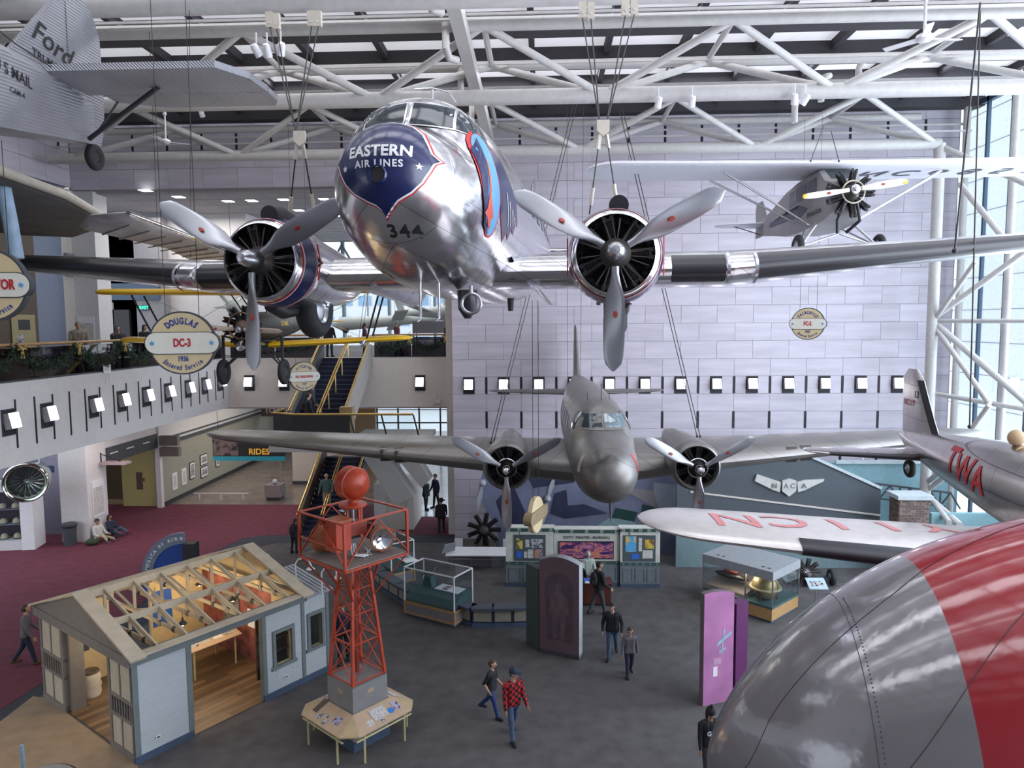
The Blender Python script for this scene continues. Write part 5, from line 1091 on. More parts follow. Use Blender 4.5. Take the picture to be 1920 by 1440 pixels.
for x, y, h in ((4.75, 0.75, 3.05), (4.78, -0.30, 3.0), (4.5, 2.2, 3.0)):
    g = MB().path([(x, y, 2.3), (x, y, h-0.1), (x+0.05, y-0.06, h+0.02), (x+0.14, y-0.18, h+0.04), (x+0.22, y-0.28, h-0.02), (x+0.25, y-0.31, h-0.12)], 0.018, 8).build('gooseneck', WHTP, hs, 60)
    MB().lathe([(0.03, 0.14), (0.035, 0.08), (0.08, 0.03), (0.12, 0)], Matrix.Translation((x+0.25, y-0.31, h-0.26)), 16).build('lamp_hood', WHTP, g, 60)
def printed(name, base, ink, scale=14): 
    m = mat(name, base, 0.6, var=0.0, scale=scale, detail=6); cr = [n for n in m.node_tree.nodes if n.type == 'VALTORGB'][0]; cr.color_ramp.elements[0].color = (*ink, 1); cr.color_ramp.elements[1].color = (*base, 1); cr.color_ramp.elements[0].position = 0.42; cr.color_ramp.elements[1].position = 0.52; return m
PHOTO = printed('print_photo', (0.45, 0.45, 0.46), (0.03, 0.03, 0.05)); TEXTP = printed('print_text', (0.62, 0.61, 0.58), (0.32, 0.31, 0.30), 40); PURPH = printed('print_purple', (0.40, 0.38, 0.50), (0.05, 0.03, 0.16))
PLY = mat('plywood', (0.50, 0.36, 0.24), 0.5, var=0.06); LEGY = mat('pale_yellow_metal', (0.52, 0.47, 0.24), 0.5)
# reading desk inside the house
dk = thing('reading_desk', 'sloped plywood reading desk with pictures inside the station house', 'desk', HM @ Vector((3.3, 2.9, 0.026)), math.atan2(0.828, 0.561))
for k, sgn in enumerate((-1, 1)):
    M = Matrix.Rotation(R(12*sgn), 4, 'Y') if False else Matrix.Rotation(R(14*sgn), 4, 'X')
    MB().box(-0.75, 0.75, -0.62 if sgn > 0 else 0.0, 0.0 if sgn > 0 else 0.62, 0.0, 0.03, Matrix.Translation((0, 0, 0.95)) @ M).build('desk_top', PLY, dk)
    for j in range(4): a = -0.65+0.34*j; y0_ = (-0.45 if sgn > 0 else 0.15); MB().box(a, a+0.26, y0_, y0_+0.30, 0.031, 0.036, Matrix.Translation((0, 0, 0.95)) @ M).build('picture', (PHOTO, TEXTP, PAPER, PHOTO)[j], dk)
for x in (-0.6, 0.6):
    for y in (-0.5, 0.5): MB().tube((x, y, 0), (x, y, 0.85), 0.025, 8).build('leg', LEGY, dk)
br_ = thing('white_barrel', 'crumpled white sack barrel inside the house doorway', 'barrel', HM @ Vector((0.75, 3.85, 0.026)))
MB().lathe([(0.001, 0), (0.21, 0), (0.23, 0.1), (0.21, 0.17), (0.24, 0.26), (0.215, 0.36), (0.235, 0.46), (0.20, 0.56), (0.19, 0.60)], None, 18).build('sack', mat('sack_white', (0.62, 0.57, 0.48), 0.7, bump=0.6, bscale=12), br_, 50)
MB().lathe([(0.001, 0.58), (0.19, 0.59), (0.21, 0.62), (0.19, 0.65), (0.001, 0.60)], None, 18).build('rim', BROWN, br_, 50)
# ================================================================== orange beacon tower
ORG = mat('tower_orange', (0.42, 0.050, 0.018), 0.42, var=0.12, scale=5); RUST = mat('rust_orange', (0.34, 0.095, 0.035), 0.6, var=0.2, scale=6); CONC = mat('concrete', (0.20, 0.20, 0.20), 0.8, var=0.08, scale=5, bump=0.2)
tw = thing('beacon_tower', 'orange lattice beacon tower on a grey concrete block', 'tower', (-4.23, 15.6, 0), R(51))
MB().box(-0.475, 0.475, -0.475, 0.475, 0.22, 1.45).build('concrete_base', CONC, tw); MB().box(-0.50, 0.50, -0.50, 0.50, 0, 0.22).build('plinth', SKB, tw)
for p_ in ((-0.476, 0, 1.3), (0.0, -0.476, 1.3)): MB().box(p_[0]-(0.004 if p_[0] else 0.09), p_[0]+(0.004 if p_[0] else 0.09), p_[1]-(0.004 if p_[1] else 0.09), p_[1]+(0.004 if p_[1] else 0.09), 1.2, 1.29).build('plaque', mat('plaque_tan', (0.40, 0.28, 0.18), 0.5), tw)
def half(z): return 0.44+(0.21-0.44)*(z-1.47)/(4.2-1.47) if z < 4.2 else 0.21
cn = ((-1, -1), (1, -1), (1, 1), (-1, 1))
def leg_pt(k, z): h = half(z); return Vector((cn[k % 4][0]*h, cn[k % 4][1]*h, z))
def angle(nm, p, q, w_=0.05, m=ORG, par=None): return MB().beam(p, q, w_, w_*0.55, (0, 0, 1)).build(nm, m, par or tw)
for k in range(4): MB().beam(leg_pt(k, 1.47), leg_pt(k, 4.25), 0.06, 0.06).build('leg', ORG, tw)
lev = [1.50, 2.35, 3.0, 3.55, 4.2]
for i, z in enumerate(lev):
    for k in range(4): angle('girt', leg_pt(k, z), leg_pt(k+1, z), 0.04)
    if i < 4:
        for k in range(4): angle('brace', leg_pt(k, z), leg_pt(k+1, lev[i+1]), 0.024); angle('brace', leg_pt(k+1, z), leg_pt(k, lev[i+1]), 0.024)
MB().beam((0.02, 0.02, 1.5), (0.02, 0.02, 4.2), 0.07, 0.07).build('service_pipe', mat('dull_red', (0.22, 0.03, 0.02), 0.5), tw)
PH, PZL = 0.84, 4.27
for k in range(15): MB().box(-PH+k*1.68/15+0.004, -PH+(k+1)*1.68/15-0.004, -PH, PH, PZL, PZL+0.03).build('deck_board', mat('deck_grey', (0.22, 0.19, 0.17), 0.7, var=0.15, scale=3), tw)
def pc(k, z, h=PH): return Vector((cn[k % 4][0]*h, cn[k % 4][1]*h, z))
for k in range(4):
    angle('deck_rim', pc(k, PZL-0.02), pc(k+1, PZL-0.02), 0.08); MB().beam(pc(k, PZL-0.05), pc(k, PZL+1.0), 0.055, 0.055).build('rail_post', ORG, tw)
    angle('top_rail', pc(k, PZL+0.98), pc(k+1, PZL+0.98), 0.06)
    angle('mid_rail', pc(k, PZL+0.42), pc(k+1, PZL+0.42), 0.04) if k in (1, 3) else None
    mid = (pc(k, PZL+0.96)+pc(k+1, PZL+0.96))/2
    if k in (0, 2, 3): angle('rail_brace', pc(k, PZL+0.05), mid, 0.04); angle('rail_brace', pc(k+1, PZL+0.05), mid, 0.04)
    angle('knee_brace', leg_pt(k, 3.3), pc(k, PZL-0.05, PH*0.98), 0.05); m2 = (pc(k, PZL)+pc(k+1, PZL))/2; angle('knee_brace', leg_pt(k, 3.55), m2, 0.05)
# beacon head on its mast frame
for x, y in ((-0.16, 0.0), (0.16, 0.0), (0, 0.2)): MB().beam((x, y, PZL+0.5), (x, y, PZL+1.12), 0.04, 0.04).build('beacon_leg', ORG, tw)
MB().lathe([(0.001, 0), (0.30, 0), (0.32, 0.03), (0.30, 0.06), (0.10, 0.09), (0.09, 0.2), (0.001, 0.2)], Matrix.Translation((0, 0, PZL+1.08)), 20).build('beacon_table', ORG, tw, 40)
BD = Vector((-0.02, -1.0, 0.0)).normalized(); BM = frame((0, 0, PZL+1.60), Vector((0, 0, 1)).cross(BD), (0, 0, 1))
hb = MB().lathe([(0.001, -0.26), (0.20, -0.25), (0.30, -0.20), (0.345, -0.14), (0.36, -0.12), (0.36, 0.10), (0.345, 0.13), (0.30, 0.24), (0.18, 0.33), (0.001, 0.36)], BM, 32).build('beacon_drum', ORG, tw, 35)
MB().lathe([(0.355, 0.08), (0.372, 0.09), (0.372, 0.13), (0.345, 0.14)], BM, 32).build('drum_band', mat('orange_dark', (0.40, 0.05, 0.02), 0.5), hb); MB().lathe([(0.355, -0.16), (0.375, -0.15), (0.375, -0.11), (0.36, -0.10)], BM, 32).build('drum_band', ORG, hb)
MB().tube((0, 0, PZL+0.5), (0, 0, PZL+1.1), 0.03, 10).build('conduit', SAT, tw, 40); MB().box(-0.22, 0.22, 0.02, 0.26, PZL+0.45, PZL+0.98).build('glass_box', GLASS, tw)
MB().box(-0.80, -0.42, -0.50, -0.10, PZL+0.30, PZL+0.93).build('control_box', ORG, tw); MB().box(-0.83, -0.39, -0.53, -0.07, PZL+0.93, PZL+0.98).build('box_lid', RUST, tw)
MB().box(-0.40, 0.25, -0.16, 0.16, PZL+0.45, PZL+0.72).build('gear_case', mat('dull_red', (0.22, 0.03, 0.02), 0.5), tw)
TM = frame((-0.42, 0.45, PZL+0.36), (0.8, 0.6, 0), (0, 0, 1)); MB().lathe([(0.001, -0.32), (0.2, -0.30), (0.29, -0.18), (0.30, 0), (0.29, 0.18), (0.2, 0.30), (0.001, 0.32)], TM, 24).build('tank', RUST, tw, 50)
SD = Vector((-0.36, -0.93, 0.08)).normalized(); SM = frame((0.42, -0.42, PZL+0.36), Vector((0, 0, 1)).cross(SD), (0, 0, 1))
sl = MB().lathe([(0.001, -0.22), (0.14, -0.2), (0.22, -0.12), (0.25, 0.02), (0.25, 0.12), (0.27, 0.13), (0.27, 0.17), (0.23, 0.17)], SM, 28).build('searchlight', mat('copper_paint', (0.34, 0.13, 0.07), 0.45, 0.3), tw, 40)
MB().lathe([(0.235, 0.15), (0.15, 0.10), (0.001, 0.04)], SM, 28).build('reflector', CHROME, sl, 50); MB().lathe([(0.001, 0.18), (0.235, 0.165)], SM, 28).build('lens', GLASS, sl); MB().tube((0.42, -0.42, PZL+0.03), (0.42, -0.42, PZL+0.14), 0.06, 10).build('pedestal', RUST, sl)
for k in range(3): MB().path([(-0.3+0.06*k, -0.3, PZL+0.35), (-0.3+0.06*k, -0.35, PZL+0.1), (-0.1+0.1*k, -0.5, PZL+0.05), (0.3, -0.2+0.1*k, PZL+0.05)], 0.02, 6).build('hose', SAT, tw)
# display desk ringed round the block
dd = thing('ring_display_desk', 'sloped plywood display desk wrapped around the tower block', 'desk', (-4.23, 15.6, 0), R(51))
h0, h1, z1_, z0_ = 0.50, 1.02, 0.88, 0.68
for k in range(4):
    a, b = cn[k], cn[(k+1) % 4]
    ax = Vector((b[0]-a[0], b[1]-a[1], 0))/2; n_ = Vector((a[0]+b[0], a[1]+b[1], 0))/2; c = 0.72
    q = [n_*h0-ax*h0+Vector((0, 0, z1_)), n_*h0+ax*h0+Vector((0, 0, z1_)), n_*h1+ax*c+Vector((0, 0, z0_)), n_*h1-ax*c+Vector((0, 0, z0_))]
    MB().add(q+[p-Vector((0, 0, 0.03)) for p in q], ((0, 1, 2, 3), (7, 6, 5, 4), (0, 4, 5, 1), (1, 5, 6, 2), (2, 6, 7, 3), (3, 7, 4, 0))).build('desk_panel', PLY, dd)
    nax = Vector((b[0]+(b[0]-a[0])*0, b[1], 0)); 
    cc = cn[(k+1) % 4]; n2 = Vector((cn[(k+2) % 4][0]+b[0], cn[(k+2) % 4][1]+b[1], 0))/2; ax2 = Vector((cn[(k+2) % 4][0]-b[0], cn[(k+2) % 4][1]-b[1], 0))/2
    q = [n_*h0+ax*h0+Vector((0, 0, z1_)), n2*h1-ax2*c+Vector((0, 0, z0_)), n_*h1+ax*c+Vector((0, 0, z0_))]
    MB().add(q+[p-Vector((0, 0, 0.03)) for p in q], ((0, 1, 2), (5, 4, 3), (0, 3, 4, 1), (1, 4, 5, 2), (2, 5, 3, 0))).build('corner_panel', mat('plywood_pale', (0.46, 0.36, 0.20), 0.5), dd)
    FM = frame((n_*(h0+h1)/2)+Vector((0, 0, (z0_+z1_)/2+0.004)), ax, n_*-0.52+Vector((0, 0, 0.22)))
    if FM.col[2][2] < 0: FM = FM @ Matrix.Rotation(PI, 4, 'Y')
    items = {3: ((-0.48, 0.10, 0.16, 0.36, BROWN), (-0.26, -0.10, 0.14, 0.16, PHOTO), (-0.06, -0.04, 0.13, 0.12, PHOTO), (0.02, -0.16, 0.12, 0.14, PHOTO), (0.28, 0.0, 0.2, 0.18, PURPH)),
             0: ((-0.30, -0.10, 0.16, 0.16, TEXTP), (0.02, 0.04, 0.40, 0.28, TEXTP), (-0.02, -0.17, 0.10, 0.12, PHOTO), (0.48, 0.02, 0.16, 0.24, PURPH))}.get(k, ((-0.3, 0, 0.3, 0.2, TEXTP), (0.2, 0, 0.3, 0.2, PHOTO)))
    for x, y, w_, h, m_ in items: MB().box(x-w_/2, x+w_/2, y-h/2, y+h/2, 0, 0.004, FM).build('picture', m_, dd)
    if k == 0: MB().lathe([(0.001, 0.008), (0.075, 0.008), (0.075, 0.0)], FM @ Matrix.Translation((0.30, -0.05, 0)), 24).build('blue_disc', mat('disc_blue', (0.03, 0.20, 0.62), 0.5), dd)
    MB().tube(n_*0.96-ax*0.75+Vector((0, 0, 0.55)), n_*0.96+ax*0.75+Vector((0, 0, 0.55)), 0.022, 8).build('rail', LEGY, dd)
    for s in (-0.55, 0.55): MB().tube(n_*0.96+ax*s, n_*0.96+ax*s+Vector((0, 0, 0.69)), 0.025, 8).build('leg', LEGY, dd)
# ================================================================== arched AMERICA BY AIR sign
ab = thing('arched_sign', 'quarter-round blue sign reading AMERICA BY AIR behind the house', 'sign', (PY(345, 1000, 24).x, 24, 0))
ZC = PY(345, 1080, 24).z
FA = frame((0, 0, ZC), (1, 0, 0), (0, 0, 1))
arc = lambda r, n=24: [(r*math.cos(a), r*math.sin(a)) for a in [PI/2+PI/2*i/n for i in range(n+1)]]
MB().prism(arc(1.55)+list(reversed(arc(1.17))), -0.06, 0.06, FA).build('arch_band', mat('slate_blue', (0.16, 0.20, 0.28), 0.5), ab)
MB().prism([(0, 0)]+arc(1.17), -0.03, 0.03, FA).build('blue_panel', mat('vivid_blue', (0.012, 0.06, 0.30), 0.4), ab)
MB().box(-1.55, 0, -0.05, 0.05, 0, ZC).build('base_panel', MATS['vivid_blue'], ab); MB().box(0.02, 0.42, -0.2, 0.2, 0, ZC+1.2).build('granite_post', mat('granite_black', (0.02, 0.025, 0.03), 0.4, var=0.5, scale=30), ab)
arc_text('AMERICA BY AIR', 0.175, 1.36, R(137), FA @ Matrix.Translation((0, 0, 0.075)), WHTP, ab, step=0.132, bold=0.012, depth=0.015)
MB().prism(star(0.075), 0.06, 0.09, FA @ Matrix.Translation((1.36*math.cos(R(93)), 1.36*math.sin(R(93)), 0))).build('star', WHTP, ab)
# ================================================================== travel bureau display
GRB = mat('bureau_grey', (0.15, 0.18, 0.20), 0.6); BGR = mat('bureau_green', (0.035, 0.085, 0.075), 0.5); BWH = mat('bureau_white', (0.56, 0.57, 0.52), 0.6); BBD = mat('bureau_board', (0.06, 0.085, 0.095), 0.7)
tb = thing('travel_bureau_display', 'white and green CITY TRAVEL BUREAU display wall with poster boards', 'display', (1.4, 25.05, 0))
POST = [printed('poster_yellow', (0.62, 0.52, 0.12), (0.10, 0.07, 0.03), 5), TEXTP, PHOTO, mat('poster_blue', (0.03, 0.13, 0.55), 0.5), printed('poster_desert', (0.42, 0.24, 0.16), (0.16, 0.14, 0.30), 4), printed('poster_sky', (0.08, 0.35, 0.62), (0.62, 0.45, 0.12), 2.5), printed('poster_frame', (0.60, 0.45, 0.06), (0.22, 0.09, 0.03), 4)]
def bay(x0, x1, y, ang, zt):
    M = Matrix.Translation((x0, y, 0)) @ Matrix.Rotation(ang, 4, 'Z'); w_ = x1-x0
    def b(nm, m, *a, par=None): return MB().box(*a, M).build(nm, m, par or tb)
    b('cabinet', GRB, 0, w_, 0, 0.35, 0, 0.80); b('kick', SKB, 0, w_, -0.02, 0.02, 0, 0.12); n = 3
    for i in range(n):
        a, c = 0.06+(w_-0.12)*i/n+0.04, 0.06+(w_-0.12)*(i+1)/n-0.04
        for q in ((a, c, 0.18, 0.21), (a, c, 0.66, 0.69), (a, a+0.03, 0.21, 0.66), (c-0.03, c, 0.21, 0.66)): b('panel_moulding', GRB, q[0], q[1], -0.025, 0.0, q[2], q[3])
    b('shelf_band', BGR, -0.02, w_+0.02, -0.03, 0.37, 0.80, 0.90); b('board', BWH, 0, w_, 0.02, 0.3, 0.90, zt-0.16); b('cornice', BGR, -0.02, w_+0.02, -0.02, 0.34, zt-0.16, zt-0.03); b('coping', BWH, -0.04, w_+0.04, -0.05, 0.36, zt-0.03, zt)
    for i in range(5):
        x = 0.1+(w_-0.2)*i/4; k = b('square', BWH, x-0.05, x+0.05, -0.026, -0.02, zt-0.14, zt-0.05); b('square_inset', BGR, x-0.03, x+0.03, -0.03, -0.026, zt-0.12, zt-0.07, par=k)
    for i in range(6): x = 0.1+(w_-0.2)*i/5; b('band_square', GRB, x-0.04, x+0.04, -0.035, -0.03, 0.82, 0.88)
    return b
bL = bay(-2.72, -1.02, 0.0, 0, 2.16); bC = bay(-1.0, 1.32, 0.12, 0, 2.08); bR = bay(1.34, 2.74, 0.0, 0, 2.16)
for b, x0, sp in ((bL, 0.30, ((0.06, 0.30, 0.42, 0.80, 0), (0.40, 0.54, 0.48, 0.76, 1), (0.60, 1.02, 0.46, 0.78, 2), (0.08, 0.28, 0.10, 0.32, 3), (0.34, 0.46, 0.10, 0.32, 1), (0.48, 0.68, 0.08, 0.40, 1), (0.72, 1.02, 0.08, 0.40, 4))), (bR, 0.12, ((0.06, 0.44, 0.34, 0.90, 5), (0.52, 0.64, 0.36, 0.84, 1), (0.74, 1.06, 0.46, 0.78, 6), (0.28, 0.54, 0.08, 0.26, 3), (0.66, 1.02, 0.10, 0.40, 1)))):
    bd = b('poster_board', BBD, x0-0.02, x0+1.12, -0.005, 0.02, 0.93, 1.88)
    for a, c, z0, z1, i in sp: b('poster', POST[i], x0+a, x0+c, -0.015, -0.005, 0.95+z0, 0.95+z1, par=bd)
    b('name_plate', BWH, x0+0.22, x0+0.90, -0.03, -0.005, 1.90, 1.985, par=bd)
bC('mural_frame', BLACK, 0.16, 2.12, -0.03, 0.02, 0.98, 1.62)
NEON = mat('neon_mural', (0.5, 0.2, 0.3), 0.4, scale=2.0, stretch=(1, 1, 3.0), detail=3); nt, N, L, b_ = nodes_of(NEON); cr = [n for n in N if n.type == 'VALTORGB'][0].color_ramp
for e_, (p_, c_) in zip([cr.elements[0], cr.elements[1], cr.elements.new(0.47), cr.elements.new(0.53), cr.elements.new(0.58)], ((0.36, (0.03, 0.02, 0.09)), (0.66, (0.05, 0.10, 0.45)), (0.45, (0.22, 0.05, 0.22)), (0.50, (0.70, 0.25, 0.12)), (0.55, (0.10, 0.03, 0.16)))): e_.position = p_; e_.color = (*c_, 1)
bC('mural', NEON, 0.19, 2.09, -0.036, -0.03, 1.01, 1.59)
put_text('CITY TRAVEL BUREAU', 0.135, frame((0.16, 0.105, 1.76), (1, 0, 0), (0, 0, 1)), DGREY, tb, bold=0.006, depth=0.01, space=1.25)
dk2 = thing('ticket_desk', 'dark red wooden ticket desk in front of the travel bureau', 'desk', (1.7, 23.6, 0))
MB().box(-0.55, 0.55, -0.3, 0.3, 0.08, 0.72).build('body', mat('mahogany', (0.085, 0.022, 0.018), 0.4), dk2); MB().box(-0.6, 0.6, -0.34, 0.34, 0.72, 0.77).build('top', MATS['mahogany'], dk2); MB().box(-0.5, 0.5, -0.26, 0.26, 0, 0.08).build('plinth', BLACK, dk2); MB().box(-0.35, -0.05, -0.1, 0.15, 0.77, 0.79).build('blotter', POST[3], dk2); MB().box(-0.3, 0.0, -0.30, -0.14, 0.77, 0.785).build('paper', PAPER, dk2)
# ================================================================== engine display table left of the bureau
et = thing('engine_display', 'radial engine on a plinth behind a sloped white reading rail', 'engine', (-2.35, 28.0, 0))
MB().box(-0.45, 0.45, -0.1, 0.5, 0, 0.5).build('plinth', BROWN, et); MB().tube((0, 0.2, 0.5), (0, 0.2, 0.9), 0.06, 8).build('stand', BLACK, et)
radial(et, (0, 0.15, 1.15), 9, 0.2, 0.66, ENG, ENGM, cr=0.1)
for x in (-0.95, 0.95): MB().box(x-0.16, x+0.16, -0.5, -0.48, 0.62, 0.98).build('label_card', PAPER, et); MB().tube((x, -0.48, 0), (x, -0.48, 0.7), 0.015, 6).build('card_post', SAT, et)
rr_ = thing('reading_rail', 'sloped white reading rail with pictures left of the bureau', 'display', (-2.55, 26.85, 0))
MB().prism([(-0.3, 0.62), (0.25, 0.78), (0.25, 0.74), (-0.3, 0.58)], -1.15, 1.15, frame((0, 0, 0), (0, 1, 0), (0, 0, 1))).build('top', PAPER, rr_)
for x in (-1.0, -0.2, 0.6, 1.1): MB().beam((x, 0.2, 0), (x, 0.2, 0.74), 0.04, 0.04).build('leg', SAT, rr_)
MB().box(-1.1, 1.1, -0.1, -0.06, 0.38, 0.42).build('foot_rail', SAT, rr_); MB().box(-1.1, 1.15, 0.24, 0.27, 0.0, 0.5).build('back_panel', GREYW, rr_)
for i, x in enumerate((-0.75, -0.2, 0.15, 0.55, 0.9)):
    MB().box(x-0.13, x+0.13, -0.22, 0.12, 0.0, 0.004, Matrix.Translation((0, 0, 0.70)) @ Matrix.Rotation(math.atan2(0.16, 0.55), 4, 'X')).build('picture', (POST[3] if False else TEXTP, PHOTO, TEXTP, PHOTO, TEXTP)[i], rr_)
MB().prism([(0, 0), (0.5, 0.12), (0.55, 0.42), (0.12, 0.34)], -0.05, 0.05, frame((-1.3, -0.2, 0.66), (1, 0, 0), (0, 0, 1))).build('screen_box', mat('screen_grey', (0.34, 0.35, 0.37), 0.5), rr_)
# ================================================================== low curved barrier with tan panels
FRB = mat('barrier_navy', (0.020, 0.028, 0.050), 0.5); PNB = mat('barrier_tan', (0.26, 0.235, 0.185), 0.7)
lw = thing('low_barrier', 'low curving navy barrier with tan panels in the middle of the hall', 'barrier', (-4, 23, 0)); OB = Vector((-4, 23, 0))
pts = [(-7.0, 27.6), (-6.45, 26.0), (-5.75, 24.7), (-4.85, 23.55), (-4.30, 22.95)]; pts2 = [(-2.62, 21.95), (-2.2, 21.62), (-1.55, 21.62), (-0.95, 21.66), (-0.45, 21.72)]
for P in (pts, pts2):
    for a, c in zip(P[:-1], P[1:]):
        a, c = Vector((*a, 0))-OB, Vector((*c, 0))-OB; d_ = c-a; Lg = d_.length; M = frame(a, d_, (0, 0, 1)); n = max(1, round(Lg/0.62))
        MB().box(0, Lg, 0, 0.12, -0.10, 0.10, M).build('plinth', SKB, lw); MB().box(0, Lg, 0.12, 0.56, -0.06, 0.06, M).build('frame', FRB, lw); MB().box(-0.02, Lg+0.02, 0.56, 0.64, -0.22, 0.22, M).build('cap', mat('cap_slate', (0.06, 0.075, 0.10), 0.5), lw)
        for s in (-1, 1):
            for i in range(n): u0_, u1_ = Lg*i/n+0.05, Lg*(i+1)/n-0.05; MB().box(u0_, u1_, 0.17, 0.52, 0.055*s-0.012, 0.055*s+0.012, M).build('panel', PNB, lw)
# ================================================================== glass cases
TEAL = mat('case_teal', (0.045, 0.10, 0.10), 0.6); OAK = mat('oak', (0.40, 0.24, 0.10), 0.5); FELT = mat('case_grey', (0.20, 0.19, 0.20), 0.7)
def glass_case(label, org, ang, w_=1.95, d_=1.0, inner=0):
    t = thing('glass_case', label, 'showcase', org, ang)
    MB().box(0, w_, 0, d_, 0.1, 0.52).build('base', FELT, t); MB().box(0.05, w_-0.05, 0.05, d_-0.05, 0, 0.1).build('kick', SKB, t)
    for z0, z1 in ((0.1, 0.17), (0.44, 0.52)): MB().box(-0.015, w_+0.015, -0.015, d_+0.015, z0, z1).build('oak_rail', OAK, t)
    for x, y in ((0, 0), (w_, 0), (0, d_), (w_, d_)): MB().box(x-0.03, x+0.03, y-0.03, y+0.03, 0.1, 0.52).build('oak_stile', OAK, t); MB().box(x-0.018, x+0.018, y-0.018, y+0.018, 0.52, 1.62).build('glass_post', WHTP, t)
    for a, b_ in (((0, 0), (w_, 0)), ((w_, 0), (w_, d_)), ((w_, d_), (0, d_)), ((0, d_), (0, 0))):
        MB().beam((*a, 1.61), (*b_, 1.61), 0.035, 0.035).build('top_frame', WHTP, t); MB().beam((*a, 1.06), (*b_, 1.06), 0.008, 1.06).build('glass_side', GLASS, t)
    MB().box(0.02, w_-0.02, 0.02, d_-0.02, 1.60, 1.61).build('glass_top', GLASS, t)
    MB().prism([(0.03, 0.52), (d_-0.03, 0.52), (d_-0.03, 0.92), (0.5*d_, 0.90), (0.2, 0.78), (0.05, 0.58)], 0.03, w_-0.03, frame((0, 0, 0), (0, 1, 0), (0, 0, 1))).build('deck', TEAL, t)
    MB().prism([(0, 0), (0.36, 0), (0.30, 0.34), (0.06, 0.34)], -0.12, 0.12, frame((0.35, 0.62, 0.9), (1, 0, 0), (0, 0, 1))).build('pedestal', TEAL, t)
    mdl = MB(); mdl.path([(0.30, 0.62, 1.33), (0.75, 0.62, 1.33)], [0.035, 0.01], 8); mdl.box(0.40, 0.50, 0.30, 0.94, 1.33, 1.345); mdl.box(0.70, 0.75, 0.52, 0.72, 1.34, 1.35); mdl.tube((0.45, 0.62, 1.24), (0.45, 0.62, 1.33), 0.01, 6); mdl.build('model_plane', mat('model_dark', (0.03, 0.045, 0.05), 0.5), t)
    MB().box(0.85, 1.75, 0.45, 0.92, 0.90, 0.93).build('label_board', PAPER, t); MB().box(1.1, 1.3, 0.5, 0.85, 0.93, 0.935).build('picture', POST[4], t)
    return t
glass_case('glass display case on oak base in front of the low barrier', (-4.45, 22.35, 0), math.atan2(-0.92, 1.70))
glass_case('glass display case farther back behind the orange tower', (-6.3, 25.9, 0), math.atan2(-1.15, 0.9), 1.5, 0.9)
# ================================================================== tall standing panels
MAUVE = mat('mauve_print', (0.125, 0.075, 0.095), 0.6, var=0.12, scale=1.5); MAUVE2 = mat('mauve_dark', (0.085, 0.055, 0.072), 0.6, var=0.2, scale=3); SLG = mat('slate_green', (0.055, 0.075, 0.075), 0.5); PALEW = mat('panel_edge', (0.42, 0.44, 0.46), 0.6)
sp = thing('standing_panel', 'tall mauve panel with a faint portrait beside a slate-green slab', 'display panel', (-0.1, 19.92, 0)); dv = Vector((1.1, -0.5, 0)); Lp = dv.length; FM = frame((0, 0, 0), dv, (0, 0, 1))
arcp = [(0, 0.02), (Lp, 0.02)]+[(Lp-Lp*i/14, 2.62+0.24*math.sin(PI*(0.12+0.76*i/14))) for i in range(15)]
MB().prism(arcp, -0.26, 0.0, FM).build('panel', PALEW, sp); MB().prism([(0.0, 0.12)]+[(Lp-0.002, 0.12)]+[(x, z-0.01) for x, z in arcp[2:]], 0.0, 0.012, FM).build('print', MAUVE, sp); MB().box(0, Lp, 0, 0.12, -0.26, 0.014, FM).build('plinth', DGREY, sp)
MB().prism([(0.25, 0.45), (Lp-0.2, 0.45)]+[(Lp/2+0.43*math.cos(a), 1.95+0.45*math.sin(a)) for a in [PI*i/12 for i in range(13)]], 0.012, 0.016, FM).build('portrait_ground', MAUVE2, sp)
man = [(0.42, 0.5), (0.52, 0.5), (0.60, 1.15), (0.68, 0.5), (0.78, 0.5), (0.80, 1.2), (0.92, 1.25), (0.84, 1.75), (0.70, 1.86), (0.70, 2.05), (0.60, 2.14), (0.50, 2.05), (0.50, 1.86), (0.36, 1.75), (0.28, 1.2), (0.40, 1.2)]
MB().prism(man, 0.016, 0.019, FM).build('portrait_figure', mat('mauve_light', (0.125, 0.08, 0.098), 0.6, var=0.25, scale=6), sp)
s2_ = Vector((-0.36, 0.50, 0)); FM2 = frame((-0.02, 0.02, 0), s2_, (0, 0, 1)); MB().prism([(0.0, 0), (0.62, 0), (0.62, 2.42), (0.0, 2.42)], -0.02, 0.22, FM2).build('slate_slab', SLG, sp)
PINK = mat('pink_print', (0.42, 0.17, 0.36), 0.6, var=0.25, scale=1.2, detail=6); PURP = mat('purple', (0.095, 0.015, 0.09), 0.5)
pk = thing('standing_panel', 'tall pink panel with pale airplane picture beside a purple slab', 'display panel', (3.9, 17.1, 0)); dv = Vector((0.80, 0.32, 0)); Lp = dv.length; FM = frame((0, 0, 0), dv, (0, 0, 1))
arcp = [(0, 0.0), (Lp, 0.0)]+[(Lp-Lp*i/10, 2.70+0.14*math.sin(PI*(0.3+0.6*(1-i/10)))) for i in range(11)]
MB().prism(arcp, -0.16, 0.0, FM).build('panel', mat('panel_taupe', (0.14, 0.11, 0.12), 0.6), pk); MB().prism(arcp, 0.0, 0.012, FM).build('print', PINK, pk)
for pl in ([(0.50, 1.25), (0.53, 1.25), (0.60, 1.85), (0.56, 1.9)], [(0.36, 1.45), (0.80, 1.72), (0.78, 1.80), (0.40, 1.56)], [(0.44, 1.26), (0.64, 1.36), (0.62, 1.41), (0.44, 1.32)]): MB().prism(pl, 0.012, 0.018, FM).build('plane_picture', mat('pale_cyan', (0.30, 0.44, 0.56), 0.6), pk)
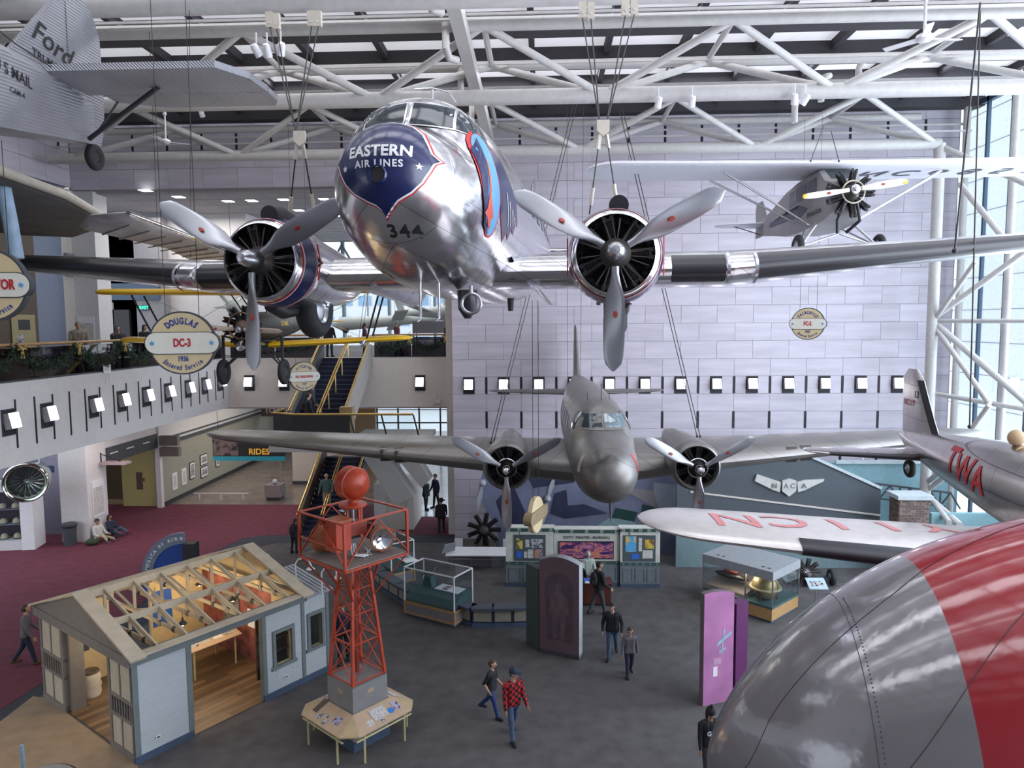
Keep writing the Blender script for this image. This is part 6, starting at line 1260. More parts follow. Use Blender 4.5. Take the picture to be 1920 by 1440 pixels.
MB().box(0.28, 0.40, 0.70, 0.95, 0.012, 0.016, FM).build('caption', PAPER, pk); MB().box(0.28, 0.50, 1.0, 1.15, 0.012, 0.016, FM).build('caption', mat('pink_text', (0.5, 0.3, 0.45), 0.6), pk)
MB().box(0, 0.42, 0, 2.45, -0.14, 0.12, frame((0.80, 0.42, 0), (0.75, 0.5, 0), (0, 0, 1))).build('purple_slab', PURP, pk)
put_text('PAN AM', 0.12, frame((0.80, 0.42, 0), (0.75, 0.5, 0), (0, 0, 1)) @ Matrix.Translation((0.28, 1.85, 0.125)) @ Matrix.Rotation(R(-90), 4, 'Z'), mat('pink_text', (0.5, 0.3, 0.45), 0.6), pk, depth=0.002) if False else None
# ================================================================== globe showcase
gc = thing('globe_showcase', 'grey-topped glass showcase holding a large brass globe', 'showcase', (7.1, 22.0, 0), math.atan2(1.7, -1.7)-PI)   # local -x runs to the left-back
W_, D_ = 2.45, 1.75
GTP = mat('case_top_grey', (0.30, 0.32, 0.34), 0.5)
MB().box(-W_, 0, 0, D_, 0.08, 0.45).build('base', OAK, gc); MB().box(-W_+0.04, -0.04, 0.04, D_-0.04, 0, 0.08).build('kick', SKB, gc); MB().box(-W_-0.01, 0.01, -0.01, D_+0.01, 0.45, 0.52).build('rail', TEAL, gc); MB().box(-W_-0.03, 0.03, -0.03, D_+0.03, 1.38, 1.66).build('canopy', GTP, gc)
for x in (-W_, -0.92, 0): MB().box(x-0.02, x+0.02, -0.01, 0.03, 0.52, 1.38).build('post', SAT, gc)
for x in (-W_, 0): MB().box(x-0.02, x+0.02, D_-0.03, D_+0.01, 0.52, 1.38).build('post', SAT, gc)
MB().box(-W_, 0, 0, 0.008, 0.52, 1.38).build('glass_front', GLASS, gc); MB().box(-W_, -W_+0.008, 0, D_, 0.52, 1.38).build('glass_end', GLASS, gc); MB().box(-0.008, 0, 0, D_, 0.52, 1.38).build('glass_end', GLASS, gc)
for x in (-2.1, -1.9, -0.5, -0.3): MB().box(x, x+0.10, 0.2, 0.28, 1.66, 1.665).build('vent', BLACK, gc)
MB().prism([(0.05, 0.52), (D_-0.05, 0.52), (D_-0.05, 0.95), (0.1, 0.62)], -W_+0.04, -0.98, frame((0, 0, 0), (0, 1, 0), (0, 0, 1)) @ Matrix.Rotation(0, 4, 'X')).build('sloped_deck', mat('deck_mauve', (0.20, 0.17, 0.16), 0.6), gc)
gl = MB().ball((-0.52, 0.55, 0.95), 0.42, 28, 18).build('globe', mat('globe_brass', (0.36, 0.27, 0.12), 0.35, 0.4, var=0.35, scale=4), gc, 60); MB().lathe([(0.43, -0.02), (0.50, -0.02), (0.50, 0.02), (0.43, 0.02)], Matrix.Translation((-0.52, 0.55, 0.92)), 32).build('horizon_ring', mat('ring_pale', (0.5, 0.42, 0.28), 0.4), gl, 40)
MB().path([(-0.52+0.45*math.cos(a), 0.55, 0.93+0.43*math.sin(a)) for a in [R(-60+180*i/16) for i in range(17)]], 0.015, 6).build('meridian', BRASS, gl, 50)
for a in (0.5, 2.6, 4.7): MB().path([(-0.52+0.46*math.cos(a), 0.55+0.46*math.sin(a), 0.9), (-0.52+0.34*math.cos(a), 0.55+0.34*math.sin(a), 0.70), (-0.52+0.36*math.cos(a), 0.55+0.36*math.sin(a), 0.53)], 0.03, 8).build('globe_leg', MATS['mahogany'], gl, 50)
mm = thing('model_seaplane', 'dark ship-shaped model inside the globe showcase', 'model', gc.matrix_basis @ Vector((-1.75, 0.55, 0.80)), gc.rotation_euler.z)
MB().loft([[Vector((x, w__*math.cos(a), 0.16+h_*math.sin(a))) for a in [2*PI*i/12 for i in range(12)]] for x, w__, h_ in ((-0.6, 0.02, 0.02), (-0.4, 0.12, 0.08), (0, 0.17, 0.1), (0.4, 0.12, 0.08), (0.65, 0.02, 0.02))]).build('hull', BLACK, mm, 50); MB().box(-0.25, 0.25, -0.08, 0.08, 0.24, 0.32).build('deckhouse', MATS['mahogany'], mm); MB().tube((0.0, 0, 0.3), (0, 0, 0.6), 0.015, 6).build('mast', BROWN, mm)
q_ = lampoint('showcase_lamp', gc.matrix_basis @ Vector((-1.5, 0.5, 1.32)), 8, (1, 0.85, 0.65), 0.1); q_ = lampoint('showcase_lamp', gc.matrix_basis @ Vector((-0.9, 0.2, 1.32)), 6, (1, 0.85, 0.65), 0.1)
lc = thing('label_stand', 'slanted pale label stand right of the globe showcase', 'stand', (8.9, 23.2, 0)); MB().box(-0.3, 0.3, -0.25, 0.25, 0, 0.03, Matrix.Translation((0, 0, 0.85)) @ Matrix.Rotation(R(25), 4, 'X')).build('top', mat('cyan_pale', (0.40, 0.52, 0.56), 0.5), lc); MB().tube((0, 0.05, 0), (0, 0.05, 0.84), 0.03, 8).build('leg', SAT, lc); MB().box(-0.2, 0.2, -0.12, 0.1, 0.03, 0.034, Matrix.Translation((0, 0, 0.85)) @ Matrix.Rotation(R(25), 4, 'X')).build('picture', PHOTO, lc)
# ================================================================== mural, emblem wall and brick pillar on the right
mu = thing('aircraft_mural', 'blue-grey cut-out photo mural of an airplane along the marble wall', 'mural', (0, 28.6, 0))
def mp_(px, py, y=28.6): p = PY(px, py, y); return (p.x, p.z)
FMu = frame((0, 0, 0), (1, 0, 0), (0, 0, 1))
def shape(nm, P, z0, z1, m): return MB().prism([mp_(*p) for p in P], z0, z1, FMu).build(nm, m, mu)
shape('mural_panel', [(895, 930), (905, 885), (985, 868), (1240, 878), (1430, 922), (1645, 968), (1650, 1050), (940, 1050), (932, 990)], -0.06, 0.0, mat('mural_blue', (0.125, 0.14, 0.215), 0.6, var=0.25, scale=0.9, detail=5))
MD = mat('mural_navy', (0.022, 0.026, 0.060), 0.5, var=0.3, scale=2); ML = mat('mural_pale', (0.26, 0.30, 0.36), 0.6, var=0.15, scale=1.5); MT = mat('mural_teal', (0.17, 0.25, 0.27), 0.6); MG = mat('mural_green', (0.01, 0.045, 0.04), 0.4)
shape('mural_shape', [(930, 940), (960, 905), (985, 960), (1010, 1000), (1040, 1040), (985, 1045), (950, 1000)], 0.0, 0.012, MD); shape('mural_shape', [(985, 884), (1060, 878), (1075, 905), (1000, 915)], 0.0, 0.012, MD)
shape('mural_shape', [(1040, 925), (1062, 918), (1065, 948), (1095, 945), (1140, 962), (1060, 972), (1032, 962)], 0.012, 0.03, MD); shape('mural_shape', [(1225, 905), (1420, 925), (1640, 970), (1640, 1000), (1240, 985), (1225, 950)], 0.0, 0.012, ML)
shape('mural_shape', [(1180, 915), (1225, 920), (1235, 955), (1180, 925)], 0.012, 0.02, mat('mural_grey', (0.22, 0.20, 0.22), 0.6)); shape('mural_shape', [(1120, 985), (1140, 972), (1190, 970), (1195, 1000), (1115, 1000)], 0.012, 0.02, MT)
shape('mural_shape', [(1155, 952), (1195, 960), (1190, 978), (1148, 970)], 0.02, 0.03, MG); shape('mural_shape', [(1205, 945), (1230, 952), (1225, 985), (1200, 975)], 0.02, 0.03, MG)
for c_, e_ in (((1027, 935), ((1042, 885), (1018, 985))), ((905, 905), ((907, 905), (895, 960)))):
    for q in e_: a, b2 = Vector(mp_(*c_)), Vector(mp_(*q)); n_ = (b2-a).normalized(); w2 = Vector((-n_.y, n_.x))*0.10; MB().prism([a-w2*0.5, a+w2*0.5, a+(b2-a)*0.5+w2, b2, a+(b2-a)*0.5-w2], 0.02, 0.05, FMu).build('mural_blade', mat('mural_silver', (0.32, 0.34, 0.38), 0.5), mu) if (b2-a).length > 0.1 else None
    c2 = mp_(*c_); MB().lathe([(0.001, 0.22), (0.08, 0.2), (0.14, 0.1), (0.14, 0.0)], FMu @ Matrix.Translation((c2[0], c2[1], 0)), 14).build('mural_hub', MATS['mural_silver'], mu, 50)
nw = thing('emblem_wall', 'dark slate gabled wall with a pale winged shield emblem', 'display wall', (9.5, 27.2, 0)); FN = frame((0, 0, 0), (1, 0, 0), (0, 0, 1))
def np_(px, py, y=27.2): p = PY(px, py, y); return (p.x-9.5, p.z)
SLD = mat('slate_wall', (0.070, 0.085, 0.10), 0.7, var=0.06)
a_, b2_, c_ = np_(1345, 853), np_(1510, 853), np_(1652, 917)
MB().prism([(a_[0]-1.5, 1.9), (c_[0], 1.9), c_, b2_, (a_[0]-1.5, a_[1])], -0.15, 0.0, FN).build('wall', SLD, nw); MB().prism([(a_[0]-1.5, 0), (c_[0], 0), (c_[0], 1.9), (a_[0]-1.5, 1.9)], -0.15, -0.02, FN).build('wall_base', MT, nw)
CAP = mat('cap_white', (0.44, 0.50, 0.52), 0.5)
MB().beam((b2_[0], 0.1, b2_[1]+0.04), (c_[0], 0.1, c_[1]+0.04), 0.34, 0.1).build('coping', CAP, nw); MB().beam((a_[0]-1.5, 0.1, a_[1]+0.04), (b2_[0], 0.1, b2_[1]+0.04), 0.34, 0.1).build('coping', CAP, nw); MB().beam((a_[0]-1.0, 0.0, np_(1330, 922)[1]), (c_[0], 0.0, np_(1640, 966)[1]), 0.08, 0.06).build('stripe', CREAM, nw)
e0 = Vector(np_(1478, 914)); EMB = mat('emblem_silver', (0.50, 0.50, 0.47), 0.5, 0.2)
for s in (-1, 1):
    wng = [(0.30, 0.22), (0.55, 0.30), (1.3, 0.34) if s > 0 else (1.2, 0.52), (1.28, 0.26), (0.95, 0.10), (0.60, -0.08), (0.34, -0.16)]
    MB().prism([(e0.x+s*x, e0.y+z) for x, z in wng], 0.0, 0.09, FN).build('emblem_wing', EMB, nw)
MB().prism([(e0.x+x, e0.y+z) for x, z in ((-0.26, 0.28), (0, 0.36), (0.26, 0.28), (0.26, -0.12), (0, -0.32), (-0.26, -0.12))], 0.0, 0.12, FN).build('emblem_shield', EMB, nw)
for ch, dx in (('N', -0.55), ('A', -0.12), ('C', 0.12), ('A', 0.55)): put_text(ch, 0.26, FN @ Matrix.Translation((e0.x+dx, e0.y+0.08, 0.125)), mat('emblem_dark_letter', (0.16, 0.16, 0.16), 0.6), nw, bold=0.01, depth=0.006)
pl_ = thing('brick_pillar', 'square brown brick pillar with white cap at the right', 'pillar', (13.25, 26.0, 0))
MB().box(-0.60, 0.44, -0.35, 0.35, 0, 3.05).build('core', mat('mortar', (0.40, 0.36, 0.32), 0.9), pl_); MB().box(-0.7, 0.54, -0.45, 0.45, 3.05, 3.2).build('cap', CAP, pl_)
bk = MB(); rs = random.Random(5)
for i in range(34):
    z = 0.01+i*0.089
    for f in range(2):
        w__ = 1.04 if f == 0 else 0.70; x = -0.12*(i % 2)
        while x < w__:
            a, b3 = max(0.005, x), min(w__-0.005, x+0.225); x += 0.24
            if b3-a < 0.04: continue
            if f == 0: bk.box(-0.60+a, -0.60+b3, -0.37, -0.34, z, z+0.07, mi=rs.randrange(2))
            else: bk.box(-0.62, -0.59, -0.35+a, -0.35+b3, z, z+0.07, mi=rs.randrange(2))
o_ = bk.build('bricks', [mat('brick_brown', (0.19, 0.13, 0.11), 0.85, var=0.2), mat('brick_dark', (0.12, 0.085, 0.075), 0.85, var=0.2)], pl_); o_['kind'] = 'stuff'
struct(MB().box(8.8, 17.0, 29.8, 30.1, 0, 3.55).build('wall_teal', mat('teal_wall', (0.22, 0.38, 0.42), 0.7))); struct(MB().box(12.0, 17.0, 29.6, 29.7, 3.55, 3.7).build('trim_teal', MATS['cap_white']))
struct(MB().box(14.3, 16.9, 26.6, 26.8, 0, 2.3).build('wall_teal_low', MATS['teal_wall']))
tk = thing('bridge_truss', 'small dark steel bridge truss against the teal wall', 'truss', (9.8, 29.2, 0))
MB().beam((1.8, 0, 3.05), (6.6, 0, 2.45), 0.07, 0.07).build('top_chord', DGREY, tk); MB().beam((3.0, 0, 2.3), (6.4, 0, 1.9), 0.07, 0.07).build('bottom_chord', DGREY, tk)
for i in range(5): MB().beam((3.0+0.8*i, 0, 2.3-0.1*i), (3.4+0.8*i, 0, 2.85-0.1*i), 0.05, 0.05).build('diagonal', DGREY, tk); MB().beam((3.4+0.8*i, 0, 2.85-0.1*i), (3.8+0.8*i, 0, 2.2-0.1*i), 0.05, 0.05).build('diagonal', DGREY, tk); MB().beam((3.0+0.8*i, 0, 2.3-0.1*i), (3.0+0.8*i, 0, 2.92-0.1*i), 0.05, 0.05).build('post', DGREY, tk)
ge = thing('floor_engine', 'chrome radial engine lying behind the globe showcase', 'engine', (9.3, 25.2, 0.55)); radial(ge, (0, 0, 0.0), 9, 0.16, 0.48, ENGM, CHROME, cr=0.08); wheel(ge, (0.95, 0.2, -0.25), 0.3, 0.16, 'X'); MB().box(-0.5, 1.1, 0.1, 0.5, -0.55, -0.3).build('cradle', DGREY, ge)
# ================================================================== left: banners, boards, cases
rb = thing('hanging_banner', 'teal banner reading RIDES behind the grey wing', 'banner', (-13.05, 31.2, -0.27)); FB = frame((0, 0, 0), (1, 0, 0), (0, 0, 1))
MB().box(-1.65, 1.62, -0.03, 0.03, 3.62, 4.8).build('board', BLACK, rb); MB().box(-1.65, 1.62, -0.036, -0.03, 3.62, 3.82).build('teal_band', mat('teal_band', (0.02, 0.33, 0.40), 0.5), rb); MB().box(-1.62, -0.5, -0.036, -0.03, 3.85, 4.7).build('picture', printed('print_brown', (0.20, 0.14, 0.12), (0.03, 0.02, 0.02), 3), rb)
put_text('RIDES', 0.37, FB @ Matrix.Translation((0.45, 4.02, 0.04)), mat('ride_yellow', (0.80, 0.40, 0.03), 0.5, emit=0.15), rb, bold=0.02, depth=0.004)
for x in (-1.4, 1.4): MB().tube((x, 0, 4.8), (x, 0, ZU+0.27), 0.01, 5).build('wire', CABLE, rb)
ts = thing('tower_sign', 'dark sign reading TOWER at the end of the lower gallery', 'sign', (-18.55, 49.0, 3.42)); MB().box(-1.0, 1.3, -0.03, 0.03, -0.4, 0.9).build('board', mat('sign_umber', (0.09, 0.07, 0.06), 0.6), ts); put_text('TOWER', 0.50, frame((0.15, -0.035, 0.0), (1, 0, 0), (0, 0, 1)), PAPER, ts, depth=0.003, bold=0.01)
MB().tube((-0.8, 0, 0.9), (-0.8, 0, 2.04), 0.01, 5).build('wire', CABLE, ts); MB().tube((1.1, 0, 0.9), (1.1, 0, 2.04), 0.01, 5).build('wire', CABLE, ts)
d2 = sthing('door_2')
for x in (-19.3, -18.2): MB().box(x, x+0.95, 51.9, 52.0, 0, 2.9).build('leaf', mat('door_dark', (0.06, 0.05, 0.05), 0.4), d2); MB().box(x+0.2, x+0.75, 51.88, 51.9, 0.8, 2.6).build('pane', BLUEG, d2)
hd = thing('gallery_header_sign', 'black gallery name sign over the yellow-lit passage', 'sign', (-19.68, 33.45, 3.55)); MB().box(0, 0.05, -2.15, 2.15, -0.38, 0.34).build('board', DGREY, hd)
for y, s_ in ((-1.6, 'Gallery 104'), (-0.3, 'Rides of Flight'), (1.1, 'Museum Store')): put_text(s_, 0.17, frame((0.055, y, 0.05), (0, 1, 0), (0, 0, 1)), PAPER, hd, depth=0.002) if False else MB().box(0.05, 0.055, y-0.3, y+0.3, 0.02, 0.07).build('text_line', PAPER, hd)
for i, (y, z, w__, h_) in enumerate(((37.1, 1.08, 0.5, 0.9), (38.1, 1.12, 0.5, 0.9), (39.05, 1.27, 0.6, 0.95), (40.45, 1.62, 0.85, 0.62), (40.45, 0.90, 0.85, 0.62), (42.2, 1.25, 0.5, 0.8), (43.6, 1.3, 0.7, 0.5), (45.0, 1.35, 0.7, 0.5))):
    f_ = thing('framed_picture', ('white text board nearest on the lower gallery wall', 'second white text board on the lower gallery wall', 'single tall framed photograph after the text boards', 'upper framed photograph of the stacked pair', 'lower framed photograph of the stacked pair', 'framed photograph just past the stacked pair', 'second to last framed photograph along the gallery wall', 'farthest framed photograph along the gallery wall')[i], 'picture', (-19.66, y, z), 0, 'pictures on the lower gallery wall')
    MB().box(0, 0.04, -w__/2, w__/2, -h_/2, h_/2).build('frame', PAPER if i < 2 else BLACK, f_); MB().box(0.04, 0.045, -w__/2+0.04, w__/2-0.04, -h_/2+0.04, h_/2-0.04).build('mat_board', PAPER, f_)
    MB().box(0.045, 0.05, -w__/2+0.12, w__/2-0.12, -h_/2+0.14, h_/2-0.14).build('image', TEXTP if i < 2 else PHOTO, f_)
pf = thing('framed_photo', 'large framed photograph of a tower on the pale wall', 'picture', (-13.45, 41.18, 2.75)); MB().box(-0.78, 0.78, -0.04, 0, -0.62, 0.62).build('frame', BLACK, pf); MB().box(-0.74, 0.74, -0.045, -0.04, -0.58, 0.58).build('mat_board', PAPER, pf); MB().box(-0.55, 0.55, -0.05, -0.045, -0.42, 0.42).build('image', PHOTO, pf)
MB().prism([(-0.28, -0.42), (0.28, -0.42), (0.16, -0.1), (0.10, 0.42), (-0.10, 0.42), (-0.16, -0.1)], 0.05, 0.056, frame((0, 0, 0), (1, 0, 0), (0, 0, 1))).build('tower_image', PAPER, pf)
pc_ = thing('pedestal_case', 'small pedestal with acrylic cover in the lower gallery', 'showcase', (-14.4, 37.6, 0)); MB().box(-0.42, 0.42, -0.42, 0.42, 0.2, 0.85).build('pedestal', mat('plinth_mauve', (0.22, 0.18, 0.18), 0.5), pc_); MB().box(-0.36, 0.36, -0.36, 0.36, 0, 0.2).build('kick', BLACK, pc_); MB().box(-0.38, 0.38, -0.38, 0.38, 0.85, 1.2).build('cover', GLASS, pc_); MB().ball((0, 0, 0.98), 0.13, 10, 7).build('exhibit', PAPER, pc_, 60)
mbd = thing('map_board', 'white museum map board on the lower white pier', 'board', (-19.675, 30.55, 1.75), R(90)); MB().box(-0.42, 0.42, -0.03, 0, -0.75, 0.85).build('board', PAPER, mbd); MB().box(-0.36, 0.36, -0.036, -0.03, -0.65, 0.55).build('map', TEXTP, mbd)
mbu = thing('map_board', 'white museum map board on the upper white column', 'board', (-20.05, 30.98, 9.05)); MB().box(-0.40, 0.40, -0.03, 0, -0.75, 0.75).build('board', PAPER, mbu); MB().box(-0.34, 0.34, -0.036, -0.03, -0.6, 0.45).build('map', TEXTP, mbu)
hu = thing('upper_header_sign', 'blue gallery sign above the upper dark doorway', 'sign', (-20.95, 36.45, 11.0)); MB().box(-1.4, 1.35, -0.06, 0, -0.3, 0.55).build('board', mat('sign_steel_blue', (0.05, 0.085, 0.14), 0.5), hu); [MB().box(x, x+0.5, -0.066, -0.06, 0.05, 0.10).build('text_line', PAPER, hu) for x in (-1.2, -0.5, 0.4)]
struct(MB().box(-22.0, -21.2, 36.3, 36.5, Z2, 10.2).build('door_3', BLACK))
ex = thing('exit_sign', 'small green lit exit sign on the upper grey wall', 'sign', PY(271, 577, 36.5)); MB().box(-0.26, 0.26, -0.06, 0, -0.14, 0.14).build('case', DGREY, ex); put_text('EXIT', 0.24, frame((0, -0.065, 0), (1, 0, 0), (0, 0, 1)), mat('exit_green', (0.02, 0.6, 0.25), 0.5, emit=2.0), ex, bold=0.02, depth=0.003)
ps = thing('wall_poster', 'yellowish text poster on the brown upper wall, left edge', 'poster', (-20.48, 27.75, 8.9)); MB().box(0, 0.03, -0.7, 0.6, -1.0, 0.95).build('board', mat('poster_straw', (0.34, 0.29, 0.15), 0.6), ps); MB().box(0.03, 0.035, -0.35, 0.3, 0.35, 0.75).build('image', BLACK, ps); MB().box(0.03, 0.035, -0.45, -0.1, -0.25, 0.15).build('image', PHOTO, ps)
# jet intake and helmet case at far left
ji = thing('jet_engine_intake', 'polished green-grey jet engine intake at the left edge', 'engine', (-20.75, 27.6, 3.12), R(28))
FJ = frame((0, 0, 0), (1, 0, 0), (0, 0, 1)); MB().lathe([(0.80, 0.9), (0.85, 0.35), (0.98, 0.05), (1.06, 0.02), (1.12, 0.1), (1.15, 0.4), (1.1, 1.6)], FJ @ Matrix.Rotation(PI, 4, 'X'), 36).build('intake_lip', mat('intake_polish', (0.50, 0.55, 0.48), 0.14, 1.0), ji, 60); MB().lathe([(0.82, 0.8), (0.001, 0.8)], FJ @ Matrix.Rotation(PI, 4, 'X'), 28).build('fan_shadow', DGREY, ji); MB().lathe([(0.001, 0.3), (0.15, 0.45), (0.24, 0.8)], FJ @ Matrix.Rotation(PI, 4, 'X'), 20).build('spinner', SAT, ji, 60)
for k in range(18): a = 2*PI*k/18; MB().beam((0.22*math.cos(a), 0.72, 0.22*math.sin(a)), (0.8*math.cos(a), 0.78, 0.8*math.sin(a)), 0.10, 0.012, (math.sin(a)*0.6, 0.6, -math.cos(a)*0.6)).build('fan_blade', SAT, ji)
for x in (-0.6, 0.6): MB().tube((x, -1.2 if False else 0.9, 0.8), (x, 0.9, (ZU-3.12)/0.72), 0.03, 8).build('hanger', SAT, ji)
ji.scale = (0.72, 0.72, 0.72)
hc = thing('helmet_case', 'tall dark showcase of pale pilot helmets at the left edge', 'showcase', (-22.4, 29.0, 0), R(12))
MB().box(-2.2, 0.55, 0.35, 0.5, 0, 2.9).build('back', mat('case_night', (0.02, 0.035, 0.05), 0.5), hc); MB().box(-2.2, 0.55, -0.35, 0.5, 0, 0.42).build('base', WHITE, hc); MB().box(-2.2, 0.55, -0.35, 0.5, 2.5, 2.9).build('head', WHITE, hc); MB().box(0.45, 0.95, -0.42, 0.55, 0, 2.9).build('end_panel', PAPER, hc); MB().box(-2.2, 0.45, -0.34, -0.33, 0.42, 2.5).build('glass', GLASS, hc)
for z in (1.05, 1.7): MB().box(-2.2, 0.45, -0.2, 0.35, z, z+0.03).build('shelf', BLUEG, hc)
hmesh = MB().lathe([(0.145, 0), (0.15, 0.05), (0.13, 0.16), (0.07, 0.22), (0.001, 0.235)], None, 14).mesh('shell', 60); hmesh.materials.append(mat('helmet_cream', (0.55, 0.48, 0.33), 0.5)); n_ = 0
for z, nm in ((1.73, 'top'), (1.08, 'middle'), (0.43, 'bottom')):
    for i in range(5):
        t = thing('pilot_helmet', 'pale pilot helmet, %s from the left on the %s shelf of the left showcase' % (ordn[i], nm), 'helmet', hc.matrix_basis @ Vector((-1.9+0.5*i, 0.02, z)), rs.uniform(-0.6, 0.6), 'helmets on the %s shelf' % nm); link('shell', hmesh, None, t); MB().lathe([(0.15, -0.0), (0.165, 0.012), (0.15, 0.035)], None, 14).build('rim', BROWN, t)
tc_ = thing('trash_can', 'dark cylindrical trash can beside the white pier', 'trash can', PZ(132, 1022)); MB().lathe([(0.001, 0), (0.24, 0), (0.27, 0.85), (0.30, 0.86), (0.30, 0.95), (0.26, 0.97), (0.18, 0.90), (0.001, 0.88)], None, 20).build('body', DGREY, tc_, 40); MB().lathe([(0.285, 0.80), (0.305, 0.82), (0.305, 0.88), (0.29, 0.89)], None, 20).build('collar', BLACK, tc_, 40)
wsn = thing('bracket_sign', 'thin bracket-hung sign seen edge-on beside the white pier', 'sign', (-19.68, 30.9, 3.35)); MB().box(0.1, 1.25, -0.25, 0.25, -0.10, 0.0).build('board', mat('pink_steel', (0.40, 0.32, 0.32), 0.5), wsn); MB().beam((0, 0, 0.35), (0.9, 0, 0.02), 0.03, 0.03).build('stay', BLACK, wsn); MB().beam((0, 0, -0.15), (0, 0, 0.4), 0.06, 0.06).build('bracket', BLACK, wsn)
cs_ = thing('corner_speakers', 'pair of grey boxes on the post beside the gallery', 'speaker', (-19.4, 35.8, 3.2)); MB().box(-0.2, 0.75, -0.15, 0.15, 0.05, 0.55).build('upper_box', FASC, cs_); MB().box(-0.2, 0.8, -0.15, 0.15, -0.5, -0.05).build('lower_box', FASC, cs_)
# white floor rails in the polished gallery
for i, (px, py, ln) in enumerate(((415, 937, 3.0),)):
    p = PZ(px, py); t = thing('floor_rail', 'low white rail standing on the polished gallery floor', 'rail', p); MB().beam((-ln/2, 0, 0.35), (ln/2, 0, 0.35), 0.05, 0.05).build('bar', PAPER, t); [MB().beam((x, 0, 0), (x, 0, 0.35), 0.05, 0.05).build('post', PAPER, t) for x in (-1.2, 0, 1.2)]
# grey round podium at the bottom left edge and blue post
gp = thing('round_podium', 'grey round podium top cut by the bottom left edge', 'podium', PZ(120, 1425, 0.62)-Vector((0, 0.75, 0.62))); MB().lathe([(0.001, 0.62), (0.62, 0.62), (0.65, 0.58), (0.6, 0.0)], None, 32).build('drum', mat('podium_grey', (0.20, 0.19, 0.19), 0.6), gp, 40)
MB().lathe([(0.66, 0.55), (0.67, 0.57), (0.67, 0.6), (0.655, 0.6)], None, 32).build('rim', DGREY, gp)
bp_ = thing('blue_post', 'thin pale blue post at the bottom left edge', 'post', PZ(46, 1455)); MB().beam((0, 0, 0), (-0.02, 0, 0.68), 0.06, 0.06).build('post', mat('post_blue', (0.22, 0.32, 0.42), 0.5), bp_); MB().box(-0.1, 0.1, -0.1, 0.1, 0, 0.02).build('foot', DGREY, bp_)
# ================================================================== people
import numpy as np
SKIN = mat('skin', (0.48, 0.29, 0.21), 0.55, var=0.05); SKIN2 = mat('skin_tan', (0.36, 0.20, 0.13), 0.55, var=0.05)
def cloth(name, c, var=0.12): return mat('cloth_'+name, c, 0.85, var=var, scale=9, bump=0.25, bscale=14)
C_BLACK = cloth('black', (0.014, 0.014, 0.018)); C_NAVY = cloth('navy', (0.018, 0.026, 0.055)); C_JEAN = cloth('jean', (0.055, 0.095, 0.17), 0.25); C_BLUE = cloth('blue', (0.016, 0.035, 0.14)); C_GREY = cloth('grey', (0.13, 0.125, 0.14)); C_GREEN = cloth('green', (0.07, 0.12, 0.11)); C_WHITE = cloth('white', (0.50, 0.48, 0.46)); C_KHAKI = cloth('khaki', (0.34, 0.28, 0.19)); C_RED = cloth('red', (0.30, 0.02, 0.03)); C_DGREY = cloth('dgrey', (0.045, 0.045, 0.052)); C_BEIGE = cloth('beige', (0.32, 0.28, 0.22)); C_WINE = cloth('wine', (0.10, 0.02, 0.035))
PLAID = cloth('plaid', (0.30, 0.012, 0.018)); nt, N, L, b_ = nodes_of(PLAID); tc = [n for n in N if n.type == 'TEX_COORD'][0]; ck = N.new('ShaderNodeTexChecker'); ck.inputs['Scale'].default_value = 14; ck.inputs['Color1'].default_value = (0.42, 0.014, 0.02, 1); ck.inputs['Color2'].default_value = (0.02, 0.004, 0.006, 1); L.new(tc.outputs['Object'], ck.inputs['Vector']); L.new(ck.outputs[0], b_.inputs['Base Color'])
HAIRD = mat('hair_dark', (0.018, 0.012, 0.010), 0.6, bump=0.5, bscale=60); HAIRB = mat('hair_brown', (0.060, 0.032, 0.018), 0.6, bump=0.5, bscale=60); HAIRG = mat('hair_grey', (0.22, 0.27, 0.26), 0.6); HAIRY = mat('hair_blond', (0.34, 0.24, 0.11), 0.6); STAT = mat('statue_pale', (0.34, 0.38, 0.33), 0.6); EYEM = mat('eye', (0.02, 0.02, 0.02), 0.3); LIP = mat('lips', (0.30, 0.10, 0.09), 0.5)
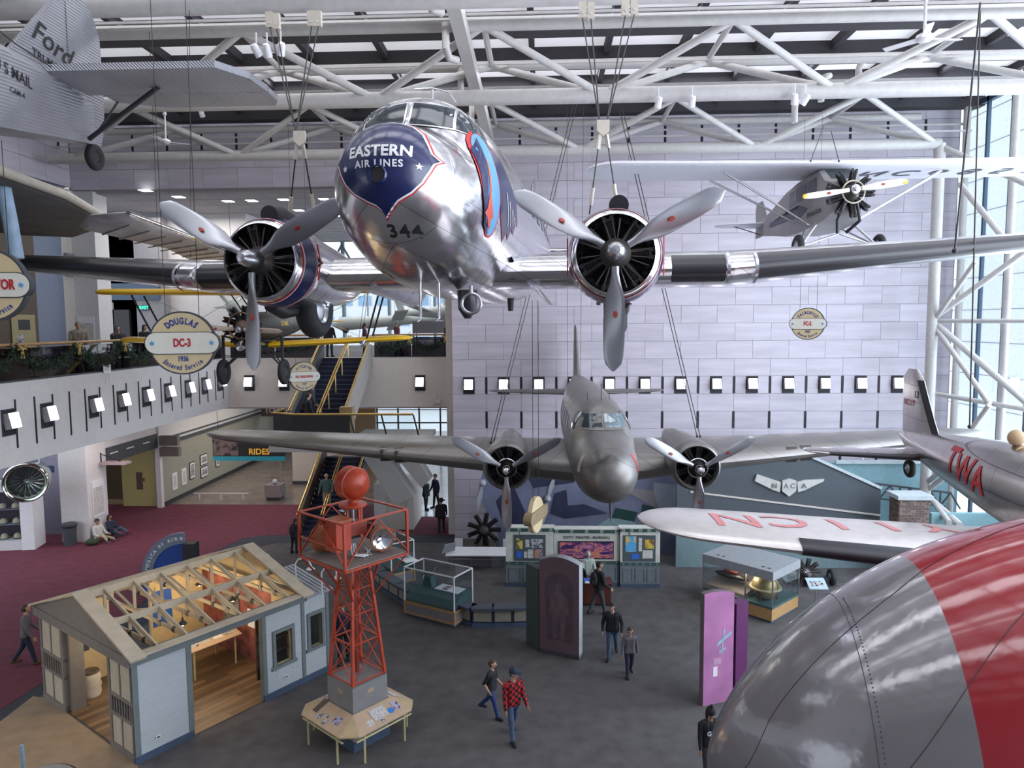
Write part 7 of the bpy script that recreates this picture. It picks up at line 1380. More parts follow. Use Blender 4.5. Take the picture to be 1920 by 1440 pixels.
def person(label, loc, rz, h=1.75, top=C_BLACK, bot=C_NAVY, hair=HAIRD, skin=SKIN, legs=((12, 8), (-12, 20)), arms=((10, 8, 20), (-10, 8, 20)), lean=3, head=(0, 0), sleeve=1.0, hat=None, bag=None, long_hair=False, sit=False, vox=0.0115, wide=1.0, child=False, shoe=None, coat=None, bald=False, group=None):
    k = h/1.75; prims = []     # (a, b, ra, rb, label, squash-free)
    def add_(a, b2, ra, rb, lab): prims.append((Vector(a), Vector(b2), ra, rb, lab))
    hipz = 0.93 if not sit else 0.12; hs_ = 1.12 if child else 1.0
    pel = Vector((0, 0, hipz)); la = R(lean); up = Vector((0, -math.sin(la), math.cos(la)))
    P = lambda d, x=0, f=0: pel+up*d+Vector((x, -f, 0))
    for x in (-0.075, 0.0, 0.075): add_(P(-0.06, x*wide), P(-0.02, x*wide), 0.105*wide, 0.103*wide, 'bot')
    for x in (-0.085, 0, 0.085): add_(P(-0.015 if not coat else -0.03, x*0.95*wide), P(0.18, x*0.85*wide), 0.112*wide, 0.10*wide, 'top'); add_(P(0.18, x*0.85*wide), P(0.42, x*1.05*wide), 0.10*wide, 0.105*wide, 'top')
    add_(P(0.45, -0.15*wide), P(0.45, 0.15*wide), 0.078, 0.078, 'top'); add_(P(0.46), P(0.60), 0.06, 0.055, 'skin')
    hy, ht = R(head[0]), R(head[1]); nk = P(0.58); hd = nk+Vector((math.sin(hy)*0.02, -0.015*math.cos(hy), 0.115*hs_))
    fwd = Vector((math.sin(hy)*math.cos(ht), -math.cos(hy)*math.cos(ht), math.sin(ht))); sd_ = Vector((math.cos(hy), math.sin(hy), 0)); hup = fwd.cross(sd_)*-1; hup = hup if hup.z > 0 else -hup
    add_(hd-fwd*0.022+hup*0.02, hd+fwd*0.018+hup*0.025, 0.088*hs_, 0.078*hs_, 'skin'); add_(hd+fwd*0.02-hup*0.02, hd+fwd*0.035-hup*0.075, 0.068*hs_, 0.042*hs_, 'skin')
    add_(hd+fwd*0.088*hs_+hup*0.022, hd+fwd*0.108*hs_-hup*0.022, 0.012, 0.017, 'skin')
    for s in (-1, 1): add_(hd+sd_*s*0.086*hs_-hup*0.012, hd+sd_*s*0.088*hs_+hup*0.022, 0.014, 0.018, 'skin')
    for i, s in enumerate((-1, 1)):
        f, kn = legs[i]; a = R(f); hp = pel+Vector((s*0.088*wide, 0, -0.02))
        if sit: kn_p = hp+Vector((s*0.05, -0.42, 0.02+0.16*(kn > 30))); an = kn_p+Vector((s*0.03, -0.40, -0.06-0.16*(kn > 30)))
        else:
            kn_p = hp+Vector((s*0.012, -math.sin(a)*0.42, -math.cos(a)*0.42)); b3 = a-R(kn); an = kn_p+Vector((0, -math.sin(b3)*0.41, -math.cos(b3)*0.41))
        add_(hp, kn_p, 0.090*wide, 0.062, 'bot'); add_(kn_p, an, 0.062, 0.046, 'bot')
        if sit: add_(an, an+Vector((s*0.03, -0.05, 0.14)), 0.042, 0.036, 'shoe%d' % i)
        else: tt = Vector((s*0.02, -0.17, -0.045)); add_(an+Vector((0, 0.035, -0.035)), an+tt, 0.042, 0.036, 'shoe%d' % i); add_(an+Vector((0, 0.03, -0.045)), an+tt*0.6, 0.04, 0.04, 'shoe%d' % i)
    for i, s in enumerate((-1, 1)):
        f, ab, el = arms[i]; sh = P(0.44, s*0.20*wide); a, b3 = R(f), R(ab); d1 = Vector((s*math.sin(b3), -math.sin(a)*math.cos(b3), -math.cos(a)*math.cos(b3)))
        elb = sh+d1*0.29; a2 = R(f+el); inw = -0.10 if el > 40 else 0.0; d2 = Vector((s*(math.sin(b3)*0.6+inw*2), -math.sin(a2), -math.cos(a2))).normalized(); wr = elb+d2*0.25
        add_(sh, elb, 0.056*wide, 0.046, 'top'); add_(elb, wr, 0.045, 0.031, 'top' if sleeve > 0.5 else 'skin')
        side = d2.cross(Vector((0, -1, 0.2))); side = side.normalized() if side.length > 0.1 else Vector((1, 0, 0)); pn = d2.cross(side).normalized()
        pal = wr+d2*0.085
        for q in (-0.022, 0, 0.022): add_(wr+d2*0.01+pn*q*0.6, pal+pn*q, 0.017, 0.016, 'skin')
        for j, q in enumerate((-0.036, -0.012, 0.012, 0.036)):
            Lf = (0.062, 0.074, 0.070, 0.054)[j]; p1 = pal+pn*q+d2*Lf*0.55; add_(pal+pn*q*0.9, p1, 0.0095, 0.009, 'skin'); add_(p1, p1+(d2*0.8+side*-0.5).normalized()*Lf*0.5, 0.009, 0.0075, 'skin')
        tp = wr+d2*0.03-pn*0.025; add_(tp, tp+(d2*0.7-pn*0.75).normalized()*0.05, 0.012, 0.011, 'skin'); q1 = tp+(d2*0.7-pn*0.75).normalized()*0.05; add_(q1, q1+d2*0.03, 0.010, 0.009, 'skin')
    if coat:
        for x in (-0.07, 0.07): add_(P(0.2, x), P(-coat, x*1.5), 0.11, 0.125, 'top')
    # lowest point to the ground
    mn = min(min(a.z-ra, b2.z-rb) for a, b2, ra, rb, l_ in prims); sh_ = Vector((0, 0, -mn))
    mb = MB()
    for a, b2, ra, rb, l_ in prims:
        a, b2 = (a+sh_)*k, (b2+sh_)*k; d = b2-a; Ld = d.length or 1e-4; M = frame(a, d.orthogonal(), d.cross(d.orthogonal())) if Ld > 1e-3 else Matrix.Translation(a)
        # frame z is x cross y = d direction
        prof = [(max(1e-4, ra*k*math.cos(t)), ra*k*math.sin(t)) for t in [R(-90+18*i) for i in range(6)]]+[(max(1e-4, rb*k*math.cos(t)), Ld+rb*k*math.sin(t)) for t in [R(18*i) for i in range(6)]]
        Mz = Matrix.Translation(a) @ d.to_track_quat('Z', 'Y').to_matrix().to_4x4(); mb.lathe(prof, Mz, 10)
    me = mb.mesh('tmp'); o = bpy.data.objects.new('tmp', me); TMPC.objects.link(o)
    md = o.modifiers.new('r', 'REMESH'); md.mode = 'VOXEL'; md.voxel_size = vox*max(k, 0.8); ms = o.modifiers.new('s', 'SMOOTH'); ms.factor = 0.5; ms.iterations = 2
    JOBS.append((o, label, loc, rz, h, top, bot, hair, skin, [((a+sh_)*k, (b2+sh_)*k, ra*k, rb*k, l_) for a, b2, ra, rb, l_ in prims], (hd+sh_)*k, fwd, sd_, hup, k*hs_, hat, bag, long_hair, shoe or C_BLACK, P, sh_, k, bald, group))
TMPC = bpy.data.collections.new('tmp'); SC.collection.children.link(TMPC); JOBS = []
def finish_people():
    dg = bpy.context.evaluated_depsgraph_get()
    for (o, label, loc, rz, h, top, bot, hair, skin, prims, hd, fwd, sd_, hup, kh, hat, bag, long_hair, shoe, P, sh_, k, bald, group) in JOBS:
        me = bpy.data.meshes.new_from_object(o.evaluated_get(dg)); t = thing('person', label, 'person', loc, rz, group)
        me.polygons.foreach_set('use_smooth', [True]*len(me.polygons)); me.materials.clear(); me.materials.append(skin); me.name = 'body'; link('body', me, None, t)
        nv = len(me.vertices); co = np.zeros(nv*3, 'f'); me.vertices.foreach_get('co', co); co = co.reshape(-1, 3); nr = np.zeros(nv*3, 'f'); me.vertices.foreach_get('normal', nr); nr = nr.reshape(-1, 3)
        best = np.full(nv, 9.0, 'f'); lab = np.zeros(nv, 'i'); labs = ['skin', 'top', 'bot', 'shoe0', 'shoe1']
        for a, b2, ra, rb, l_ in prims:
            A = np.array(a); d = np.array(b2)-A; q = np.clip(((co-A)@d)/max(1e-9, d@d), 0, 1); ds = np.linalg.norm(co-(A+q[:, None]*d), axis=1)-(ra+(rb-ra)*q)
            m_ = ds < best; best[m_] = ds[m_]; lab[m_] = labs.index(l_)
        fc = np.zeros(len(me.polygons)*4, 'i')
        faces = [tuple(p.vertices) for p in me.polygons]
        for li, nm, m in ((1, 'jacket', top), (2, 'trousers', bot), (3, 'shoe', shoe), (4, 'shoe', shoe)):
            fs = [f for f in faces if sum(1 for v in f if lab[v] == li)*2 >= len(f)]
            if not fs: continue
            ids = sorted({v for f in fs for v in f}); mp = {v: i for i, v in enumerate(ids)}; off = (0.012 if li == 1 else 0.007)*k
            vs = [tuple(co[v]+nr[v]*off) for v in ids]; m2 = bpy.data.meshes.new(nm); m2.from_pydata(vs, [], [tuple(mp[v] for v in f) for f in fs]); m2.polygons.foreach_set('use_smooth', [True]*len(fs)); m2.update(); link(nm, m2, m, t)
        # face details and hair
        for s in (-1, 1): MB().ball(hd+fwd*0.078*kh+sd_*s*0.032*kh+hup*0.024*kh, 0.011*kh, 8, 6).build('eye', EYEM if skin is not STAT else STAT, t)
        MB().path([hd+fwd*0.080*kh-hup*0.052*kh+sd_*x*kh for x in (-0.022, 0, 0.022)], 0.006*kh, 6).build('mouth', LIP if skin is not STAT else STAT, t)
        MH = Matrix((sd_, -fwd, hup)).transposed().to_4x4(); MH.translation = hd
        if not bald:
            rings = []; n = 18
            for i in range(9):
                ph = PI/2*(1-i/8*1.45); row = []
                for j in range(n):
                    a = 2*PI*j/n; fr_ = -math.sin(a); lim = (0.42 if fr_ > 0.25 else -0.75) if not long_hair else (0.42 if fr_ > 0.35 else -1.2)
                    p2 = max(ph, lim); r_ = 0.104*kh*(1.0+0.03*math.sin(5*a+i)); row.append(MH @ Vector((math.cos(p2)*math.cos(a)*r_*0.95, math.cos(p2)*math.sin(a)*r_*1.05+0.012*kh, math.sin(p2)*r_*1.06+0.02*kh)))
                rings.append(row)
            MB().loft(rings, False).build('hair', hair, t, 70)
            if long_hair: MB().path([MH @ Vector((0, 0.075*kh, 0.0)), MH @ Vector((0, 0.095*kh, -0.10*kh)), MH @ Vector((0, 0.10*kh, -0.24*kh))], [0.06*kh, 0.065*kh, 0.03*kh], 10).build('hair_tail', hair, t, 70)
        if hat:
            if hat[0] == 'cap':
                c_ = MB().lathe([(0.112*kh, 0.0), (0.114*kh, 0.03*kh), (0.09*kh, 0.085*kh), (0.001, 0.11*kh)], MH @ Matrix.Translation((0, 0.01, 0.045*kh)), 16).build('cap', hat[1], t, 60); MB().box(-0.07*kh, 0.07*kh, -0.19*kh, -0.09*kh, 0.045*kh, 0.055*kh, MH).build('peak', hat[1], c_)
            elif hat[0] == 'beanie':
                c_ = MB().lathe([(0.112*kh, -0.01), (0.118*kh, 0.02*kh), (0.112*kh, 0.05*kh), (0.085*kh, 0.115*kh), (0.001, 0.14*kh)], MH @ Matrix.Translation((0, 0.01, 0.025*kh)), 16).build('beanie', hat[1], t, 60); MB().ball(MH @ Vector((0, 0.01, 0.19*kh)), 0.045*kh, 10, 8).build('pompom', hat[1], c_, 60)
            else:
                c_ = MB().lathe([(0.20*kh, 0.0), (0.19*kh, 0.012*kh), (0.11*kh, 0.02*kh), (0.105*kh, 0.09*kh), (0.06*kh, 0.12*kh), (0.001, 0.11*kh)], MH @ Matrix.Translation((0, 0.01, 0.04*kh)), 18).build('hat', hat[1], t, 60)
        if bag:
            bx = MB(); c = (P(0.28)+sh_)*k+Vector((0, 0.19*k, 0)); bx.ball(c, 0.19*k, 14, 10, (0.85, 0.55, 1.25)); b0 = bx.build('backpack', bag, t, 60); MB().ball(c+Vector((0, 0.08*k, -0.07*k)), 0.11*k, 12, 8, (1, 0.6, 0.9)).build('pocket', bag, b0, 60)
            for s in (-1, 1): MB().path([(P(0.47, s*0.10)+sh_)*k+Vector((0, 0.10*k, 0)), (P(0.53, s*0.11)+sh_)*k, (P(0.42, s*0.12)+sh_)*k+Vector((0, -0.125*k, 0)), (P(0.2, s*0.14)+sh_)*k+Vector((0, -0.08*k, 0))], 0.018*k, 6).build('strap', bag, b0)
        if group == 'letters':
            pass
        bpy.data.objects.remove(o)
    bpy.data.collections.remove(TMPC)
def at(px, py, z=0.0): return PZ(px, py, z)
person('teenager in red and black plaid shirt, blue cap and jeans', at(962, 1385), R(28), 1.68, PLAID, C_JEAN, HAIRB, legs=((16, 6), (-14, 22)), arms=((6, 6, 14), (14, 6, 30)), head=(35, -4), hat=('cap', C_NAVY))
person('boy in black T-shirt walking behind the plaid shirt', at(922, 1342), R(62), 1.42, C_BLACK, C_BLUE, HAIRB, legs=((22, 6), (-22, 24)), arms=((-25, 8, 55), (-5, 8, 70)), sleeve=0, head=(15, 0), child=True)
person('woman in black jacket and jeans walking towards the viewer', at(1148, 1233), R(-8), 1.60, C_BLACK, C_JEAN, HAIRD, legs=((14, 4), (-12, 26)), arms=((-8, 16, 45), (-4, 16, 45)), head=(-12, -4), long_hair=True, wide=1.08)
person('child in grey sweater and navy trousers in open floor', at(1180, 1267), R(6), 1.33, C_GREY, C_NAVY, HAIRB, legs=((12, 4), (-10, 18)), arms=((6, 10, 12), (-10, 10, 14)), head=(0, -8), child=True)
person('man with backpack and dark jacket beside the ticket desk', at(1122, 1152), R(118), 1.76, C_BLACK, C_DGREY, HAIRD, skin=SKIN2, legs=((14, 4), (-12, 16)), arms=((8, 12, 40), (0, 14, 50)), bag=cloth('pack', (0.02, 0.02, 0.025)), head=(-30, 0))
person('person in dark coat half hidden behind the mauve panel', (1.15, 23.0, 0), R(170), 1.66, C_BLACK, C_BLACK, HAIRD, arms=((35, 6, 40), (10, 6, 20)), legs=((4, 0), (-4, 4)))
person('woman with black pompom beanie beside the jet nose', (at(1331, 1322, 1.60)-Vector((0, 0, 1.60))), R(12), 1.56, C_BLACK, C_DGREY, HAIRD, skin=SKIN2, legs=((8, 2), (-8, 10)), arms=((6, 6, 10), (4, 6, 14)), head=(6, -14), hat=('beanie', C_BLACK), long_hair=True, wide=1.1)
person('man in grey sweater at the far left looking up', at(52, 1246), R(118), 1.74, C_GREY, C_NAVY, HAIRB, legs=((16, 4), (-16, 18)), arms=((10, 6, 20), (14, 8, 30)), head=(10, 22), shoe=cloth('shoe_brown', (0.10, 0.05, 0.03)))
person('person in dark jacket and glasses seen through the tower legs', at(645, 1241), R(10), 1.74, C_NAVY, C_BLACK, HAIRB, legs=((6, 0), (-6, 8)), arms=((10, 6, 40), (6, 6, 30)), head=(0, -12))
person('left of the dark couple silhouetted in the bright doorway', at(799, 957), R(60), 1.62, C_BLACK, C_BLACK, HAIRD, vox=0.02, coat=0.06, legs=((4, 0), (-4, 4)), long_hair=True)
person('right of the dark couple silhouetted in the bright doorway', at(818, 953), R(-50), 1.78, C_NAVY, C_BLACK, HAIRD, vox=0.02, legs=((6, 0), (-6, 4)))
person('lone person in brimmed hat standing by the marble corner', at(828, 1000), R(190), 1.58, C_BLACK, C_BLACK, HAIRD, vox=0.02, coat=0.08, hat=('hat', C_BLACK), legs=((5, 0), (-5, 4)), wide=1.1)
person('man in white shirt sitting on the red carpet against the pier', (-19.42, 30.05, 0.012), R(70), 1.75, C_WHITE, C_KHAKI, HAIRD, skin=SKIN2, sit=True, legs=((0, 40), (0, 0)), arms=((25, 10, 50), (25, 10, 55)), lean=-6, head=(10, -20), vox=0.016)
person('woman in dark top sitting with legs stretched out on red carpet', (-19.40, 30.95, 0.012), R(80), 1.65, C_NAVY, C_JEAN, HAIRD, skin=SKIN2, sit=True, legs=((0, 0), (0, 40)), arms=((30, 8, 50), (25, 8, 50)), lean=-8, vox=0.016, long_hair=True, shoe=C_RED)
person('bald man in green jacket coming down the lower stairs', (-9.95, 32.3, 0.845), R(5), 1.72, C_GREEN, C_KHAKI, HAIRG, legs=((14, 20), (-4, 14)), arms=((10, 14, 20), (20, 14, 40)), head=(-10, -10), bald=True, vox=0.016, wide=1.1)
person('person in black with bag at the foot of the stairs', at(552, 1037), R(160), 1.45, C_BLACK, C_BLACK, HAIRD, legs=((8, 10), (0, 14)), bag=C_BLACK, vox=0.016, lean=14, long_hair=True)
person('man in dark vest and pale sleeves at the balcony rail', (-15.3, 23.25, Z2-0.05), R(25), 1.74, C_BEIGE, C_DGREY, HAIRG, vox=0.014, arms=((14, 6, 30), (14, 6, 30)), legs=((3, 0), (-3, 4)), wide=1.15, coat=0.02)
person('woman in grey hoodie with hand at chin on the balcony', (-15.3, 25.45, Z2-0.05), R(35), 1.58, C_DGREY, C_BLACK, HAIRD, vox=0.014, arms=((40, 4, 110), (20, 6, 70)), legs=((3, 0), (-3, 4)), long_hair=True, wide=1.1, head=(0, 12))
person('dark-haired person in black farther along the balcony', (-15.6, 27.7, Z2-0.05), R(60), 1.62, C_BLACK, C_BLACK, HAIRD, vox=0.018, long_hair=True, legs=((3, 0), (-3, 4)))
person('blond child at the balcony rail behind the round sign', (-15.3, 28.2, Z2-0.05), R(70), 1.38, C_GREY, C_NAVY, HAIRY, vox=0.018, child=True, legs=((3, 0), (-3, 4)))
person('person in red jacket at the balcony behind the round sign', (-15.4, 28.9, Z2-0.05), R(50), 1.68, C_RED, C_BLACK, HAIRB, vox=0.018, legs=((3, 0), (-3, 4)))
person('grey-haired man in dark suit walking on the rear balcony', (-6.85, 33.9, Z2-0.05), R(-100), 1.76, C_WINE, C_BLACK, HAIRG, vox=0.018, legs=((14, 4), (-14, 14)), arms=((10, 8, 30), (-6, 8, 30)))
person('woman in wine jacket at the top of the stairs', (-8.6, 34.6, Z2-0.05), R(100), 1.62, C_WINE, C_BLACK, HAIRD, vox=0.02, long_hair=True, legs=((3, 0), (-3, 4)))
person('person in dark clothes left of the stair top', (-10.2, 34.2, Z2-0.05), R(170), 1.72, C_BLACK, C_NAVY, HAIRB, vox=0.02, legs=((3, 0), (-3, 4)))
person('person in black at the marble edge of the rear balcony', (-4.5, 34.0, Z2-0.05), R(-90), 1.7, C_BLACK, C_BLACK, HAIRD, vox=0.02, legs=((3, 0), (-3, 4)))
person('person in dark coat standing on the stair landing', (-9.15, 27.6, 5.0), R(120), 1.74, C_BLACK, C_BLACK, HAIRD, vox=0.016, coat=0.08, legs=((3, 0), (-3, 4)))
person('second person on the stairs just behind the landing', (-9.35, 28.75, 5.36), R(100), 1.66, C_DGREY, C_BLACK, HAIRD, vox=0.018, legs=((3, 0), (-3, 4)), long_hair=True)
person('pale mannequin clerk standing behind the ticket desk', (1.55, 24.25, 0), R(10), 1.56, STAT, STAT, STAT, STAT, arms=((20, 6, 40), (20, 6, 40)), legs=((2, 0), (-2, 2)), shoe=STAT)
finish_people()
for o in bpy.data.objects:
    if o.parent is None and o.get('label') == 'pale mannequin clerk standing behind the ticket desk': o.name = 'mannequin'; o['category'] = 'mannequin'
    if o.parent is None and o.get('label', '').startswith('woman with black pompom'):
        tm = text_mesh('GAP', 0.13, 0.02, 0.004); tm.transform(frame((0, -0.165, 1.08), (1, 0, 0), (0, 0, 1))); link('chest_lettering', tm, PAPER, o)
    if o.parent is None and o.get('label', '').startswith('person in dark jacket and glasses'):
        MB().beam((-0.07, -0.13, 1.635), (0.07, -0.13, 1.635), 0.012, 0.02).build('glasses', DGREY, o)
# ================================================================== rigging that carries the aircraft
PLT = mat('rig_cream', (0.58, 0.52, 0.44), 0.5)
def rig(label, tops, plate, ends, ysleeve=True):
    t = thing('suspension_rig', label, 'rigging', plate, 0, 'steel cable suspension rigs'); O_ = Vector(plate)
    for p in tops:
        q = Vector(p)-O_; MB().tube(q, (0.06*(1 if q.x > 0 else -1), 0, 0.12), 0.012, 6).build('cable', CABLE, t)
        c_ = MB().box(q.x-0.07, q.x+0.07, q.y-0.05, q.y+0.05, q.z, q.z+0.30).build('clevis', PLT, t); MB().tube((q.x, q.y-0.07, q.z+0.08), (q.x, q.y+0.07, q.z+0.08), 0.02, 8).build('pin', SAT, c_)
    MB().prism([(-0.10, 0.14), (0.10, 0.14), (0.10, -0.02), (0, -0.12), (-0.10, -0.02)], -0.03, 0.03, frame((0, 0, 0), (1, 0, 0), (0, 0, 1))).build('lifting_plate', PLT, t)
    for e_ in ends:
        q = Vector(e_)-O_; s = 1 if q.x > 0 else -1; a = Vector((0.05*s, 0, -0.08)); MB().beam(a, a+(q-a)*0.18, 0.05, 0.05).build('link', PLT, t); MB().tube(a+(q-a)*0.18, q, 0.012, 6).build('cable', CABLE, t); MB().tube(a+(q-a)*0.66, a+(q-a)*0.88, 0.035, 8).build('sleeve', PLT, t, 50)
p = PY(562, 262, 12.2); rig('cable rig above the left engine of the silver airliner', [PY(x, y, 15.0) for x, y in ((506, 52), (519, 55), (584, 50), (597, 50))], p, [PY(541, 418, 12.6), PY(592, 410, 12.6)])
p = PY(1131, 242, 11.9); rig('cable rig above the right engine of the silver airliner', [PY(x, y, 14.6) for x, y in ((1092, 34), (1108, 36), (1172, 30), (1189, 28))], p, [PY(1105, 402, 12.2), PY(1158, 392, 12.2)])
def cable(label, a, b, r=0.012, n=1, dx=0.10):
    t = thing('hanging_cable', label, 'cable', a, 0, 'thin hanging cables'); d = Vector(b)-Vector(a)
    for k in range(n): MB().tube((k*dx, 0, 0), d+Vector((k*dx*0.8, 0, 0)), r, 6).build('cable', CABLE, t); MB().ball(d+Vector((k*dx*0.8, 0, 0)), r*3, 8, 5).build('end_fitting', CABLE, t)
A247 = 19.3
cable('twin cables down to the left wing of the grey airliner', PY(1075, 195, 21.75), PY(920, 830, A247), 0.012, 2)
cable('twin cables down to the right wing of the grey airliner', PY(1160, 200, 21.75), PY(1307, 818, A247), 0.012, 2)
cable('heavy cable down to the silver mailplane at the right', PY(1838, 5, 11.5), PY(1790, 470, 11.3), 0.014)
cable('long dark cable running down to the mailplane fuselage', PY(1838, 20, 13.0), PY(1818, 800, 12.5), 0.012)
cable('left cable carrying the cabin monoplane', PY(1545, 235, 20.5), PY(1520, 302, 20.3), 0.010)
cable('right cable carrying the cabin monoplane', PY(1558, 245, 20.5), PY(1573, 302, 20.3), 0.010)
cable('pair of thin cables left of the grey airliner fin', PY(1063, 200, 27), PY(1064, 745, 27.5), 0.008, 2, 0.6)
cable('thin cable beside the corrugated tail', PY(280, 60, 15), PY(300, 540, 22), 0.006)
cable('thin cable left of the stairs', PY(355, 20, 15), PY(358, 545, 22), 0.006)
cable('twin cables down to the yellow biplane', PY(720, 290, 28), PY(672, 640, 22.6), 0.008, 2, 0.12)
# ================================================================== ceiling fans and spotlights
def fan(label, loc_, r=0.75, rod=0.7, a0=20):
    t = thing('ceiling_fan', label, 'fan', loc_, 0, 'white ceiling fans'); MB().tube((0, 0, 0.1), (0, 0, rod), 0.03, 8).build('rod', WHTP, t); MB().lathe([(0.001, -0.06), (0.12, -0.05), (0.16, 0.0), (0.14, 0.06), (0.05, 0.10), (0.001, 0.1)], None, 20).build('motor', WHTP, t, 50); MB().lathe([(0.05, rod), (0.07, rod-0.08), (0.03, rod-0.12)], None, 12).build('ceiling_cup', WHTP, t)
    for k in range(3): a = R(a0+120*k); MB().box(0.14, r, -0.07, 0.07, -0.008, 0.008, Matrix.Rotation(a, 4, 'Z') @ Matrix.Rotation(R(12), 4, 'X')).build('blade', WHTP, t)
fan('white ceiling fan at the upper right under the roof', PY(1733, 72, 14.6), 0.75, 0.8, 10); fan('white ceiling fan at the left before the marble header', PY(311, 266, 25.0), 0.75, 1.0, 30)
SPOTE = mat('spot_glow', (1, 1, 1), 0.5, emit=14)
def spot(label, p, tilt, lit):
    t = thing('ceiling_spotlight', label, 'spotlight', p, 0, 'ceiling spotlights'); M = Matrix.Rotation(R(tilt), 4, 'Y') @ Matrix.Rotation(R(35), 4, 'X')
    MB().lathe([(0.001, 0.16), (0.07, 0.15), (0.09, 0.1), (0.10, -0.14), (0.085, -0.14), (0.08, -0.08)], M, 16).build('can', WHTP, t, 40); MB().lathe([(0.001, -0.10), (0.085, -0.10)], M, 16).build('lens', SPOTE if lit else DGREY, t); MB().beam((0, 0, 0.1), (0, 0, 0.42), 0.03, 0.03).build('yoke', WHTP, t)
for (px, py, y, tl, lit), lb_ in zip(((481, 95, 17.6, -25, False), (501, 95, 17.6, 0, True), (527, 92, 17.6, 25, False), (1235, 192, 21.4, 10, True), (1490, 186, 21.4, -10, False), (1510, 187, 21.4, 30, False), (1298, 190, 21.4, 0, False), (378, 212, 27.5, 0, False)),
    ('leftmost spotlight of the cluster near the left rig', 'lit middle spotlight of the cluster near the left rig', 'rightmost spotlight of the cluster near the left rig', 'lit spotlight under the middle truss right of the airliner', 'left of two spotlights under the truss above the cabin plane', 'right of two spotlights under the truss above the cabin plane', 'unlit spotlight next to the lit one on the middle truss', 'small spotlight on the far truss at the left')): spot(lb_, PY(px, py, y), tl, lit)
# ================================================================== garlands on the railings
GAR = mat('garland_green', (0.018, 0.042, 0.022), 0.7, var=0.4, scale=20); GOLD = mat('gold_ribbon', (0.55, 0.38, 0.12), 0.4, 0.4)
def garland(label, p, q, n, sag, seed):
    t = thing('garland', label, 'garland', p); rs_ = random.Random(seed); d = Vector(q)-Vector(p); nd = d.normalized(); sdv = Vector((nd.y, -nd.x, 0))
    for k in range(n):
        mb = MB()
        for i in range(520):
            u_ = rs_.random(); c = d*((k+u_)/n)+Vector((0, 0, -0.10-sag*math.sin(PI*u_)))+Vector((rs_.gauss(0, 0.07), rs_.gauss(0, 0.07), rs_.gauss(0, 0.10)))+sdv*0.10
            v = Vector((rs_.gauss(0, 1), rs_.gauss(0, 1), rs_.gauss(0, 1))).normalized()*0.13; w__ = v.orthogonal().normalized()*0.022; mb.add([c-w__, c+w__, c+v], [(0, 1, 2)])
        o = mb.build('swag', GAR, t); o['kind'] = 'stuff'
    for k in range(n+1):
        c = d*(k/n)+sdv*0.2+Vector((0, 0, -0.05)); b = MB()
        for s in (-1, 1): b.path([c, c+nd*0.14*s+Vector((0, 0, 0.08)), c+nd*0.16*s-Vector((0, 0, 0.03)), c], 0.03, 6); b.path([c, c+nd*0.06*s-Vector((0, 0, 0.28))], [0.03, 0.02], 6)
        b.build('bow', GOLD, t)
garland('green fir garland with gold bows along the white balcony rail', (FX-0.06, 12.0, Z2+0.98), (FX-0.06, 31.9, Z2+0.98), 8, 0.5, 1)
garland('green fir garland behind the yellow biplane', (FX+0.4, YB, Z2+0.98), (-10.4, YB, Z2+0.98), 2, 0.45, 2)
garland('green fir garland on the rear rail right of the stairs', (-7.7, YB, Z2+0.98), (-4.4, YB, Z2+0.98), 2, 0.45, 3)
# ================================================================== drones hung in the rear hall
DRN = mat('drone_white', (0.52, 0.55, 0.52), 0.5)
def drone(label, loc_, rot, L_=5.0, span=8.0):
    t = thing('hanging_drone', label, 'drone', loc_, 0, None, rot); MB().path([(0, -L_/2, 0), (0, -L_/2+0.5, 0.05), (0, 0, 0), (0, L_/2, 0)], [0.05, 0.38, 0.30, 0.10], 14).build('fuselage', DRN, t, 60)
    for s in (-1, 1): MB().box(min(0, s*span/2), max(0, s*span/2), -0.25, 0.45, -0.03, 0.04).build('wing', DRN, t); MB().box(0, 1.3, L_/2-0.7, L_/2-0.2, -0.02, 0.03, Matrix.Rotation(R(-50 if s > 0 else -130), 4, 'Y')).build('tail_fin', DRN, t)
    wv_ = Vector((0, 0, 1)); wv_.rotate(__import__('mathutils').Euler(rot).to_matrix().inverted()); MB().tube((0, 0, 0), wv_*(15.12-loc_[2]), 0.01, 5).build('wire', CABLE, t); MB().ball((0, -L_/2+0.7, -0.3), 0.2, 10, 7).build('camera_ball', DGREY, t, 60)
drone('long pale drone hanging behind the rear balcony', (-8.4, 41, 9.55), (R(4), R(-12), R(-72)), 7.0, 5.0); drone('pale green drone hanging by the rear windows at right', (-6.2, 40, 10.0), (0, R(14), R(60)), 5.0, 5.0)
drone('small grey drone above the biplane engine', PY(437, 577, 34), (0, 0, R(40)), 1.2, 1.5)
gd = thing('glider_model', 'small dark plane silhouette behind the stair glass', 'model airplane', (-8.2, 47.2, 4.1)); MB().path([(0, -1, 0), (0, 0, 0.1), (0, 1.4, 0)], [0.1, 0.28, 0.08], 10).build('fuselage', mat('model_grey', (0.16, 0.17, 0.18), 0.5), gd, 50); MB().box(-1.6, 1.6, -0.3, 0.3, 0.1, 0.15).build('wing', MATS['model_grey'], gd); MB().tube((0, 0, 0.2), (0, 0, ZU-0.13-4.1), 0.01, 5).build('wire', CABLE, gd); MB().box(-0.5, 0.5, 1.1, 1.4, 0.0, 0.04).build('tailplane', MATS['model_grey'], gd)
pn = thing('hall_panel', 'grey information panel on the rear balcony', 'panel', (-5.6, 36, Z2-0.05)); MB().box(-0.9, 0.9, -0.03, 0.03, 1.1, 1.7).build('board', GREYW, pn); [MB().beam((x, 0, 0), (x, 0, 1.1), 0.05, 0.05).build('leg', DGREY, pn) for x in (-0.7, 0.7)]
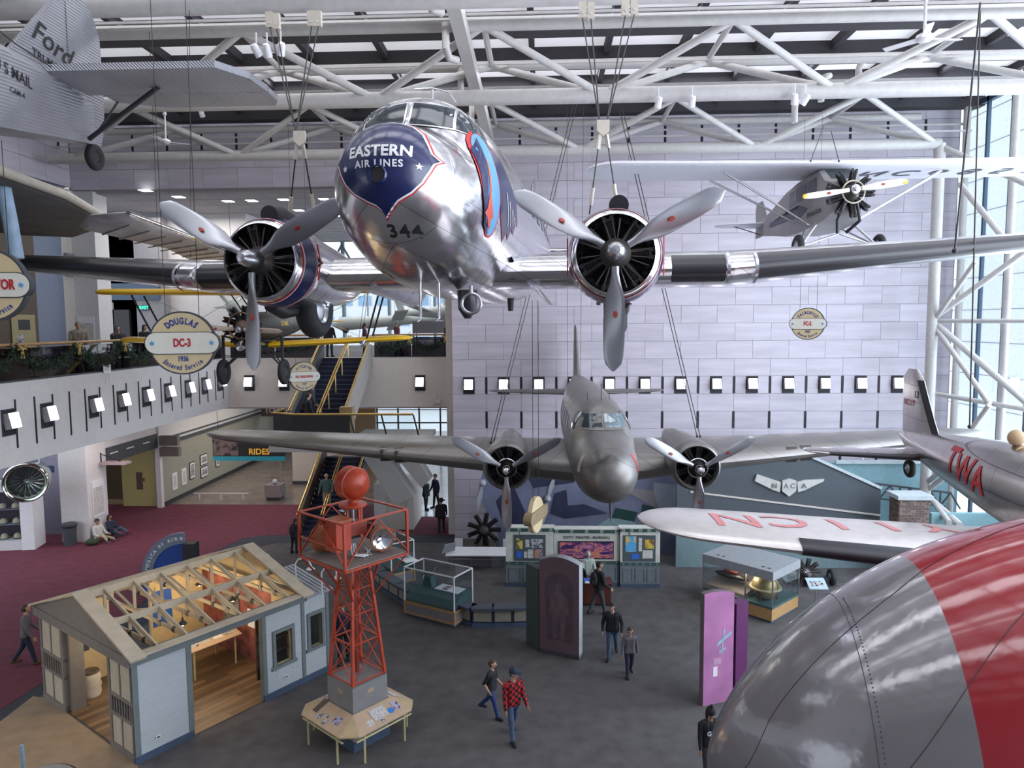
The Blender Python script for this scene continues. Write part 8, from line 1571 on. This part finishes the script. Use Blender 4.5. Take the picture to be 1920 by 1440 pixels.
# ================================================================== lamps of the side galleries
def glow(nm, loc_, w__, d__, pw, col): area(nm, loc_, (0, 0, 0), w__, d__, pw, col)
glow('gallery_lamp', (-16.5, 41, 5.3), 3, 8, 120, (1, 0.93, 0.82)); glow('passage_lamp', (-20.4, 36.4, 5.2), 0.8, 0.8, 55, (1, 0.85, 0.45)); glow('lobby_lamp', (-17.3, 29, 5.4), 3, 3, 70, (1, 0.88, 0.86)); glow('upper_hall_lamp', (-17.5, 34.8, 14.9), 5, 3, 150, (1, 0.96, 0.92)); glow('rear_hall_lamp', (-10, 42, 14.9), 8, 8, 260, (0.95, 0.97, 1)); glow('carpet_lamp', (-13.2, 33.5, 5.4), 2, 1.2, 60, (1, 0.85, 0.85)); glow('mat_lamp', (-12.2, 13.6, 4.2), 0.5, 0.5, 20, (1, 0.78, 0.48))
# ================================================================== small fittings
def fitting(name, label, cat, loc_, rz=0): return thing(name, label, cat, loc_, rz)
p = PXX(199, 692, FX); t = fitting('balcony_notice', 'small white notice hung on the white balcony front', 'notice', (FX+0.02, p.y, p.z), R(90)); MB().box(-0.2, 0.2, -0.02, 0, -0.14, 0.14).build('card', PAPER, t); MB().box(-0.12, 0.12, -0.024, -0.02, -0.05, 0.06).build('print', TEXTP, t); MB().tube((-0.1, -0.01, -0.14), (-0.1, -0.01, -0.5), 0.008, 5).build('cord', PAPER, t); MB().tube((0.1, -0.01, -0.14), (0.1, -0.01, -0.5), 0.008, 5).build('cord', PAPER, t)
p = PY(820, 752, YB); t = fitting('wall_box', 'small cream alarm box on the cream wall right of the stairs', 'box', (p.x, YB, p.z)); MB().box(-0.16, 0.16, -0.08, 0, -0.1, 0.1).build('case', CREAM, t); MB().tube((0, -0.04, 0.1), (0, -0.04, 0.3), 0.02, 6).build('conduit', CREAM, t)
p = PY(1615, 870, 29.7); t = fitting('security_camera', 'small white security camera above the teal wall', 'camera', (p.x, 29.65, 3.75)); MB().ball((0, 0, 0.08), 0.09, 12, 8).build('dome', WHTP, t, 60); MB().lathe([(0.03, 0.0), (0.05, 0.005), (0.05, -0.05), (0.001, -0.05)], Matrix.Translation((0, -0.02, 0.03)), 12).build('mount', WHTP, t)
for px, lb in ((195, 'small grey direction sign beside the upper dark doorway'), (301, 'small grey direction sign on the upper white wall')):
    p = PY(px, 574, 36.4 if px < 250 else 37.1); t = fitting('direction_sign', lb, 'sign', p); MB().box(-0.5, 0.5, -0.02, 0.02, -0.18, 0.18).build('board', GREYW, t); MB().box(-0.35, 0.1, -0.026, -0.02, 0.02, 0.08).build('text_line', PAPER, t); MB().beam((0, 0.02, 0), (0, 0.12, 0), 0.06, 0.06).build('bracket', DGREY, t)
p = PY(88, 880, 30.9); t = fitting('blue_sign', 'small blue sign on the mauve wall beside the intake', 'sign', (p.x, 31.0, p.z)); MB().box(-0.25, 0.25, -0.03, 0, -0.15, 0.15).build('board', mat('sign_navy', (0.015, 0.03, 0.12), 0.5), t); MB().box(-0.18, 0.1, -0.034, -0.03, 0.0, 0.04).build('text_line', PAPER, t)
p = PY(152, 905, 30.9); t = fitting('wall_panel', 'pale flat access panel on the mauve lower wall', 'panel', (p.x, 31.0, 3.0)); MB().box(-0.2, 0.2, -0.03, 0, -0.7, 0.7).build('plate', GREYW, t); MB().box(-0.16, -0.13, -0.045, -0.03, -0.05, 0.05).build('latch', DGREY, t)
p = PY(101, 498, 30.9); t = fitting('wall_speaker', 'grey box speaker high on the beige upper wall', 'speaker', (-20.5, 30.65, p.z), R(90)); MB().box(-0.25, 0.25, -0.16, 0, -0.5, 0.5).build('cabinet', GREYW, t); MB().box(-0.2, 0.2, -0.165, -0.16, -0.42, 0.42).build('grille', mat('grille_grey', (0.18, 0.18, 0.19), 0.7), t)
p = PY(262, 905, 36.0); t = fitting('door_hatch', 'brown hatch on the yellow-lit wall', 'hatch', (p.x, 36.0, 1.35)); MB().box(-0.16, 0.16, -0.02, 0, -0.45, 0.45).build('leaf', BROWN, t); MB().box(0.2, 0.26, -0.02, 0, -0.02, 0.14).build('switch', BLACK, t)
t = fitting('green_bag', 'dark green bag on the carpet beside the sitting man', 'bag', (-19.35, 29.45, 0.012)); MB().ball((0, 0, 0.13), 0.24, 14, 10, (1.2, 0.8, 0.55)).build('sack', cloth('bag_green', (0.03, 0.045, 0.015)), t, 60); MB().path([(-0.15, 0, 0.22), (0, 0, 0.36), (0.15, 0, 0.22)], 0.015, 6).build('handle', BLACK, t)
